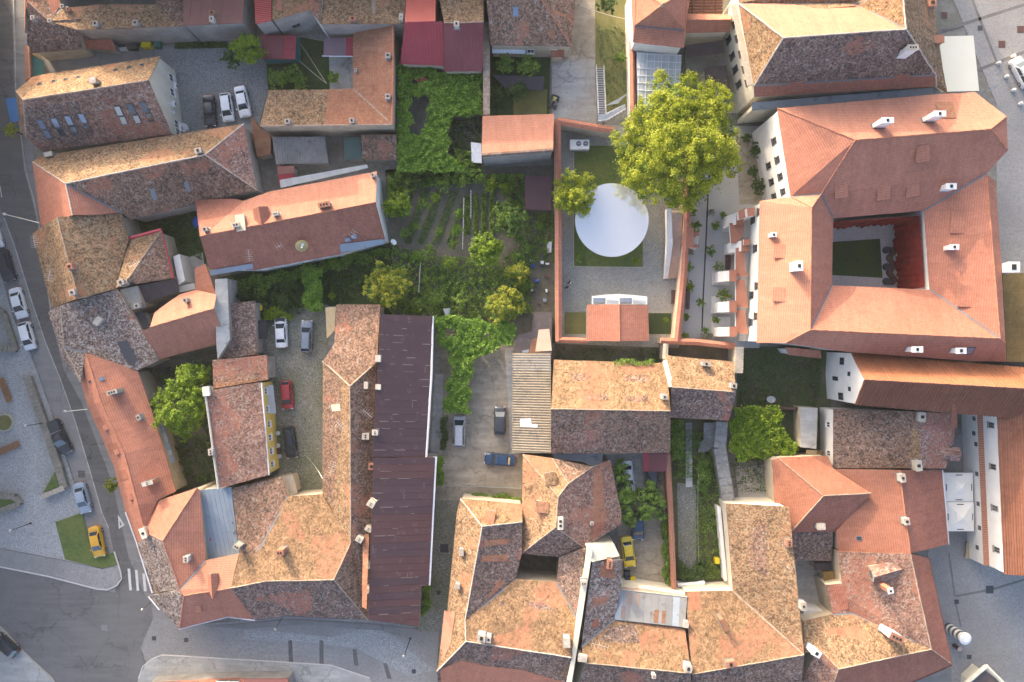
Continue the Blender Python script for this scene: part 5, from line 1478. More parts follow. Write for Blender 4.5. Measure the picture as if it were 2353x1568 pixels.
mb = MB(); q0 = at(1697,8,9.6); q1 = at(1733,197,9.2); dn = (q1-q0); mb.box((q0+q1)/2 - Vector((.45,0,0)), (dn.length,1.0,.35), 'stone_pale', dn); b.sub(mb.build('cornice'), 'root')
b = Bld('valley_roof', 'grey blue sheet metal valley between the beige house and the orange cloister', [
    ('metal_zinc', [(1728,236,8.0),(2156,200,8.0),(2174,215,7.6),(2140,217,7.6),(1786,249,7.6),(1728,254,7.6)])], 'plaster_cream', cat='roof', caps=False)
b.panels(0, 2.2, ['metal_zinc'], 'cross')
Z0 = 8.2
b = Bld('cloister', 'large orange cloister roof around a square courtyard hung with red curtains', [
    ('clay_sunlit', [(1786,249,10.5),(2140,218,10.5),(2240,212,10.5),(2313,268,10.5),(2276,297,15),(1965,322,15.4)]),
    ('clay_new', [(2313,268,10.5),(2316,346,10.5),(2276,297,15)]),
    ('clay_new', [(1786,249,10.5),(1965,322,15.4),(1887,446,11.4),(1817,452,11)]),
    ('clay_new', [(1965,322,15.4),(2276,297,15),(2316,346,10.5),(2267,399,12.6),(2124,484,Z0),(1915,502,Z0),(1887,446,11.4)]),
    ('clay_new', [(2124,484,Z0),(2267,399,12.6),(2298,778,13),(2137,666,Z0)]),
    ('clay_new', [(2267,399,12.6),(2288,420,11),(2300,592,11),(2311,790,11),(2298,778,13)]),
    ('clay_new', [(1912,656,Z0),(2137,666,Z0),(2298,778,13),(1862,758,14)]),
    ('clay_new', [(1862,758,14),(2298,778,13),(2311,790,11),(2311,832,9.5),(2234,830,9.5),(1947,809,9.5),(1803,789,10.5)]),
    ('clay_sunlit', [(1746,462,10.6),(1817,452,11),(1865,477,14.4),(1862,758,14),(1803,789,10.5),(1739,788,10.5)]),
    ('clay_sunlit', [(1817,452,11),(1887,446,11.4),(1865,477,14.4)]),
    ('clay_new', [(1865,477,14.4),(1887,446,11.4),(1915,502,Z0),(1912,656,Z0),(1862,758,14)])], 'wall_white', cap='cap_clay', relax=40)
for u, v, w_, h_ in ((2017,290,1.7,2.6),(2132,276,1.7,2.8)):
    b.chimney(u, v, w_, .7, h_, 'chimney_white', 1, 'white_metal')
for u, v, w_, d_, h_ in ((2170,434,1.5,.8,1.6),(2178,571,1.3,.7,1.5),(2309,617,1.7,1.5,1.8),(1772,542,.8,.6,1.0),(1822,615,1.0,1.4,2.2),(2093,803,1.6,.8,1.6),(2194,806,1.5,.8,1.4)):
    b.chimney(u, v, w_, d_, h_, 'chimney_white', 1, 'chimney_white', rot=0)
b.skylight(2228,806,1.0,1.4,'dark_slate','glass_sky')
for u, v in ((2117,373),(1930,455),(2027,459),(2094,452)):
    b.dormer(u, v, 1.5, 1.9, .45, 'clay_new', 'cap_mortar')
for u, v in ((1777,578),(1775,677)):
    b.dormer(u, v, 1.6, 1.6, .5, 'clay_new', 'cap_mortar')
for u, v in ((2184,512),(2200,680)):
    b.dormer(u, v, 2.6, 1.6, .3, 'clay_new', 'cap_mortar')
b.dormer(2165,240, 1.9, 2.2, .5, 'clay_mid', 'cap_mortar')
b.windows((1817,452),(1786,249), [(.12,8.2,.9,1.4),(.3,8.2,.9,1.4),(.5,8.2,.9,1.4),(.72,8.2,.9,1.4),(.12,4.6,.9,1.4),(.3,4.6,.9,1.4),(.5,4.6,.9,1.4)], 'frame_dark')
b.windows((1746,462),(1739,788), [(.06,8.3,1,1.5),(.32,7.0,1,1.4),(.60,8.3,1,1.5),(.66,6.0,1,1.4),(.82,8.3,1,1.5),(.86,6.0,1,1.4),(.10,5.6,1,1.4)], 'frame_dark')
# buttresses with orange caps and lean-to roofs against the west wall
def buttress(u0, u1, v0, v1, ztop, zlow):
    mb = MB()
    zt = ztop
    A0, A1 = at(u1, v0, zt), at(u1, v1, zt)
    pw = A0.x - (at(u1, 0, zt).x - at(u0, 0, zlow).x)
    B0, B1 = Vector((pw, A0.y, zlow)), Vector((pw, A1.y, zlow))
    mb.poly([A0, B0, B1, A1], 'wall_white')
    mb.poly([Vector((A0.x, A0.y, 0)), Vector((B0.x, B0.y, 0)), B0, A0], 'wall_white')
    mb.poly([B1, Vector((B1.x, B1.y, 0)), Vector((A1.x, A1.y, 0)), A1], 'wall_white')
    mb.poly([Vector((B0.x, B0.y, 0)), Vector((B1.x, B1.y, 0)), B1, B0], 'wall_white')
    mb.poly([A1, Vector((A1.x, A1.y, 0)), Vector((A0.x, A0.y, 0)), A0], 'wall_white')
    o = b.sub(mb.build('buttress'), 'root')
    m2 = MB()
    c = (A0 + A1) / 2 + Vector((.35, 0, .06))
    m2.box(c, (1.0, abs(A0.y - A1.y) + .16, .14), 'clay_new')
    q = m2.build('cap', o)
for v0, v1, u0, u1, zt in ((492,512,1672,1694,5.5),(556,574,1676,1706,5.5),(625,643,1650,1678,5.0),(696,714,1650,1678,5.0),(755,770,1650,1678,5.0)):
    buttress(u0, u1, v0 - 3, v1 + 3, zt, 3.0)
for q in (((1676,513,4.2),(1711,511,5.0),(1706,545,5.0),(1690,560,4.6),(1680,560,4.2)), ((1690,570,4.6),(1711,568,5.2),(1712,618,5.2),(1720,636,5.4),(1690,636,4.6)), ((1691,643,4.6),(1711,642,5.2),(1720,708,5.4),(1691,706,4.6)), ((1691,714,4.6),(1711,712,5.2),(1720,768,5.4),(1691,766,4.6))):
    mb = MB(); mb.prism([at(*p) for p in q], .5, 'clay_new', 'wall_white'); b.sub(mb.build('lean_to_roof'), 'root')
for q in (((1696,486,6.5),(1712,478,6.5),(1714,500,6.5),(1698,505,6.5)), ((1716,480,7.5),(1735,476,7.5),(1734,496,7.5),(1718,498,7.5)), ((1709,550,6),(1724,550,6),(1724,562,6),(1709,563,6))):
    mb = MB(); mb.prism([at(*p) for p in q], q[0][2], 'clay_new', 'wall_white'); b.sub(mb.build('pier'), 'root')
b = Bld('side_porch', 'low orange roofs on the white plinth below the cloister corner', [('clay_new', [(1805,798,4.5),(1885,806,4.5),(1888,824,4.0),(1812,816,4.0)])], 'wall_white', cat='porch')
b = Bld('mossy_flat_roof', 'mossy brown flat roof at the right edge below the cloister chimney', [('moss_flat', [(2304,628,8),(2480,628,8),(2480,832,8),(2314,832,8)])], 'plaster_beige', over=.1)
# red hangings in the courtyard
def curtain(name, label, p0, p1, ztop, zlow, drop, n=60, wav=.14):
    """cloth hung from an upper line, swelling out into the court"""
    A, B_ = Vector(p0), Vector(p1)
    d = B_ - A; L = d.length; d.normalize(); nn = Vector(drop).normalized()
    mb = MB(); rows = 8
    G = []
    for j in range(rows + 1):
        s_ = j / rows
        row = []
        for i in range(n + 1):
            x = L * i / n
            z = ztop + (zlow - ztop) * s_ + (.35 * math.sin(x*1.7) + .2*math.sin(x*4.1)) * s_ * .6
            out = Vector(drop).length * s_ ** 1.3 + wav * (.6 + math.sin(x * 7.5 + s_*2.2)) * (.15 + s_) + .1*s_*math.sin(x*2.3+1)
            row.append(A + d*x + nn*out + Vector((0, 0, z - A.z)))
        G.append(row)
    for j in range(rows):
        for i in range(n):
            mb.poly([G[j][i], G[j][i+1], G[j+1][i+1], G[j+1][i]], 'curtain_red')
    o = mb.build(name, smooth=True); weld(o)
    return tag(o, label, 'curtain', 'red courtyard curtains')
e0, e1 = at(2122,489,Z0) + Vector((-.4,-.35,0)), at(2134,664,Z0) + Vector((-.42,.2,0)); n0 = at(1918,502,Z0) + Vector((.2,-.4,0))
curtain('curtain', 'deep red curtain hanging along the right side of the cloister courtyard', e0, e1, Z0 - .25, .9, (-.12, 0, 0), 90, .11)
curtain('curtain', 'deep red curtain hanging along the upper side of the cloister courtyard', n0, e0, Z0 - .25, 3.0, (0, -.3, 0), 90, .11)
# ================================================================== garden walls
def wall_run(name, label, pts, z, w_, wallm, capm, cat='wall', ridge=.25, pieces=None):
    P = [at(u, v, z) for u, v in pts]
    root = empty(name, (P[0].x, P[0].y, 0), label, cat)
    inv = Matrix.Translation(-root.location)
    mw = MB(); mc = MB()
    for A, B_ in zip(P[:-1], P[1:]):
        d = Vector((B_.x-A.x, B_.y-A.y, 0)); L = d.length; d.normalize(); n = Vector((-d.y, d.x, 0))
        c = (A + B_)/2
        mw.box((c.x, c.y, (z-.1)/2), (L, w_, z - .1), wallm, d)
        h = w_/2 + .1
        q = [(-h, -.06), (-h, 0), (0, ridge), (h, 0), (h, -.06)]
        for (y0, z0), (y1, z1) in zip(q[:-1], q[1:]):
            Z = Vector((0, 0, 1))
            pts4 = [A + n*y0 + Z*z0, B_ + n*y0 + Z*z0, B_ + n*y1 + Z*z1, A + n*y1 + Z*z1]
            mc.poly(pts4[::-1], capm, [(0, 0), (L, 0), (L, .5), (0, .5)])
        if pieces:
            k = int(L / pieces)
            for i in range(k):
                cc = A + d*(L*(i+.5)/k) + Vector((0, 0, ridge*.5 + random.uniform(.0, .05)))
                mc.box(cc, (L/k*.86, w_ + .2 + random.uniform(-.05, .05), .1), capm, d)
    o = mw.build('wall', root); o.matrix_parent_inverse = inv
    o = mc.build('coping', root); o.matrix_parent_inverse = inv
    return root
wall_run('garden_wall', 'long orange coped wall on the left of the mirror court', [(1281,275),(1283,520),(1284,785)], 3.2, .75, 'plaster_beige', 'clay_new')
wall_run('garden_wall', 'orange coped wall at the top of the mirror court', [(1281,278),(1410,300)], 3.2, .8, 'plaster_beige', 'clay_new')
wall_run('garden_wall', 'short orange coped wall left of the pavilion at the bottom of the mirror court', [(1284,781),(1350,783)], 3.2, .6, 'plaster_beige', 'clay_new')
wall_run('garden_wall', 'orange coped wall right of the pavilion at the bottom of the mirror court', [(1518,783),(1600,786),(1690,796)], 3.2, .7, 'plaster_beige', 'clay_new')
wall_run('garden_wall', 'orange coped retaining wall on the right of the mirror court', [(1579,350),(1578,525),(1571,640),(1556,785)], 3.4, .7, 'render_pink', 'clay_new')
wall_run('garden_wall', 'old brick coped wall right of the ribbed dark red roof', [(1118,52),(1118,265)], 4.0, .75, 'plaster_beige', 'cap_mortar', pieces=.5)
wall_run('garden_wall', 'stepped brick coped wall right of the taxi yard', [(1534,1044),(1541,1180),(1546,1290),(1548,1352)], 2.6, .5, 'brick', 'brick', pieces=.38)
wall_run('garden_wall', 'crumbling straw coloured wall stub right of the smaller tan house', [(1699,797),(1698,858)], 4.2, .9, 'stone_pale', 'stone_pale', ridge=.1, pieces=.4)
wall_run('garden_wall', 'grey weathered stone wall beside the winding steps', [(1659,970),(1654,1030),(1662,1080),(1674,1152)], 2.2, 1.5, 'stone_grey', 'stone_grey', ridge=.12, pieces=.9)
wall_run('garden_wall', 'wall of pale stone between the yard and the sunlit tan house', [(1530,790),(1529,826)], 3.4, .5, 'stone_pale', 'stone_pale', ridge=.1)
wall_run('garden_wall', 'dark fence strip above the arbour on the right', [(1700,935),(1765,938),(1880,940)], 1.8, .15, 'wood_dark', 'wood_dark', ridge=.03)
wall_run('retaining_wall', 'rough stone retaining wall along the paved square at the left', [(61,866),(86,935),(112,1010),(134,1075),(147,1122)], .9, .9, 'stone', 'stone', ridge=.06, pieces=.55)
wall_run('retaining_wall', 'stone edge below the small grass triangle in the square', [(147,1121),(96,1142)], .9, .5, 'stone_pale', 'stone_pale', ridge=.05, pieces=.5)
wall_run('retaining_wall', 'stone edge at the lower left of the square', [(-30,1140),(34,1142),(45,1158),(-5,1176)], .8, .6, 'stone', 'stone', ridge=.05, pieces=.5)
wall_run('retaining_wall', 'stone edge at the far left of the square above the benches', [(-20,700),(8,720),(24,770),(36,805),(-10,798)], .7, .6, 'stone', 'stone', ridge=.05, pieces=.5)
wall_run('garden_wall', 'white curved wall at the foot of the green garden strip', [(1557,1345),(1590,1343),(1620,1340)], 1.6, .35, 'wall_white', 'chimney_white', ridge=.05)
wall_run('garden_wall', 'thin white wall beside the long tan roof', [(1652,1165),(1658,1230),(1668,1335)], 2.0, .3, 'wall_white', 'chimney_white', ridge=.04)
gp('lawn', 'grass', [(125,1086),(135,1118),(98,1134)], .85, .9)
gp('lawn', 'grass', [(-20,1144),(33,1150),(38,1160),(-8,1174)], .75, .8)
gp('lawn', 'grass', [(127,1200),(189,1178),(207,1258),(224,1281),(260,1270),(269,1298),(235,1307),(150,1286)], .20, .3, side='stone_grey')

def prism_thing(name, label, cat, mat, pts, thick, group=None, side=None):
    mb = MB(); P = [at(*p) for p in pts]
    mb.prism(P, thick, mat, side)
    return tag(mb.build(name), label, cat, group)
def thing_box(name, label, cat, parts, u, v, rz=0, z=0, group=None):
    """parts: (name, [(centre, size, mat), ...])"""
    p = at(u, v, z)
    root = empty(name, p, label, cat, group, math.radians(rz))
    for pn, boxes in parts:
        mb = MB()
        for c, sz, m in boxes: mb.box(c, sz, m)
        mb.build(pn, root)
    return root

# ================================================================== mirror disc, pavilion, steps
p = at(1406,506,3.0); R = 84.5/FOC*(H-3.0)
root = empty('mirror_canopy', (p.x, p.y, 0), 'large round mirror canopy over the lawn of the walled court', 'canopy')
mb = MB(); n = 96
ring = [Vector((R*math.cos(2*math.pi*i/n), R*math.sin(2*math.pi*i/n), 3.0)) for i in range(n)]
mb.poly(ring, 'mirror')
for i in range(n):
    j = (i+1) % n
    mb.poly([ring[i] - Vector((0,0,.12)), ring[j] - Vector((0,0,.12)), ring[j], ring[i]], 'white_metal')
mb.poly([q - Vector((0,0,.12)) for q in ring[::-1]], 'white_metal')
mb.build('disc', root)
for a in range(6):
    mb = MB(); c = Vector((R*.7*math.cos(a*math.pi/3), R*.7*math.sin(a*math.pi/3), 0)); mb.cyl(c, c + Vector((0,0,2.9)), .08, .08, 'metal_steel', 8); mb.build('post', root)
b = Bld('pavilion', 'orange gabled pavilion with glazed white front in the mirror court', [
    ('clay_new', [(1349,700,3.6),(1423,700,4.9),(1424,784,4.9),(1348,784,3.6)]), ('clay_new', [(1423,700,4.9),(1490,702,3.6),(1491,784,3.6),(1424,784,4.9)])], 'wall_white', cap='cap_clay', cat='pavilion')
mb = MB(); mb.prism([at(1360,681,2.6), at(1392,677,2.6), at(1424,676,2.6), at(1456,678,2.6), at(1487,682,2.6), at(1487,700,2.8), at(1360,699,2.8)], .12, 'frame_white')
b.sub(mb.build('canopy'), 'root')
for i in range(4):
    u0 = 1363 + i*30.5; mb = MB(); mb.prism([at(u0,685,2.75), at(u0+28,685,2.75), at(u0+28,698,2.85), at(u0,698,2.85)], .06, ('glass_sky','glass_pale')[i % 2]); b.sub(mb.build('pane'), 'root')
    mb = MB(); mb.prism([at(u0,(694,690)[i % 2],2.80), at(u0+28,(694,691)[i % 2],2.80), at(u0+28,698.5,2.90), at(u0,698.5,2.90)], .05, ('frame_dark','metal_blue')[i % 2]); b.sub(mb.build('vent'), 'root')
# stairs along the right wall
A = at(1551,484,3.2)
root = empty('staircase', (at(1548,560,0).x, at(1548,560,0).y, 0), 'pale pink stair with white parapet climbing along the right court wall', 'stairs')
inv = Matrix.Translation(-root.location)
N = 16
for i in range(N):
    v = 484 + (560-484)*(i+.5)/N
    z = 3.0 - i*.055 - .1
    z = 3.0 - 1.2*i/N
    uc = 1556 - (v-484)*.04
    mb = MB(); c = at(uc, v, z); mb.box((c.x, c.y, z/2), (1.55, (560-484)/N/15.9*.97, z), 'render_pink')
    o = mb.build('step', root); o.matrix_parent_inverse = inv
for (v0, v1, z0, z1) in ((560,590,1.8,1.8),(590,640,1.75,.25)):
    mb = MB(); mb.prism([at(1541,v0,z0), at(1566,v0,z0), at(1558 if v1 > 600 else 1563,v1,z1), at(1534 if v1 > 600 else 1537,v1,z1)], .2 if z1 < 1 else 1.7, 'render_pink')
    o = mb.build('ramp', root); o.matrix_parent_inverse = inv
mb = MB(); mb.prism([at(1532,480,3.9), at(1543,480,3.9), at(1546,560,3.2), at(1535,640,1.3), at(1527,640,1.3), at(1533,560,3.2)], 1.2, 'concrete_pale'); o = mb.build('parapet', root); o.matrix_parent_inverse = inv
mb = MB(); mb.prism([at(1527,640,1.25), at(1535,640,1.25), at(1546,560,2.0), at(1543,480,3.0), at(1532,480,3.0), at(1533,560,2.0)], 1.2, 'wall_white'); o = mb.build('string_wall', root); o.matrix_parent_inverse = inv
root = empty('garden_gate', (at(1585,548).x, at(1585,548).y, 0), 'orange capped gate opening through the right court wall', 'gate')
inv = Matrix.Translation(-root.location)
for q, nm in (((1580,524,3.6,14,46),'lintel'), ((1588,533,3.2,18,10),'pillar'), ((1588,562,3.2,18,8),'pillar'), ((1563,556,3.0,12,9),'pillar')):
    mb = MB(); u, v, z, wu, hv = q
    mb.prism([at(u,v,z), at(u+wu,v,z), at(u+wu,v+hv,z), at(u,v+hv,z)], .15, 'clay_new', 'wall_white')
    if nm == 'pillar': mb.prism([at(u+1,v+1,z-.15), at(u+wu-1,v+1,z-.15), at(u+wu-1,v+hv-1,z-.15), at(u+1,v+hv-1,z-.15)], z - .16, 'wall_white')
    o = mb.build(nm, root); o.matrix_parent_inverse = inv
for i in range(3):
    mb = MB(); u = 1589 + i*5.5
    mb.prism([at(u,543,.9), at(u+4.5,543,.9), at(u+4.5,562,.9), at(u,562,.9)], .08, 'concrete_pale'); o = mb.build('slab', root); o.matrix_parent_inverse = inv
# air handling unit
root = thing_box('air_handling_unit', 'white box with two fans near the top left of the mirror court', 'machine', [
    ('casing', [((0, 0, .75), (2.75, 1.35, 1.5), 'chimney_white'), ((0, -.72, .5), (2.75, .12, 1.0), 'metal_steel')])], 1330, 338)
for x in (-.15, .85):
    mb = MB(); mb.cyl((x, .1, 1.5), (x, .1, 1.56), .38, .38, 'metal_steel', 20); mb.cyl((x, .1, 1.56), (x, .1, 1.565), .34, .34, 'soot', 20)
    o = mb.build('fan', root)
    for k in range(6):
        a = k*math.pi/3; m2 = MB(); m2.box((x + .17*math.cos(a), .1 + .17*math.sin(a), 1.58), (.28, .07, .02), 'metal_steel', (math.cos(a), math.sin(a), 0)); m2.build('blade', o)
prism_thing('flat_canopy', 'dark maroon flat canopy beside the left court wall', 'canopy', 'felt_maroon', [(1207,405,2.6),(1267,405,2.6),(1267,483,2.6),(1206,482,2.6)], .12)
for i, (u, v, w_, h_) in enumerate(((1636,622,40,34),(1635,681,43,40),(1635,728,43,40),(1661,500,14,33))):
    prism_thing('paving_slab', ('large white slab beside the upper buttress of the cloister wall', 'white slab between the two lower buttresses, upper one', 'white slab beside the lowest buttress of the cloister wall', 'small white slab near the top of the garden court')[i], 'slab', 'concrete_pale', [(u,v,.35),(u+w_,v,.35),(u+w_,v+h_,.35),(u,v+h_,.35)], .35)

# ================================================================== steel stairs beside the gravel lane
root = empty('steel_stair', (at(1380,215).x, at(1380,215).y, 0), 'straight steel stair with many treads beside the gravel lane', 'stairs')
inv = Matrix.Translation(-root.location)
N = 40
for i in range(N):
    v = 156 + (262-156)*(i+.5)/N; z = .4 + 3.2*(1 - abs(i/N - .5)*0) * (i/N)
    mb = MB(); c = at(1377.5 + (v-156)*.045, v, z); mb.box(c, (.92, .11, .04), 'frame_dark' if i % 2 else 'metal_steel'); o = mb.build('tread', root); o.matrix_parent_inverse = inv
for du in (-8.5, 8.5):
    mb = MB(); a = at(1377.5+du, 154, .3); c = at(1382.5+du, 264, 3.6)
    mb.cyl(a, c, .05, .05, 'metal_steel', 6); mb.cyl(a + Vector((0,0,1)), c + Vector((0,0,1)), .03, .03, 'white_metal', 6)
    for k in range(9): q = a.lerp(c, k/8); mb.cyl(q, q + Vector((0,0,1)), .03, .03, 'white_metal', 5)
    o = mb.build('railing', root); o.matrix_parent_inverse = inv
mb = MB(); mb.prism([at(1374,262,3.6), at(1392,262,3.6), at(1436,240,3.6), at(1438,250,3.6), at(1394,276,3.6), at(1374,278,3.6)], .08, 'metal_steel')
for q in ((1375,277),(1391,275),(1392,263)): c = at(*q, 3.5); mb.cyl((c.x, c.y, 0), c, .07, .07, 'metal_black', 6)
for a, c in (((1392,262),(1436,240)), ((1394,276),(1438,250)), ((1374,278),(1394,276))):
    A_, C_ = at(*a, 4.6), at(*c, 4.6); mb.cyl(A_, C_, .045, .045, 'white_metal', 6)
    for k in range(7): q = A_.lerp(C_, k/6); mb.cyl(q - Vector((0,0,1)), q, .03, .03, 'white_metal', 5)
o = mb.build('landing', root); o.matrix_parent_inverse = inv
prism_thing('shade_sail', 'pale grey triangular shade sail beside the steel stair', 'awning', 'canvas_white', [(1392,243,4.6),(1446,212,5.2),(1420,238,4.2)], .03)
prism_thing('awning', 'blue awning over the pavement at the upper left street', 'awning', 'canvas_blue', [(13,227,2.6),(36,224,3.0),(44,277,3.0),(24,282,2.6)], .06)
prism_thing('awning', 'dark green awning inside the gate by the upper left street', 'awning', 'green_plastic', [(74,126,2.8),(99,140,2.2),(101,170,2.2),(75,178,2.8)], .06)
# ================================================================== parasols and awning on the square
root = empty('market_awning', (at(2204,146).x, at(2204,146).y, 0), 'large cream rectangular awning beside the beige hipped house', 'awning')
inv = Matrix.Translation(-root.location)
mb = MB(); mb.prism([at(2157,84,3.2), at(2237,82,3.2), at(2250,209,2.9), at(2174,211,2.9)], .06, 'canvas_cream'); o = mb.build('canopy', root); o.matrix_parent_inverse = inv
for q in ((2160,88),(2234,86),(2246,205),(2178,207)):
    mb = MB(); c = at(*q, 2.85); mb.cyl((c.x, c.y, 0), c, .05, .05, 'metal_steel', 6); o = mb.build('post', root); o.matrix_parent_inverse = inv
def parasol(u0, v0, u1, v1, label):
    z = 2.7; C = [at(u0,v0,z), at(u1,v0,z), at(u1,v1,z), at(u0,v1,z)]
    c = sum(C, Vector())/4
    root = empty('parasol', (c.x, c.y, 0), label, 'parasol', 'white square parasols')
    inv = Matrix.Translation(-root.location)
    T = c + Vector((0,0,.75))
    for i in range(4):
        mb = MB(); a, d = C[i], C[(i+1) % 4]
        a2, d2 = a.lerp(T, .75) - Vector((0,0,.06)), d.lerp(T, .75) - Vector((0,0,.06))
        mb.poly([a, a2, d2, d], 'canvas_white'); mb.poly([a - Vector((0,0,.22)), a, d, d - Vector((0,0,.22))], 'canvas_white')
        o = mb.build('panel', root); o.matrix_parent_inverse = inv
        m2 = MB(); e = (d-a).normalized(); mid = (a+d)/2; inn = (T-mid); inn.z = 0; inn.normalize()
        m2.box(mid + inn*.28 + Vector((0,0,.13)), (.95,.13,.02), 'frame_dark', e, Vector((0,0,1)) - inn*.36); q = m2.build('lettering', root); q.matrix_parent_inverse = inv
    mb = MB()
    K = [q.lerp(T, .66) + Vector((0,0,.05)) for q in C]
    for i in range(4): mb.poly([K[i], T + Vector((0,0,.12)), K[(i+1) % 4]], 'canvas_white')
    o = mb.build('top_vent', root); o.matrix_parent_inverse = inv
    mb = MB(); mb.cyl((c.x,c.y,0), T, .05, .05, 'metal_steel', 8); mb.box((c.x,c.y,.06), (.8,.8,.12), 'stone_grey'); o = mb.build('pole', root); o.matrix_parent_inverse = inv
parasol(2169,1087,2236,1153, 'upper of two white square parasols before the white wing')
parasol(2173,1154.5,2238,1221, 'lower of two white square parasols before the white wing')
# advertising column, bollards, benches
p = at(2180,1443); root = empty('advertising_column', p, 'striped round advertising column with white top on the right square', 'column')
hh = 4.1
for i in range(8):
    mb = MB(); mb.cyl((0,0,hh*i/8), (0,0,hh*(i+1)/8-.02), .72, .72, ('frame_dark','cloth_white')[i % 2], 24); mb.build('band', root, smooth=False)
mb = MB(); mb.cyl((0,0,hh), (0,0,hh+.12), .86, .86, 'cap_white', 28); mb.cyl((0,0,hh+.12), (0,0,hh+.3), .84, .5, 'white_metal', 28); mb.build('top', root)
p = at(2192,1483); root = empty('post', p, 'short dark post beside the striped advertising column', 'post'); mb = MB(); mb.cyl((0,0,0), (0,0,1.5), .3, .3, 'wood_dark', 14); mb.build('shaft', root); mb = MB(); mb.cyl((0,0,1.5), (0,0,1.58), .34, .2, 'render_pink', 14); mb.build('cap', root)
for i, (u, v) in enumerate(((2326,131),(2292,147),(2310,178),(2326,209),(2342,240))):
    p = at(u, v); root = empty('bollard', p, ('first','second','third','fourth','fifth')[i] + ' white bollard counted from the top beside the white car on the square', 'bollard', 'white bollards')
    mb = MB(); mb.cyl((0,0,0), (0,0,.6), .26, .24, 'chimney_white', 12); mb.cyl((0,0,.6), (0,0,.72), .24, .12, 'chimney_white', 12); mb.build('shaft', root)
    mb = MB(); mb.cyl((0,0,0), (0,0,.06), .34, .34, 'stone_grey', 12); mb.build('foot', root)
def bench(u, v, L, w_, rz, label, back=False, mat='wood', hgt=.45):
    p = at(u, v); root = empty('bench', p, label, 'bench', None, math.radians(rz))
    k = max(3, int(w_/.16))
    for i in range(k):
        mb = MB(); mb.box((0, -w_/2 + w_*(i+.5)/k, hgt), (L, w_/k*.82, .06), mat); mb.build('slat', root)
    for s_ in (-1, 1):
        mb = MB(); mb.box((s_*L*.36, 0, hgt/2-.02), (.14, w_*.9, hgt-.05), 'stone_grey'); mb.build('leg', root)
bench(16,896,3.6,.95,-69,'upper long wooden bench on the paved square')
bench(24,1029,3.4,.95,24,'lower long wooden bench on the paved square')
bench(1547,683,2.0,.75,90,'dark red wooden bench at the lower right of the mirror court',mat='wood_dark')
bench(1671,603,2.2,.8,88,'dark wooden bench against the cloister buttresses',mat='wood_dark')
bench(1579,686,3.2,.6,88,'long dark bench behind the right court wall',mat='wood_dark')
bench(2221,1263,2.4,.7,85,'yellow wooden bench against the white wing near the parasols',mat='wood_pale')
# wavy bench of the cloister
p = at(2047,612); root = empty('wavy_bench', p, 'dark wavy bench beside the lawn of the cloister courtyard', 'bench')
mb = MB(); W_ = []
n = 40
for i in range(n+1):
    y = 2.7 - 5.4*i/n; x = .32*math.sin(i/n*math.pi*5.2)
    W_.append((x, y))
for i in range(n):
    (x0, y0), (x1, y1) = W_[i], W_[i+1]
    mb.prism([Vector((x0-.42,y0,.45)), Vector((x0+.42,y0,.45)), Vector((x1+.42,y1,.45)), Vector((x1-.42,y1,.45))], .45, 'wood_dark')
mb.build('seat', root)
for y, sx in ((2.3,-1),(-.1,-1),(-2.2,-1)):
    mb = MB(); mb.cyl((sx*.75, y, 0), (sx*.75, y, .5), .5, .5, 'dark_plastic', 16); mb.build('planter', root)
# planter in the square
p = at(14,971); root = empty('round_planter', p, 'round stone edged grass planter on the paved square', 'planter')
mb = MB(); mb.cyl((0,0,0), (0,0,.4), 1.3, 1.25, 'stone_pale', 28); mb.build('rim', root); mb = MB(); mb.cyl((0,0,.4), (0,0,.48), 1.1, .95, 'grass_dry', 24); mb.build('turf', root)
# lamps
def lamp_post(u, v, hgt, rz, label, arm=.4):
    p = at(u, v); root = empty('street_lamp', p, label, 'street lamp', None, math.radians(rz))
    mb = MB(); mb.cyl((0,0,0), (0,0,hgt), .07, .045, 'metal_black', 8); mb.cyl((0,0,0), (0,0,.5), .14, .1, 'metal_black', 8); mb.cyl((0,0,hgt-.15), (arm,0,hgt-.05), .035, .03, 'metal_black', 6); mb.build('post', root)
    mb = MB(); mb.cyl((arm,0,hgt-.4), (arm,0,hgt-.1), .13, .18, 'lamp_clear', 12); mb.cyl((arm,0,hgt-.1), (arm,0,hgt+.1), .2, .06, 'metal_pale', 12); mb.build('lantern', root)
lamp_post(106,971,4.7,180,'black street lamp on the stone wall beside the pickup',.2)
lamp_post(72,1202,4.7,190,'black street lamp left of the grass patch at the junction',.2)
lamp_post(943,1467,5.6,240,'black street lamp on the pavement below the purple roof',.5)
def wall_lamp(u0, v0, u1, v1, z, label):
    a, c = at(u0, v0, z), at(u1, v1, z+.2)
    root = empty('wall_lamp', a, label, 'street lamp'); mb = MB(); d = c - a
    mb.cyl((0,0,0), d, .05, .04, 'metal_pale' if u0 < 300 else 'metal_black', 6); mb.cyl((0,0,-.8), d*.5, .025, .025, 'metal_black', 5); mb.build('bracket', root)
    mb = MB(); mb.cyl(d - Vector((0,0,.4)), d - Vector((0,0,.12)), .13, .18, 'lamp_clear', 12); mb.cyl(d - Vector((0,0,.12)), d + Vector((0,0,.12)), .21, .06, 'metal_pale', 12); mb.build('lantern', root)
wall_lamp(92,513,8,492,5.4,'lamp on a long bracket over the street from the orange roof end')
wall_lamp(201,941,148,946,5.2,'lamp on a pale bracket from the curved orange roof')
wall_lamp(347,1383,326,1402,5.0,'lamp on the street corner below the old grey tiles')
wall_lamp(650,1417,632,1447,5.0,'lamp over the bottom street from the tan block')
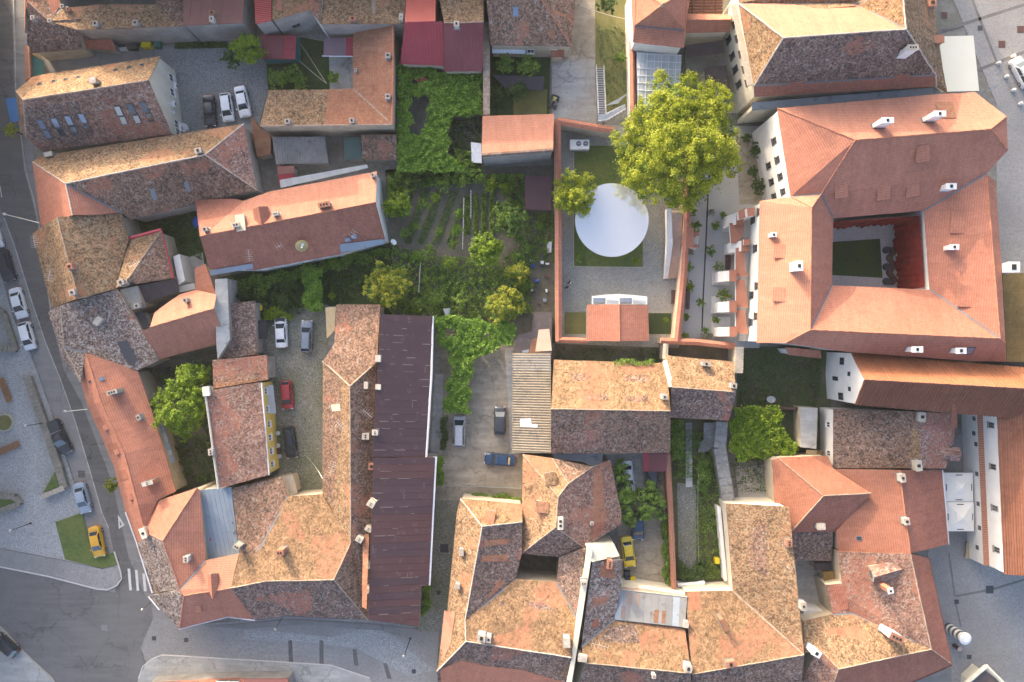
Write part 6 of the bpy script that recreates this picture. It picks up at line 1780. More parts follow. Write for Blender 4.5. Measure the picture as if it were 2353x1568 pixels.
# flag, signs
p = at(2254,216); root = empty('feather_flag', p, 'white feather flag beside the cream awning', 'flag')
mb = MB(); mb.cyl((0,0,0), (.2,.1,3.4), .03, .02, 'metal_steel', 6); mb.build('pole', root)
mb = MB(); q = [Vector((.02,.01,.7)), Vector((.5,.12,1.2)), Vector((.72,.2,2.6)), Vector((.5,.2,3.3)), Vector((.2,.1,3.4))]; mb.poly(q, 'cloth_white'); mb.poly([k + Vector((0,.01,0)) for k in q[::-1]], 'cloth_white'); mb.build('cloth', root)
# bins and odds
def bin_(u, v, mat, label, rz=0, s=1.0):
    root = empty('wheelie_bin', at(u, v), label, 'bin', None, math.radians(rz))
    mb = MB(); mb.prism([Vector((-.3*s,-.36*s,1.0)), Vector((.3*s,-.36*s,1.0)), Vector((.3*s,.36*s,1.0)), Vector((-.3*s,.36*s,1.0))], .95, mat); mb.build('body', root)
    mb = MB(); mb.box((0,0,1.05), (.66*s,.8*s,.08), mat, (1,0,0), (0,.12,1)); mb.build('lid', root)
    for sx in (-1, 1): mb = MB(); mb.cyl((sx*.28*s,.36*s,.12), (sx*.36*s,.36*s,.12), .12, .12, 'rubber', 10); mb.build('wheel', root)
bin_(337,109,'yellow_plastic','left yellow wheelie bin against the grey wall'); bin_(348,109,'yellow_plastic','right yellow wheelie bin against the grey wall')
bin_(305,113,'dark_plastic','left black wheelie bin against the grey wall'); bin_(315,113,'dark_plastic','right black wheelie bin against the grey wall'); bin_(368,107,'green_plastic','green wheelie bin against the grey wall',0,1.3)
bin_(594,712,'blue_plastic','blue wheelie bin behind the parked white car',0,1.2); bin_(602,708,'yellow_plastic','yellow wheelie bin behind the parked white car')
bin_(1644,1285,'yellow_plastic','yellow bin at the foot of the green garden strip'); bin_(1452,1327,'yellow_plastic','yellow bin below the taxi in the yard',90,.9); bin_(1440,1327,'dark_plastic','dark bin below the taxi in the yard',90); bin_(1440,1315,'dark_plastic','dark bin just below the taxi in the yard',90)
prism_thing('white_sack', 'white wrapped bundle lying by the grey wall', 'bundle', 'cloth_white', [(270,110,.5),(291,108,.6),(291,116,.5),(271,117,.4)], .4)
prism_thing('boat_cover', 'white covered cart beside the white gable wall', 'cover', 'cloth_white', [(412,282,1.2),(426,284,1.3),(431,296,1.1),(425,304,.9),(410,300,.9)], .8)
for i, (u, v, m_) in enumerate(((1225,611,'blue_plastic'),(1234,645,'blue_plastic'),(1258,606,'cloth_white'),(1246,603,'cloth_white'),(1222,598,'cloth_white'),(1213,645,'green_plastic'),(1222,667,'cloth_white'),(1256,668,'cloth_white'),(1243,610,'dark_plastic'),(1232,655,'dark_plastic'),(1256,635,'wood_dark'),(1250,590,'dark_plastic'),(1228,672,'dark_plastic'),(1252,690,'metal_steel'),(1240,700,'wood_dark'))):
    w_, d_ = random.uniform(5, 10), random.uniform(4, 8)
    hz = random.uniform(.4, 1.0)
    prism_thing('crate', ('blue tub in the junk heap by the left court wall','blue tub lower in the junk heap','white board at the edge of the junk heap','white tub in the middle of the junk heap','white sheet at the top of the junk heap','green crate left of the junk heap','white crate low in the junk heap','grey white table in the junk heap','black box in the junk heap','dark bag beside the lower blue tub','brown board pile by the wall','dark box at the top right of the junk heap','dark bag at the bottom of the junk heap','steel sink at the foot of the junk heap','brown plank heap at the foot of the junk')[i], 'junk', m_, [(u-w_/2,v-d_/2,hz),(u+w_/2,v-d_/2+1,hz),(u+w_/2-1,v+d_/2,hz),(u-w_/2+1,v+d_/2,hz)], hz)
prism_thing('garden_lounger', 'white sun lounger with dark clothes beside the left court wall', 'lounger', 'cloth_white', [(1257,556,.45),(1268,556,.45),(1267,580,.4),(1257,580,.4)], .35)
prism_thing('sun_screen', 'white garden screen at the end of the purple roof', 'screen', 'cloth_white', [(1018,710,1.6),(1035,708,1.0),(1032,732,.6),(1026,730,1.2)], .05)
prism_thing('shed_roof', 'striped white sheet over the pen beside the orange single slope roof', 'sheet', 'white_metal', [(1082,327,2.2),(1106,330,2.2),(1107,375,2.0),(1084,374,2.0)], .06)
prism_thing('dark_sheet', 'dark blue tarpaulin strips among the shrubs left of the gravel lane', 'tarpaulin', 'dark_slate', [(1130,172,1.6),(1250,176,1.6),(1248,208,1.3),(1165,206,1.3)], .08)
prism_thing('blue_pool', 'round blue tub in the yard above the crimson gutter', 'tub', 'blue_plastic', [(441,510,.8),(448,498,.8),(455,500,.8),(456,520,.8),(448,524,.8)], .7)
prism_thing('red_parasol', 'faded red parasol under the big vine arbour', 'parasol', 'flower_red', [(942,180,2.7),(970,177,2.9),(985,184,2.7),(966,190,2.7)], .06)
for i, (u, v) in enumerate(((905,556),(575,565),(1772,917),(1969,541))):
    if i == 3: continue
    root = empty('satellite_dish', at(u, v, (4.6, 6.2, 1.2)[i]), ('white satellite dish at the right end of the long brown house','white satellite dish on the lower roof of the long brown house','large white dish standing in the green yard')[i], 'satellite dish')
    r = (.45,.45,.62)[i]; ax = Vector((-.3,-.55,.75)).normalized(); e1 = ax.orthogonal().normalized(); e2 = ax.cross(e1); mb = MB()
    for k in range(14):
        for r0, r1 in ((0,r*.55),(r*.55,r)):
            a0, a1 = 2*math.pi*k/14, 2*math.pi*(k+1)/14
            mb.poly([(e1*math.cos(a)+e2*math.sin(a))*rr + ax*(.3*rr*rr) for a, rr in ((a0,r0),(a0,r1),(a1,r1),(a1,r0))], 'chimney_white')
    mb.build('reflector', root); mb = MB(); mb.cyl((0,0,-(4.6,2.0,1.2)[i]), (0,0,0), .04, .04, 'metal_steel', 6); mb.build('mast', root); mb = MB(); mb.cyl(-e1*r*.8, ax*.5, .015, .015, 'metal_steel', 5); mb.box(ax*.5, (.1,.1,.1), 'dark_plastic'); mb.build('arm', root)
# covers in the paving
for i, (u, v, s_, m_) in enumerate(((2302,102,.5,'wood_dark'),(2345,68,.5,'wood_dark'),(2170,35,.4,'wood_dark'),(2252,65,.35,'dark_slate'),(2274,1355,.55,'dark_slate'),(2198,1383,.32,'dark_slate'),(2227,1510,.32,'dark_slate'),(2211,1504,.5,'stone_grey'),(428,1471,.3,'dark_slate'),(354,1467,.3,'dark_slate'),(1021,1260,.6,'dark_slate'),(1008,1362,.3,'dark_slate'),(951,1543,.3,'dark_slate'),(362,1530,.45,'stone_grey'),(240,1443,.45,'asphalt_pale'),(188,1090,.5,'asphalt_dark'))):
    mb = MB(); c = at(u, v); mb.prism([Vector((c.x-s_,c.y-s_,.034)), Vector((c.x+s_,c.y-s_,.034)), Vector((c.x+s_,c.y+s_,.034)), Vector((c.x-s_,c.y+s_,.034))], .03, m_)
    tag(mb.build('manhole_cover'), ('red brown cover in the square below the cream awning','red brown cover at the right edge of the square','red brown cover near the top of the right square','small dark cover right of the cream awning','large dark cover in the lower right square','small dark cover left of the large one in the lower right square','small dark cover below the dark post','grey round cover below the dark post','small dark cover in the bottom street','small dark cover near the street corner','framed dark cover in the lane beside the purple roof','small dark cover at the end of the lane','small dark cover in the bottom street near the lane','brown cover in the pale pavement at the bottom','grey cover in the middle of the junction','round cover in the parking strip below the pickup')[i], 'cover')
# garden supports
for i, (a, c) in enumerate((((1066,455),(1063,572)), ((1082,437),(1082,500)), ((966,604),(962,672)))):
    A_, C_ = at(*a, 1.3), at(*c, 1.3); root = empty('trellis', A_, ('long white pole trellis in the vegetable garden','short white pole trellis at the top of the vegetable garden','white pole trellis with many stakes in the lower vegetable garden')[i], 'trellis')
    mb = MB(); mb.cyl((0,0,0), C_-A_, .035, .035, 'frame_white', 6); mb.build('rail', root)
    for k in range(10):
        q = (C_-A_)*(k/9); mb = MB(); mb.cyl(q + Vector((0,0,-1.3)), q + Vector((0,0,.1)), .025, .025, 'frame_white', 5); mb.build('stake', root)
# winding steps and slabs in the green strip
root = empty('winding_steps', at(1640,1010), 'grey winding stone steps beside the weathered wall', 'stairs'); inv = Matrix.Translation(-root.location)
for i in range(7):
    v = 972 + i*6; mb = MB(); mb.prism([at(1618,v,1.6-i*.08), at(1644,v,1.6-i*.08), at(1643,v+5.5,1.6-i*.08), at(1617,v+5.5,1.6-i*.08)], .16, 'stone_grey'); o = mb.build('step', root); o.matrix_parent_inverse = inv
for i in range(8):
    a0, a1 = -10 - i*12, -10 - (i+1)*12 + 1.5; c = (1612, 1008); z = 1.0 - i*.1
    pt = lambda r, a: at(c[0] + r*math.cos(math.radians(a)), c[1] - r*math.sin(math.radians(a)), z)
    mb = MB(); mb.prism([pt(5,a0), pt(32,a0), pt(32,a1), pt(5,a1)], .16, 'stone_grey'); o = mb.build('step', root); o.matrix_parent_inverse = inv
root = empty('slab_path', at(1584,1040), 'path of pale rectangular slabs along the green strip', 'path'); inv = Matrix.Translation(-root.location)
for i in range(9):
    v = 972 + i*16.5; du = -.6 if i < 5 else 0; mb = MB(); mb.prism([at(1576+du,v,.06), at(1591+du,v,.06), at(1591+du,v+15.6,.06), at(1576+du,v+15.6,.06)], .06, 'concrete_pale' if i > 3 else 'stone_grey'); o = mb.build('slab', root); o.matrix_parent_inverse = inv
# iron fence at the lane
root = empty('iron_fence', at(1130,1130), 'low grey fence of upright bars across the dirt yard', 'fence'); inv = Matrix.Translation(-root.location)
for i in range(28):
    u = 1064 + (1196-1064)*i/27; v = 1117 + 6*i/27; c = at(u, v, 1.3); mb = MB(); mb.box((c.x, c.y, .65), (.1, .05, 1.3), 'metal_steel'); o = mb.build('bar', root); o.matrix_parent_inverse = inv
mb = MB(); mb.cyl(at(1064,1117,1.2), at(1196,1123,1.2), .04, .04, 'metal_steel', 6); mb.cyl(at(1064,1117,.25), at(1196,1123,.25), .04, .04, 'metal_steel', 6); o = mb.build('rail', root); o.matrix_parent_inverse = inv
# yard furniture
for i, (u, v) in enumerate(((641,995),(641,1023),(644,1048))):
    root = empty('garden_chair', at(u, v), ('white round plastic table beside the black car','upper white plastic chair by the yellow wall','lower white plastic chair by the yellow wall')[i], ('table','chair','chair')[i])
    mb = MB(); mb.cyl((0,0,.42), (0,0,.46), .3, .32, 'cloth_white', 10); mb.build('seat', root)
    for a in range(4):
        mb = MB(); c = Vector((.22*math.cos(a*math.pi/2+.8), .22*math.sin(a*math.pi/2+.8), 0)); mb.cyl(c, c + Vector((0,0,.42)), .03, .03, 'cloth_white', 5); mb.build('leg', root)
    if i: mb = MB(); mb.box((.05,.26*(1 if i == 2 else -1),.75), (.5,.06,.5), 'cloth_white'); mb.build('backrest', root)
root = empty('garden_table', at(643,1034), 'round brown table between two white chairs by the yellow wall', 'table'); mb = MB(); mb.cyl((0,0,.7), (0,0,.75), .5, .5, 'wood_dark', 18); mb.build('top', root); mb = MB(); mb.cyl((0,0,0), (0,0,.7), .06, .06, 'wood_dark', 6); mb.build('stem', root)
# overhead wires
def wire(a, c, label, sag=.6):
    A_, C_ = at(*a), at(*c); mb = MB(); prev = A_
    for i in range(1, 9):
        t_ = i/8; q = A_.lerp(C_, t_) - Vector((0,0,sag*4*t_*(1-t_))); mb.cyl(prev, q, .02, .02, 'metal_pale', 4, False); prev = q
    tag(mb.build('wire'), label, 'wire')
wire((690,100,2.6),(750,192,3.4),'pale wire crossing the small lawn beside the red yard roof'); wire((688,140,2.6),(750,192,3.4),'second pale wire over the small lawn from the teal sheet'); wire((700,1045,4),(741,1100,5),'wire across the lower cobbled yard'); wire((1330,10,5),(1450,46,6.5),'wire over the grass strip towards the orange tower'); wire((1605,1090,3),(1606,1290,3),'long wire down the green garden strip')
# ================================================================== vehicles
CARMESH = {}
def car_parts(kind, paint):
    """list of (part name, MB, sub-parts); x forward, y left"""
    K = dict(hatch=(4.1,1.74,1.48, .62,1.35, .35,1.62, .10,-1.95), sedan=(4.5,1.78,1.44, .5,1.3, .1,1.45, .06,-1.55), wagon=(4.6,1.78,1.50, .5,1.3, .3,1.6, .1,-2.2), van=(4.5,1.80,1.75, .95,1.75, .5,2.0, .1,-2.15), suv=(4.5,1.85,1.66, .62,1.4, .35,1.7, .1,-2.1), pickup=(5.2,1.86,1.72, .55,1.35, .2,.9, .1,-.55))[kind]
    L, W, Ht, xf_top, xf_base, _, _, _, xr_base = K
    hw, hl = W/2, L/2
    xr_top = {'hatch': -1.45, 'sedan': -.95, 'wagon': -1.75, 'van': -1.85, 'suv': -1.65, 'pickup': -.35}[kind]
    belt = {'van': 1.02, 'suv': 1.02, 'pickup': 1.02}.get(kind, .92)
    st = []
    xs = [-hl, -hl+.08, -hl+.25, -hl+.6, xr_base, (xr_base+xf_base)/2, xf_base, hl-.75, hl-.35, hl-.12, hl]
    for x in xs:
        k = abs(x)/hl
        w_ = hw * (1 - .10*max(0, (k-.72)/.28)**2 - (.16 if k > .995 else .05 if k > .95 else 0))
        if x > xf_base: zt = belt - .02 - .20*((x-xf_base)/(hl-xf_base))**1.6
        elif x < xr_base: zt = belt + .04 - .10*((xr_base-x)/(hl+xr_base+.01))**2
        else: zt = belt
        if k > .995: zt -= .16
        st.append([(x, -w_*.94, .22), (x, -w_, .48), (x, -w_*.985, .70), (x, -w_*.87, zt), (x, -w_*.45, zt+.035), (x, 0, zt+.045), (x, w_*.45, zt+.035), (x, w_*.87, zt), (x, w_*.985, .70), (x, w_, .48), (x, w_*.94, .22)])
    body = MB()
    for a, c in zip(st[:-1], st[1:]):
        for i in range(10): body.poly([a[i], a[i+1], c[i+1], c[i]], paint)
    body.poly(st[0][::-1], paint); body.poly(st[-1], paint)
    # cabin
    wb, wt = hw*.86, hw*.68
    zb = belt - .02
    B = [(xf_base, -wb*.96), (xf_base, wb*.96), (xr_base, wb*.94), (xr_base, -wb*.94)]
    T = [(xf_top, -wt), (xf_top, wt), (xr_top, wt*.97), (xr_top, -wt*.97)]
    cab = MB()
    Bv = [Vector((x, y, zb)) for x, y in B]; Tv = [Vector((x, y, Ht - .06)) for x, y in T]
    for i in range(4):
        j = (i+1) % 4
        cab.poly([Bv[i], Bv[j], Tv[j], Tv[i]], paint)
    g = 4; G = []
    for i in range(g+1):
        row = []
        for j in range(g+1):
            s_, t_ = i/g, j/g
            p = Tv[0].lerp(Tv[1], t_).lerp(Tv[3].lerp(Tv[2], t_), s_)
            row.append(p + Vector((0, 0, .075*(1-(2*s_-1)**2)*(1-(2*t_-1)**4)**.5 + .0)))
        G.append(row)
    for i in range(g):
        for j in range(g): cab.poly([G[i][j], G[i][j+1], G[i+1][j+1], G[i+1][j]], paint)
    out = [('body', body, []), ('cabin', cab, [])]
    def pane(i, j, nm, a0=.06, a1=.94, b0=.10, b1=.90, n=1):
        res = []
        nn = (Bv[j]-Bv[i]).cross(Tv[i]-Bv[i]).normalized()
        c = (Bv[i]+Bv[j]+Tv[i]+Tv[j])/4
        if nn.dot(Vector((c.x, c.y, 0))) < 0: nn = -nn
        for q in range(n):
            m = MB(); s0 = a0 + (a1-a0)*q/n + (.015 if q else 0); s1 = a0 + (a1-a0)*(q+1)/n - (.015 if q < n-1 else 0)
            P = lambda s_, t_: Bv[i].lerp(Bv[j], s_).lerp(Tv[i].lerp(Tv[j], s_), t_) + nn*.012
            m.poly([P(s0,b0), P(s1,b0), P(s1,b1), P(s0,b1)], 'glass_car'); res.append((nm, m, []))
        return res
    out += pane(0, 1, 'windscreen', .04, .96, .06, .96) + pane(2, 3, 'rear_window', .06, .94, .14, .92)
    out += pane(1, 2, 'side_window', .08, .93, .12, .88, 2) + pane(3, 0, 'side_window', .07, .92, .12, .88, 2)
    wx = (hl-.82, -hl+.85)
    for x in wx:
        for s_ in (-1, 1):
            m = MB(); m.cyl((x, s_*(hw-.20), .31), (x, s_*(hw+.015), .31), .31, .31, 'rubber', 14)
            r = MB(); r.cyl((x, s_*(hw+.01), .31), (x, s_*(hw+.03), .31), .2, .19, 'rim', 10)
            out.append(('wheel', m, [('rim', r)]))
    for s_ in (-1, 1):
        m = MB(); m.box((hl-.14, s_*hw*.68, .66), (.26, .34, .14), 'lamp_clear', (1, -s_*.25, -.25)); out.append(('headlight', m, []))
        m = MB(); m.box((-hl+.06, s_*hw*.72, .78), (.14, .26, .2), 'lamp_red'); out.append(('tail_light', m, []))
        m = MB(); m.box((xf_base-.28, s_*(hw+.06), belt+.04), (.14, .2, .14), paint); out.append(('mirror', m, []))
    m = MB(); m.box((-hl+.015, 0, .62), (.05, .5, .12), 'cloth_white'); m.box((hl-.0, 0, .45), (.05, .5, .12), 'cloth_white'); out.append(('number_plate', m, []))
    if kind == 'pickup':
        m = MB()
        m.box((-1.6, 0, belt+.055), (1.85, W*.76, .05), 'dark_plastic'); out.append(('load_bed', m, []))
        m = MB(); m.cyl((-.75, -hw*.8, belt), (-.75, -hw*.7, belt+.5), .04, .04, 'rim', 6); m.cyl((-.75, hw*.8, belt), (-.75, hw*.7, belt+.5), .04, .04, 'rim', 6); m.cyl((-.75, -hw*.7, belt+.5), (-.75, hw*.7, belt+.5), .04, .04, 'rim', 6); out.append(('roll_bar', m, []))
    if kind in ('wagon', 'van', 'suv'):
        for s_ in (-1, 1):
            m = MB(); m.cyl((xf_top-.15, s_*wt*.9, Ht), (xr_top+.1, s_*wt*.88, Ht), .025, .025, 'metal_black', 5); out.append(('roof_rail', m, []))
    return out
def car(u, v, head, kind, paint, label, extra=None, scale=1.0):
    """head: compass of the nose in the picture, degrees clockwise from up"""
    root = empty('car' if kind != 'pickup' else 'pickup_truck', at(u, v), label, 'car' if kind != 'pickup' else 'pickup', 'parked vehicles', math.radians(90 - head))
    root.scale = (scale,)*3
    key = (kind, paint)
    if key not in CARMESH:
        lst = []
        for nm, m, subs in car_parts(kind, paint):
            o = m.build(nm, root, smooth=nm in ('body', 'cabin'))
            if nm in ('body', 'cabin'):
                weld(o)
                try: o.data.set_sharp_from_angle(angle=math.radians(50))
                except Exception: pass
            ss = []
            for sn, sm in subs: ss.append((sn, sm.build(sn, o).data))
            lst.append((nm, o.data, ss))
        CARMESH[key] = lst
    else:
        for nm, me, subs in CARMESH[key]:
            o = link(bpy.data.objects.new(nm, me), root)
            for sn, sme in subs: link(bpy.data.objects.new(sn, sme), o)
    for nm, boxes in (extra or []):
        mb = MB()
        for c, sz, m_ in boxes: mb.box(c, sz, m_)
        mb.build(nm, root)
    return root
car(485,258,176,'sedan','car_black','black car, leftmost of three parked in the cobbled yard at the top left')
car(525,250,172,'hatch','car_white','white hatchback, middle of three parked in the cobbled yard at the top left')
car(561,237,168,'sedan','car_white','white car, rightmost of three parked in the cobbled yard at the top left')
car(-8,538,162,'sedan','car_white','white car cut by the left edge beside the street')
car(20,612,164,'suv','car_dark','dark blue car parked at the left street above two white cars')
car(49,697,165,'sedan','car_white','upper white car parked at the left street')
car(69,772,165,'hatch','car_white','lower white car parked at the left street')
car(143,1003,155,'pickup','car_black','black pickup with roll bar parked beside the stone wall')
car(195,1142,166,'sedan','car_greyblue','silver blue car parked above the yellow taxi')
car(228,1242,168,'sedan','car_yellow','orange yellow taxi parked beside the grass patch at the junction')
car(20,1479,310,'hatch','car_black','black car at the lower left edge')
car(2341,170,333,'suv','car_white','white car at the right edge of the square')
car(649,764,357,'sedan','car_white','white car with black bonnet parked in the cobbled yard', [('bonnet', [((1.72,0,.885), (.78,1.36,.05), 'dark_plastic')])])
car(707,773,2,'wagon','car_grey','grey estate car parked right of the white car with black bonnet')
car(662,907,176,'hatch','car_red','red car parked in the cobbled yard')
car(670,1015,172,'wagon','car_black','black car parked in the cobbled yard near the yellow wall')
car(1056,991,1,'van','car_silver','silver people carrier parked in the dirt yard')
car(1149,966,1,'hatch','car_dark','black hatchback parked left of the corrugated roof')
car(1149,1055,275,'sedan','car_blue','dark navy blue car parked crosswise below the corrugated roof', [('window_reflection', [((-1.28,0,1.2), (.32,1.0,.03), 'wood_pale')])])  # tan box paints the sunlit wall reflected in the rear window
car(1441,1092,174,'sedan','car_white','white car parked beneath the vine beside the old roof')
car(1496,1100,178,'hatch','car_dark','dark car half under the maroon lean-to')
car(1442,1265,172,'sedan','car_lemon','yellow taxi parked in the yard below the cream end wall')
car(1464,1206,180,'hatch','car_blue','dark blue car half hidden by leaves above the yellow taxi')
# quad bike
p = at(1272,237); root = empty('quad_bike', p, 'yellow and black quad bike on the gravel lane', 'quad bike', None, math.radians(72))
for nm, bx in (('frame', [((0,0,.5), (1.1,.3,.3), 'dark_plastic')]), ('seat', [((-.35,0,.78), (.75,.34,.16), 'rubber')]), ('bonnet', [((.45,0,.72), (.55,.4,.2), 'quad_yellow'), ((0,0,.72), (.5,.26,.14), 'quad_yellow')]), ('rear_rack', [((-.78,0,.82), (.4,.75,.05), 'metal_black')]), ('front_rack', [((.82,0,.8), (.3,.7,.05), 'metal_black')]), ('handlebar', [((.28,0,1.0), (.06,.8,.06), 'metal_black')])):
    mb = MB()
    for c, s_, m_ in bx: mb.box(c, s_, m_)
    mb.build(nm, root)
for x in (-.65,.65):
    for y in (-1,1):
        mb = MB(); mb.cyl((x,y*.34,.29), (x,y*.6,.29), .29,.29,'rubber',12); mb.build('wheel', root); mb = MB(); mb.box((x,y*.46,.64), (.6,.3,.06), 'dark_plastic'); mb.build('mudguard', root)

# ================================================================== two visitors in the mirror court
def person(u, v, rz, label, top, legs, hair, bag=None):
    root = empty('person', at(u, v, .02), label, 'person', None, math.radians(rz))
    J = [((0,0,.95),.15),((0,0,1.15),.14),((0,0,1.38),.16),((0,.0,1.50),.07),((.02,0,1.60),.095),((.03,0,1.70),.10),
         ((0,.10,.90),.10),((.10,.10,.50),.075),((.02,.10,.08),.05),((.16,.10,.04),.045),
         ((0,-.10,.90),.10),((-.06,-.10,.50),.075),((-.16,-.10,.10),.05),((-.02,-.10,.04),.045),
         ((0,.21,1.40),.07),((.02,.27,1.12),.055),((.14,.27,.90),.042),((.18,.27,.82),.045),
         ((0,-.21,1.40),.07),((-.02,-.27,1.12),.055),((.10,-.27,.92),.042),((.14,-.27,.84),.045)]
    E = [(0,1),(1,2),(2,3),(3,4),(4,5),(0,6),(6,7),(7,8),(8,9),(0,10),(10,11),(11,12),(12,13),(2,14),(14,15),(15,16),(16,17),(2,18),(18,19),(19,20),(20,21)]
    me = bpy.data.meshes.new('body'); me.from_pydata([j[0] for j in J], E, [])
    o = bpy.data.objects.new('body', me); link(o, root)
    m = o.modifiers.new('skin', 'SKIN'); m.use_smooth_shade = True
    for k, j in enumerate(J): me.skin_vertices[0].data[k].radius = (j[1], j[1])
    me.skin_vertices[0].data[0].use_root = True
    s_ = o.modifiers.new('sub', 'SUBSURF'); s_.levels = 1; s_.render_levels = 1
    mat, t, bs = nt_new('person_' + top)
    tc = t.nodes.new('ShaderNodeTexCoord'); sp = t.nodes.new('ShaderNodeSeparateXYZ'); t.links.new(tc.outputs['Object'], sp.inputs[0])
    c1 = mixc(t, mth(t, 'GREATER_THAN', sp.outputs[2], .98), MATS[legs].node_tree.nodes['Principled BSDF'].inputs['Base Color'].default_value[:3] if False else (.03,.035,.05), {'a': (.25,.03,.03), 'b': (.02,.02,.025)}[top])
    c2 = mixc(t, mth(t, 'GREATER_THAN', sp.outputs[2], 1.5), c1, (.42,.26,.19))
    t.links.new(c2, bs.inputs['Base Color']); bs.inputs['Roughness'].default_value = .8
    me.materials.append(mat)
    mb = MB()
    for i in range(10):
        for k in range(4):
            a0, a1 = 2*math.pi*i/10, 2*math.pi*(i+1)/10; t0, t1 = k/4*1.75, (k+1)/4*1.75
            f = lambda a, t_: Vector((.02 + .125*math.sin(t_)*math.cos(a) - .02*math.sin(t_), .12*math.sin(t_)*math.sin(a), 1.68 + .135*math.cos(t_)))
            mb.poly([f(a0,t0), f(a0,t1), f(a1,t1), f(a1,t0)], hair)
    h_ = mb.build('hair', root, smooth=True); weld(h_)
    for x, y in ((.13,.035),(.13,-.035)):
        pass
    mb = MB(); mb.cyl((.115,.0,1.66), (.15,.0,1.63), .02, .018, 'skin', 6); mb.build('nose', root)
    if bag: mb = MB(); mb.box((-.2,0,1.2), (.16,.3,.42), bag); mb.build('backpack', root)
person(1307,650,150,'person in dark red top walking on the mirror court','a','car_dark','soot','cloth_white')
person(1301,662,120,'person in black clothes beside the left wall of the mirror court','b','car_dark','soot')
# ================================================================== trees, vines, shrubs
def leaves(name, pts, nrm, size, mat, parent=None, jitter=.55, kind=None, aspect=.62):
    """one folded leaf spray at each point"""
    N = len(pts)
    pts = np.asarray(pts, float); nrm = np.asarray(nrm, float)
    nrm = nrm + RNG.normal(0, jitter, (N, 3)); nrm /= np.linalg.norm(nrm, axis=1)[:, None] + 1e-9
    a = np.cross(nrm, RNG.normal(0, 1, (N, 3))); a /= np.linalg.norm(a, axis=1)[:, None] + 1e-9
    b_ = np.cross(nrm, a)
    s = size * RNG.uniform(.6, 1.35, (N, 1))
    lift = nrm * s * .18
    v = np.stack([pts - a*s, pts - b_*s*aspect + lift, pts + a*s, pts + b_*s*aspect + lift], 1).reshape(-1, 3)
    me = bpy.data.meshes.new(name)
    me.vertices.add(4*N); me.vertices.foreach_set('co', v.ravel())
    tri = np.arange(4*N).reshape(-1, 4)
    lp = tri[:, [0, 1, 2, 0, 2, 3]].ravel()
    me.loops.add(6*N); me.loops.foreach_set('vertex_index', lp)
    me.polygons.add(2*N); me.polygons.foreach_set('loop_start', np.arange(0, 6*N, 3)); me.polygons.foreach_set('loop_total', np.full(2*N, 3))
    me.materials.append(MATS[mat]); me.update(calc_edges=True)
    o = bpy.data.objects.new(name, me)
    if kind: o['kind'] = kind
    return link(o, parent)
def clump_points(clumps, n, shell=.55):
    """points spread through a set of ellipsoids (x, y, z, rx, ry, rz), denser towards their skin"""
    C = np.array(clumps, float); vol = C[:, 3]*C[:, 4]; pr = vol/vol.sum()
    idx = RNG.choice(len(C), n, p=pr)
    d = RNG.normal(0, 1, (n, 3)); d /= np.linalg.norm(d, axis=1)[:, None]
    d[:, 2] = np.where(d[:, 2] < -.35, -d[:, 2]*.6, d[:, 2])
    r = shell + (1-shell)*RNG.random((n, 1))**.7
    # ragged skin
    wob = 1 + .16*np.sin(d[:, :1]*9 + idx[:, None]) + .12*np.sin(d[:, 1:2]*11 + idx[:, None]*2)
    r = np.where(RNG.random((n, 1)) < .16, r*RNG.uniform(1.0, 1.9, (n, 1)), r)
    p = C[idx, :3] + d*C[idx, 3:]*r*wob
    nr = d*.7 + np.array([-.15, .25, .8])
    return p, nr
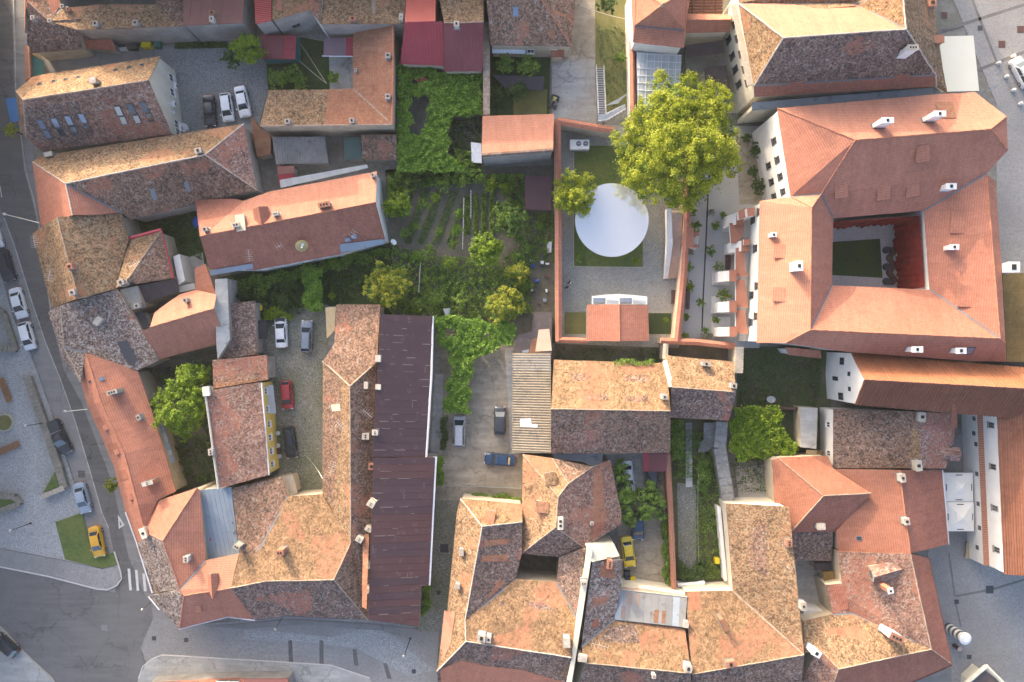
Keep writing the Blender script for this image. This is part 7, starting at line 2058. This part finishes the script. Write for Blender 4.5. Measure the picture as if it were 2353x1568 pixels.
def tree(name, label, u, v, rpx, h, mat, n, leaf=.16, sub=7, squash=.75, group=None, cat='tree', shape=None, mat2=None, seed=0, tall=None, spread=.72):
    """crown centre at (u, v); rpx crown radius"""
    rg = random.Random(seed*13 + int(u)*7 + int(v))
    zc = h*.62; c = at(u, v, zc); R = rpx/FOC*(H-zc)
    root = empty(name, (c.x, c.y, 0), label, cat, group)
    cl = []
    if shape:
        for du, dv, rr, dz in shape:
            q = at(u+du, v+dv, zc+dz); r = rr/FOC*(H-zc-dz)
            cl.append((q.x-c.x, q.y-c.y, zc+dz, r, r, r*squash))
    else:
        cl.append((0, 0, zc, R*.62, R*.62, R*.62*squash))
        for i in range(sub):
            a = 2*math.pi*(i + rg.uniform(-.3, .3))/sub; k = rg.uniform(.5, .75)*spread/.72
            rr = R*rg.uniform(.3, .48)
            cl.append((R*k*math.cos(a), R*k*math.sin(a), zc + rg.uniform(-.25, .25)*R, rr, rr, rr*squash))
        cl.append((rg.uniform(-.2, .2)*R, rg.uniform(-.2, .2)*R, zc + R*.4, R*.4, R*.4, R*.35))
    # break big clumps into sprays
    fine = []
    for x, y, z, rx, ry, rz in cl:
        k = max(8, int(15*rx))
        for i in range(k):
            d = Vector((rg.gauss(0, 1), rg.gauss(0, 1), rg.gauss(0, 1) + .4)).normalized()
            f = rg.uniform(.5, 1.08); r2 = rx*rg.uniform(.13, .28)
            fine.append((x + d.x*rx*f, y + d.y*ry*f, max(.4, z + d.z*rz*f), r2, r2, r2*.7))
    p, nr = clump_points(fine, n, .35)
    leaves('crown', p, nr, leaf, mat, root)
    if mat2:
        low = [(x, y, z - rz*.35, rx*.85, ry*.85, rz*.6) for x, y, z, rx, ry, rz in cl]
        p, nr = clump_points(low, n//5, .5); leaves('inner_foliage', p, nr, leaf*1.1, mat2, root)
    mb = MB()
    tr = max(.05, .028*h)
    top = Vector((0, 0, zc*.75))
    mb.cyl((0, 0, 0), top, tr, tr*.65, 'bark', 8)
    for x, y, z, rx, ry, rz in cl:
        a = Vector((0, 0, zc*rg.uniform(.45, .75))); e = Vector((x*.85, y*.85, z))
        m_ = a.lerp(e, .5) + Vector((0, 0, .1*R)); mb.cyl(a, m_, tr*.5, tr*.32, 'bark', 6, False); mb.cyl(m_, e, tr*.32, tr*.1, 'bark', 5, False)
    mb.build('trunk', root)
    return root
# big ash over the glass hall
ash = [(0,0,70,0),(-85,-10,42,-.5),(-110,40,36,-1.5),(-60,60,48,0),(-95,90,40,-1.5),(-40,110,48,-1),(10,70,55,.8),(20,140,42,-1.5),(70,90,48,-.5),(95,40,50,-.5),(110,-10,40,-1),(75,-50,48,.2),(100,-80,34,-1),(40,-95,44,0),(0,-70,50,.6),(-30,-110,34,-.8),(-60,-55,38,-.5),(60,20,52,1.2),(-20,40,50,1),(-140,10,18,-2),(125,70,30,-2),(50,130,30,-2),(-5,155,24,-2.5),(-75,135,24,-2.5)]
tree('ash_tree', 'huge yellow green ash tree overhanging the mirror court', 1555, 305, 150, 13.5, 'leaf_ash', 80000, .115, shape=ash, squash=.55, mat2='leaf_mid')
tree('walnut_tree', 'bright yellow green tree leaning over the mirror disc', 1316, 447, 55, 8, 'leaf_ash', 13000, .105, 8, mat2='leaf_mid', squash=.7)
tree('maple_tree', 'dense bright lime tree at the edge of the top left yard', 568, 112, 36, 7, 'leaf_lime', 8000, .13, 7, mat2='leaf_mid')
tree('lilac_tree', 'dark bush beside the lime tree in the top left yard', 532, 132, 26, 4.5, 'leaf_dark', 4000, .12, 6)
tree('yard_tree', 'sunlit yellow green tree between the curved orange roof and the red parapet roof', 415, 915, 62, 9, 'leaf_lime', 20000, .115, shape=[(-40,40,26,-.5),(-15,30,32,.8),(0,-25,34,.6),(-55,10,20,-1.5),(35,-5,28,0),(30,25,26,.4),(20,-50,30,-.5),(45,-55,26,-1.5),(-5,65,24,-1.5),(55,15,18,-1.5),(10,85,16,-2.5),(-30,-5,22,.5),(25,50,26,-1),(-60,45,16,-1.8)], squash=.7, mat2='leaf_mid')
tree('feathery_tree', 'yellow tipped feathery tree at the edge of the dark lawn', 888, 655, 52, 6.5, 'leaf_yellow', 9000, .12, 9, mat2='leaf_mid', spread=.8)
tree('round_tree', 'round glossy green tree in the middle of the vegetable garden', 1114, 572, 46, 5.5, 'leaf_lime', 9000, .13, 8, squash=.6, mat2='leaf_mid', spread=.6)
tree('plum_tree', 'yellowing tree at the lower right of the vegetable garden', 1162, 698, 46, 5, 'leaf_yellow', 9000, .13, 8, mat2='leaf_mid')
tree('pear_tree', 'pale green tree above the yellowing one in the vegetable garden', 1188, 628, 28, 4, 'leaf_yellow', 5000, .12, 7, mat2='leaf_mid')
tree('apple_tree', 'mid green tree at the top right of the vegetable garden', 1172, 502, 42, 5, 'leaf_mid', 7000, .13, 8, mat2='leaf_dark')
tree('palm_like_tree', 'light feathery shrub tree by the end wall of the long brown house', 910, 470, 30, 4.5, 'leaf_lime', 4500, .12, 9, mat2='leaf_mid', spread=.9)
tree('street_tree', 'small yellowing tree by the pavement under the blue awning', 27, 299, 17, 4, 'leaf_yellow', 2200, .11, 6)
tree('street_tree', 'small bright yellow tree against the curved orange roof', 256, 1115, 18, 4, 'leaf_yellow', 2600, .11, 6)
tree('climbing_tree', 'leafy tree over the white car beside the old roof', 1434, 1110, 30, 5, 'leaf_mid', 6000, .12, shape=[(-10,-40,16,0),(-5,-15,20,0),(0,15,22,0),(5,40,22,0),(0,70,20,-.4),(15,90,14,-.8)], mat2='leaf_dark')
tree('climbing_tree', 'leafy tree above the yard between the two parked rows', 1492, 1158, 38, 4.6, 'leaf_mid', 7000, .12, shape=[(-20,-20,20,0),(8,-30,22,.2),(20,0,22,0),(-8,12,22,.2),(26,25,16,-.4),(-30,30,16,-.5)], mat2='leaf_dark')
for i, (u, v, r, h, m_) in enumerate(((1160,145,26,4,'leaf_mid'),(1212,152,30,4.5,'leaf_mid'),(1190,208,26,3.5,'leaf_dark'),(1140,215,20,3,'leaf_dark'),(640,182,30,3.2,'leaf_mid'),(672,170,24,3,'leaf_mid'),(690,190,22,2.5,'leaf_mid'),(766,178,16,2.6,'leaf_lime'),(1395,8,26,4,'leaf_dark'),(1425,135,14,2,'leaf_mid'),(1738,345,18,2.5,'leaf_dark'),(1745,430,20,2.5,'leaf_dark'),(1716,318,14,2.2,'leaf_dark'),(1730,395,14,2,'leaf_dark'))):
    tree('bush', ('leafy bush left of the pair under the white sheet lean-to','leafy bush right of the pair under the white sheet lean-to','dark bush on the blue tarpaulin','dark bush left of the blue tarpaulin','large bush at the left of the small lawn','middle bush below the red yard roof','right bush below the red yard roof','clipped light hedge bush beside the L-shaped house','dark bush at the top beside the orange tower','small bush beside the steel stair','dark shrub at the foot of the beige cloister wall','lower dark shrub at the foot of the beige cloister wall','dark shrub near the big ash by the cloister','small dark shrub left of the cloister wall')[i], u, v, r, h, m_, int(120*r), .11, 6, cat='bush', group='garden bushes')
gs = [(1644,519,11),(1633,577,13),(1583,612,12),(1582,656,15),(1610,695,11),(1577,729,9),(1644,735,10),(1621,760,9),(1651,612,12),(1664,676,16),(1599,520,14),(1661,495,9),(1634,488,8),(1586,578,9),(1613,775,8),(1574,772,8),(1592,487,11),(1590,460,12),(1630,772,8)]
gl = ['tuft right of the drain near the top','bushy tuft right of the drain below it','shrub on the right court wall at mid height','wide leaved shrub above the long dark bench','round shrub just left of the drain','small shrub at the foot of the long dark bench','shrub on the white slab','upright shrub near the bottom of the drain','shrub left of the dark bench by the buttresses','big shrub between the two large white slabs','dark shrub beside the court gate','dark shrub beside the small white slab','white flowering tuft near the top of the drain','white flowering tuft below the court gate','pale tuft at the bottom of the drain','shrub at the lowest end of the garden court','shrub behind the stair top','upper shrub behind the stair top','pale tuft beside the drain end']
for i, (u, v, r) in enumerate(gs):
    tree('garden_shrub', gl[i] + ' in the garden court', u, v, r, 1.4 if r < 12 else 1.8, 'leaf_grey' if i in (12,13,14,18) else ('leaf_lime' if i % 3 == 0 else 'leaf_mid'), int(90*r), .085, 6, cat='shrub', group='garden court shrubs', spread=.8)
for i, (u, v, r) in enumerate(((1332,592,10),(1460,600,8),(1530,735,6),(1398,440,14))):
    tree('garden_shrub', ('small shrub at the lower left of the mirror lawn','small shrub at the lower right of the mirror lawn','small plant on the lawn right of the pavilion','dark shrub behind the mirror disc')[i], u, v, r, 1.4, ('leaf_mid','leaf_lime','leaf_lime','leaf_dark')[i], 90*r, .085, 5, cat='shrub')
# vines on arbours
def vine(name, label, polys, holes, z, n, mat, leaf=.15, thick=.5, mat2='leaf_dark', frame=True, cat='arbour'):
    allp = [p for q in polys for p in q]
    cu, cv = sum(p[0] for p in allp)/len(allp), sum(p[1] for p in allp)/len(allp)
    c = at(cu, cv, z); root = empty(name, (c.x, c.y, 0), label, cat)
    u0, u1 = min(p[0] for p in allp), max(p[0] for p in allp); v0, v1 = min(p[1] for p in allp), max(p[1] for p in allp)
    P = []; Nn = []
    while len(P) < n:
        u, v = random.uniform(u0, u1), random.uniform(v0, v1)
        ju, jv = u + 5*math.sin(v*.13) + random.gauss(0, 2.5), v + 5*math.sin(u*.11) + random.gauss(0, 2.5)
        if not any(inside(q, (ju, jv)) for q in polys) or any(inside(q, (ju, jv)) for q in holes): continue
        s_ = .5 + .5*math.sin(u*.21 + 2*math.sin(v*.07))*math.sin(v*.19 + 1.7*math.sin(u*.09))
        if s_ < .05 and random.random() < .5: continue
        zz = z + thick*(s_ - .3) + random.gauss(0, .1) - (random.random()**3)*.9
        q = at(u, v, zz) - Vector((c.x, c.y, 0)); P.append(q); Nn.append((random.gauss(0, .4), random.gauss(0, .4) + .1, 1))
    k = int(n*.75)
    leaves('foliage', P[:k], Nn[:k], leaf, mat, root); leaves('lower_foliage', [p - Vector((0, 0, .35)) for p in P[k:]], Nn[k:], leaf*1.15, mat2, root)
    if frame:
        for (u, v) in [p for q in polys for p in q][::2]:
            mb = MB(); q = at(cu + (u-cu)*.94, cv + (v-cv)*.94, z) - Vector((c.x, c.y, 0)); mb.cyl((q.x, q.y, 0), (q.x, q.y, z-.1), .06, .05, 'wood_dark', 6); mb.build('post', root)
    return root
vine('vine_arbour', 'big grape vine arbour below the crimson sheet roof', [[(914,150),(960,152),(1020,166),(1108,172),(1108,265),(1060,262),(1030,275),(1028,345),(1040,372),(1085,395),(912,396),(912,310),(918,230)]], [[(935,213),(985,220),(988,262),(972,312),(936,300),(945,262)],[(940,176),(984,176),(984,190),(940,190)]], 2.8, 36000, 'leaf_vine', .17, mat2='leaf_mid')
vine('vine_arbour', 'vine covered passage along the dirt yard beside the purple roof', [[(998,725),(1050,725),(1110,740),(1186,742),(1180,790),(1120,805),(1085,838),(1078,885),(1078,948),(1022,952),(1026,890),(1040,850),(1030,810),(1006,775)]], [[(1020,750),(1045,765),(1040,780),(1015,770)],[(1110,760),(1126,760),(1128,776),(1112,776)]], 2.7, 14000, 'leaf_vine', .14, mat2='leaf_vine')
vine('vine_arbour', 'narrow vine covered path across the dark lawn', [[(694,618),(738,612),(742,712),(702,716)]], [], 2.3, 5000, 'leaf_vine', .13)
vine('vine_arbour', 'bright green vine arbour beside the beige terrace', [[(1690,935),(1790,932),(1795,965),(1806,1000),(1840,1030),(1820,1045),(1770,1048),(1740,1050),(1700,1062),(1676,1030),(1682,985)]], [], 2.6, 13000, 'leaf_lime', .14, mat2='leaf_vine')
vine('climber', 'green climber along the foot of the long brown house', [[(530,645),(640,628),(780,590),(890,570),(898,590),(780,615),(650,650),(540,668)]], [], 1.2, 6000, 'leaf_mid', .12, frame=False, cat='climber')
vine('climber', 'ivy strip beside the lane at the end of the purple roof', [[(972,1348),(990,1346),(986,1380),(982,1412),(968,1416)]], [], 3.0, 2200, 'leaf_mid', .12, frame=False, cat='climber')
vine('climber', 'green ivy along the lane wall below the white gutter', [[(1004,1050),(1016,1045),(1020,1100),(1012,1116),(1002,1116)]], [], 2.2, 1500, 'leaf_vine', .12, frame=False, cat='climber')
vine('hedge', 'low flowering hedge behind the grey bar fence', [[(1082,1134),(1190,1142),(1196,1152),(1082,1146)]], [], 1.0, 2200, 'leaf_mid', .1, frame=False, cat='hedge')
vine('hedge', 'green hedge along the brick coped wall of the taxi yard', [[(1520,1180),(1534,1180),(1540,1345),(1528,1345)]], [], 1.6, 3500, 'leaf_mid', .11, frame=False, cat='hedge')
vine('hedge', 'bushes along the left side of the green garden strip', [[(1542,965),(1572,968),(1572,1040),(1556,1060),(1544,1060)]], [], 1.6, 4000, 'leaf_mid', .12, frame=False, cat='hedge')
vine('hedge', 'flowering bushes on the right side of the green garden strip', [[(1606,1060),(1630,1064),(1634,1110),(1620,1140),(1600,1120)]], [], 1.3, 2200, 'leaf_mid', .11, frame=False, cat='hedge')
vine('hedge', 'bushes at the foot of the green garden strip', [[(1556,1290),(1590,1310),(1600,1285),(1625,1285),(1625,1330),(1565,1335)]], [], 1.3, 3000, 'leaf_dark', .11, frame=False, cat='hedge')
vine('hedge', 'small shrubs growing on the roof edge of the sunlit tan house', [[(1410,826),(1440,824),(1505,832),(1505,842),(1415,840)]], [], 5.7, 900, 'leaf_mid', .1, frame=False, cat='shrub')
vine('hedge', 'dark flower bushes beside the silver people carrier', [[(1012,955),(1026,960),(1030,1000),(1026,1034),(1012,1030)]], [], 1.2, 1500, 'leaf_dark', .1, frame=False, cat='hedge')
vine('hedge', 'light green hedge above the parked white car with black bonnet', [[(606,705),(620,722),(672,718),(674,730),(615,736),(600,718)]], [], 1.0, 1600, 'leaf_lime', .1, frame=False, cat='hedge')
# low growing beds nobody could count
def scatter(name, poly, n, mat, z0=.15, zr=.5, leaf=.11, rows=None, ang=0.0):
    u0, u1 = min(p[0] for p in poly), max(p[0] for p in poly); v0, v1 = min(p[1] for p in poly), max(p[1] for p in poly)
    P = []; Nn = []; tries = 0
    while len(P) < n and tries < n*12:
        tries += 1
        u, v = random.uniform(u0, u1), random.uniform(v0, v1)
        if not inside(poly, (u, v)): continue
        s_ = math.sin(u*.17 + 3*math.sin(v*.05))*math.sin(v*.15 + 3*math.sin(u*.06))
        if rows:
            a = (u*math.cos(ang) + v*math.sin(ang)) / rows
            if abs((a % 1) - .5) > .28: continue
        elif s_ < -.15 and random.random() < .8: continue
        P.append(at(u, v, z0 + zr*random.random()*max(.2, s_ + .4))); Nn.append((random.gauss(0, .5), random.gauss(0, .5), 1))
    return leaves(name, P, Nn, leaf, mat, None, kind='stuff')
scatter('garden_plants', [(890,395),(1100,400),(1205,400),(1205,480),(1180,480),(1140,420),(1000,425),(940,440),(930,500),(890,500)], 9000, 'leaf_mid', .4, 1.2, .13)
scatter('garden_plants', [(900,560),(990,590),(1060,590),(1150,600),(1200,560),(1230,600),(1190,730),(1060,735),(900,735)], 13000, 'leaf_mid', .3, .9, .12)
scatter('vegetable_rows', [(955,615),(1090,610),(1120,620),(1130,690),(1080,715),(950,690)], 8000, 'leaf_veg', .15, .4, .1, 13.0, .05)
scatter('vegetable_rows', [(930,440),(1060,440),(1060,560),(930,560)], 5200, 'leaf_veg', .1, .4, .1, 31.0, .35)
scatter('vegetable_rows', [(1068,450),(1135,440),(1135,540),(1068,540)], 4200, 'leaf_mid', .2, .7, .11, 19.0, .0)
scatter('garden_plants', [(1200,490),(1272,490),(1272,600),(1215,600)], 2600, 'leaf_mid', .15, .5, .1)
scatter('garden_plants', [(1185,610),(1215,610),(1225,720),(1180,720)], 1800, 'leaf_mid', .3, .9, .11)
scatter('garden_plants', [(500,660),(690,640),(700,720),(600,735),(590,690),(505,700)], 6500, 'leaf_dark', .3, .8, .11)
scatter('garden_plants', [(745,640),(860,600),(900,600),(860,650),(800,700),(750,700)], 2500, 'leaf_dark', .1, .3, .1)
scatter('garden_plants', [(340,850),(490,830),(500,1130),(410,1120),(400,1000),(480,1000)], 6500, 'leaf_dark', .3, .9, .12)
scatter('garden_plants', [(1700,800),(1890,805),(1880,930),(1700,930)], 4500, 'leaf_dark', .1, .4, .1)
scatter('garden_plants', [(1676,1055),(1780,1050),(1770,1130),(1690,1130)], 1200, 'leaf_dark', .1, .5, .1)
scatter('garden_plants', [(300,500),(445,465),(465,600),(400,560)], 3000, 'leaf_dark', .1, .4, .1)
scatter('garden_plants', [(1030,280),(1105,270),(1105,400),(1050,395),(1030,350)], 2500, 'leaf_dark', .3, .8, .12)
scatter('garden_plants', [(1040,340),(1090,350),(1105,395),(1060,398)], 2000, 'leaf_mid', .8, 1.2, .12)
scatter('garden_plants', [(1550,980),(1650,1000),(1660,1330),(1600,1330),(1598,1100),(1550,1100)], 6500, 'leaf_mid', .1, .8, .1)
scatter('yard_weeds', [(615,830),(748,830),(748,1140),(665,1140)], 700, 'leaf_veg', .02, .1, .09)
scatter('garden_plants', [(1278,800),(1525,800),(1525,836),(1278,832)], 1500, 'leaf_dark', .1, .3, .1)
scatter('garden_plants', [(400,98),(520,96),(526,110),(402,113)], 900, 'leaf_dark', .1, .3, .1)
scatter('garden_plants', [(1370,60),(1445,60),(1445,240),(1395,255)], 1500, 'leaf_veg', .05, .25, .1)

gb = [(1000,455,13,'leaf_lime'),(975,470,17,'leaf_mid'),(955,520,12,'leaf_mid'),(930,535,14,'leaf_mid'),(1010,530,11,'leaf_mid'),(1040,560,12,'leaf_mid'),(985,580,20,'leaf_mid'),(960,590,16,'leaf_vine'),(1035,604,18,'leaf_lime'),(1050,530,14,'leaf_vine'),(1055,490,13,'leaf_vine'),(1020,425,20,'leaf_mid'),(1060,412,22,'leaf_mid'),(960,420,18,'leaf_dark'),(1130,428,17,'leaf_lime'),(1160,432,14,'leaf_lime'),(1100,405,20,'leaf_mid'),(1005,690,18,'leaf_mid'),(1060,690,22,'leaf_mid'),(960,700,20,'leaf_mid'),(920,690,18,'leaf_mid'),(930,620,20,'leaf_mid'),(1195,545,20,'leaf_mid'),(1210,570,16,'leaf_mid'),(1190,590,18,'leaf_mid'),(1240,520,12,'leaf_mid'),(1075,385,18,'leaf_mid'),(1052,372,18,'leaf_mid'),(1210,660,16,'leaf_mid'),(600,670,16,'leaf_mid'),(650,690,18,'leaf_dark'),(660,660,16,'leaf_dark'),(762,682,9,'leaf_lime'),(630,715,14,'leaf_lime'),(560,680,18,'leaf_dark'),(820,655,10,'leaf_dark')]
gn = ['first','second','third','fourth','fifth','sixth','seventh','eighth','ninth','tenth','eleventh','twelfth']
for i, (u, v, r, m_) in enumerate(gb):
    where = 'on the dark lawn below the long brown house' if u < 840 else ('along the top of the vegetable garden' if v < 440 else ('among the upper beds of the vegetable garden' if v < 575 else 'among the lower beds of the vegetable garden'))
    k = sum(1 for q in gb[:i] if (q[0] < 840) == (u < 840) and (q[0] < 840 or (q[1] < 440, q[1] < 575) == (v < 440, v < 575)))
    tree('garden_bush', gn[k] + ' leafy bush ' + where, u, v, r, 1.0 + r*.09, m_, int(95*r), .1, 6, cat='bush', group='garden bushes')
# ================================================================== neighbouring houses beyond the picture's edge, unseen, sized to cast shade
def simple_house(label, u0, v0, u1, v1, ze, zr, ns=True, roof='old_brown', wall='plaster_beige', hip=.0):
    if ns:
        m = (u0+u1)/2
        F = [(roof, [(u0,v0,ze),(m,v0,zr),(m,v1,zr),(u0,v1,ze)]), (roof, [(m,v0,zr),(u1,v0,ze),(u1,v1,ze),(m,v1,zr)])]
    else:
        m = (v0+v1)/2
        F = [(roof, [(u0,v0,ze),(u1,v0,ze),(u1,m,zr),(u0,m,zr)]), (roof, [(u0,m,zr),(u1,m,zr),(u1,v1,ze),(u0,v1,ze)])]
    return Bld('neighbour_house', label, F, wall, relax=0, group='houses beyond the edge')
simple_house('tall house across the left street, outside the frame at the top', -330, -120, -110, 330, 10, 15)
simple_house('tall house across the left street, outside the frame at mid height', -330, 340, -130, 760, 11, 16)
simple_house('tall house left of the square, outside the frame', -420, 770, -170, 1250, 12, 17)
simple_house('house beyond the junction, outside the frame at the lower left', -420, 1340, -190, 1700, 10, 15)
simple_house('house in the row above the frame, first from the left', 60, -330, 430, -95, 10, 16, False)
simple_house('house in the row above the frame, second from the left', 440, -330, 760, -95, 9, 14, False)
simple_house('house in the row above the frame, third from the left', 770, -330, 1100, -115, 9, 14, False)
simple_house('house in the row above the frame, rightmost', 1680, -360, 2140, -120, 8, 13, False)
b = Bld('south_house', 'orange roof edge with white dormers at the bottom edge of the street', [
    ('clay_new', [(335,1570,3),(470,1562,3),(536,1558,3),(590,1562,3),(664,1562,3),(670,1700,8),(335,1700,8)])], 'plaster_grey', relax=0)
for u, v in ((400,1575),(448,1566),(515,1562),(540,1562)):
    b.dormer(u, v, 1.4, 1.6, .9, 'chimney_white', 'chimney_white')
b = Bld('south_house', 'red edged roof corner with white dormer at the bottom edge', [('metal_darkred', [(560,1560,3.3),(662,1560,3.3),(662,1600,5),(560,1600,5)])], 'plaster_grey', relax=0)
b.dormer(648,1568,1.3,1.4,.8,'chimney_white','chimney_white')
b = Bld('stall', 'dark stall roof with pale frame at the lower right corner', [('felt_dark', [(2232,1568,3),(2262,1540,3),(2300,1568,3),(2330,1620,3),(2230,1620,3)])], 'plaster_cream', cat='stall', relax=0, caps=False)
b.gutter([(2215,1575,3.1),(2266,1531,3.1),(2310,1575,3.1)], 'plaster_cream', .3, 'frame')
# ================================================================== thin morning air over the roofs
mb = MB()
mb.box((0, 0, 57.7), (300, 240, 118.0), 'flashing')
o = mb.build('haze'); o['kind'] = 'stuff'
hm = bpy.data.materials.new('air'); hm.use_nodes = True
ht = hm.node_tree
for n_ in list(ht.nodes): ht.nodes.remove(n_)
ho = ht.nodes.new('ShaderNodeOutputMaterial'); hv = ht.nodes.new('ShaderNodeVolumePrincipled')
hv.inputs['Color'].default_value = (.93, .94, .96, 1); hv.inputs['Density'].default_value = .00010; hv.inputs['Anisotropy'].default_value = .2
ht.links.new(hv.outputs[0], ho.inputs['Volume'])
o.data.materials.clear(); o.data.materials.append(hm)
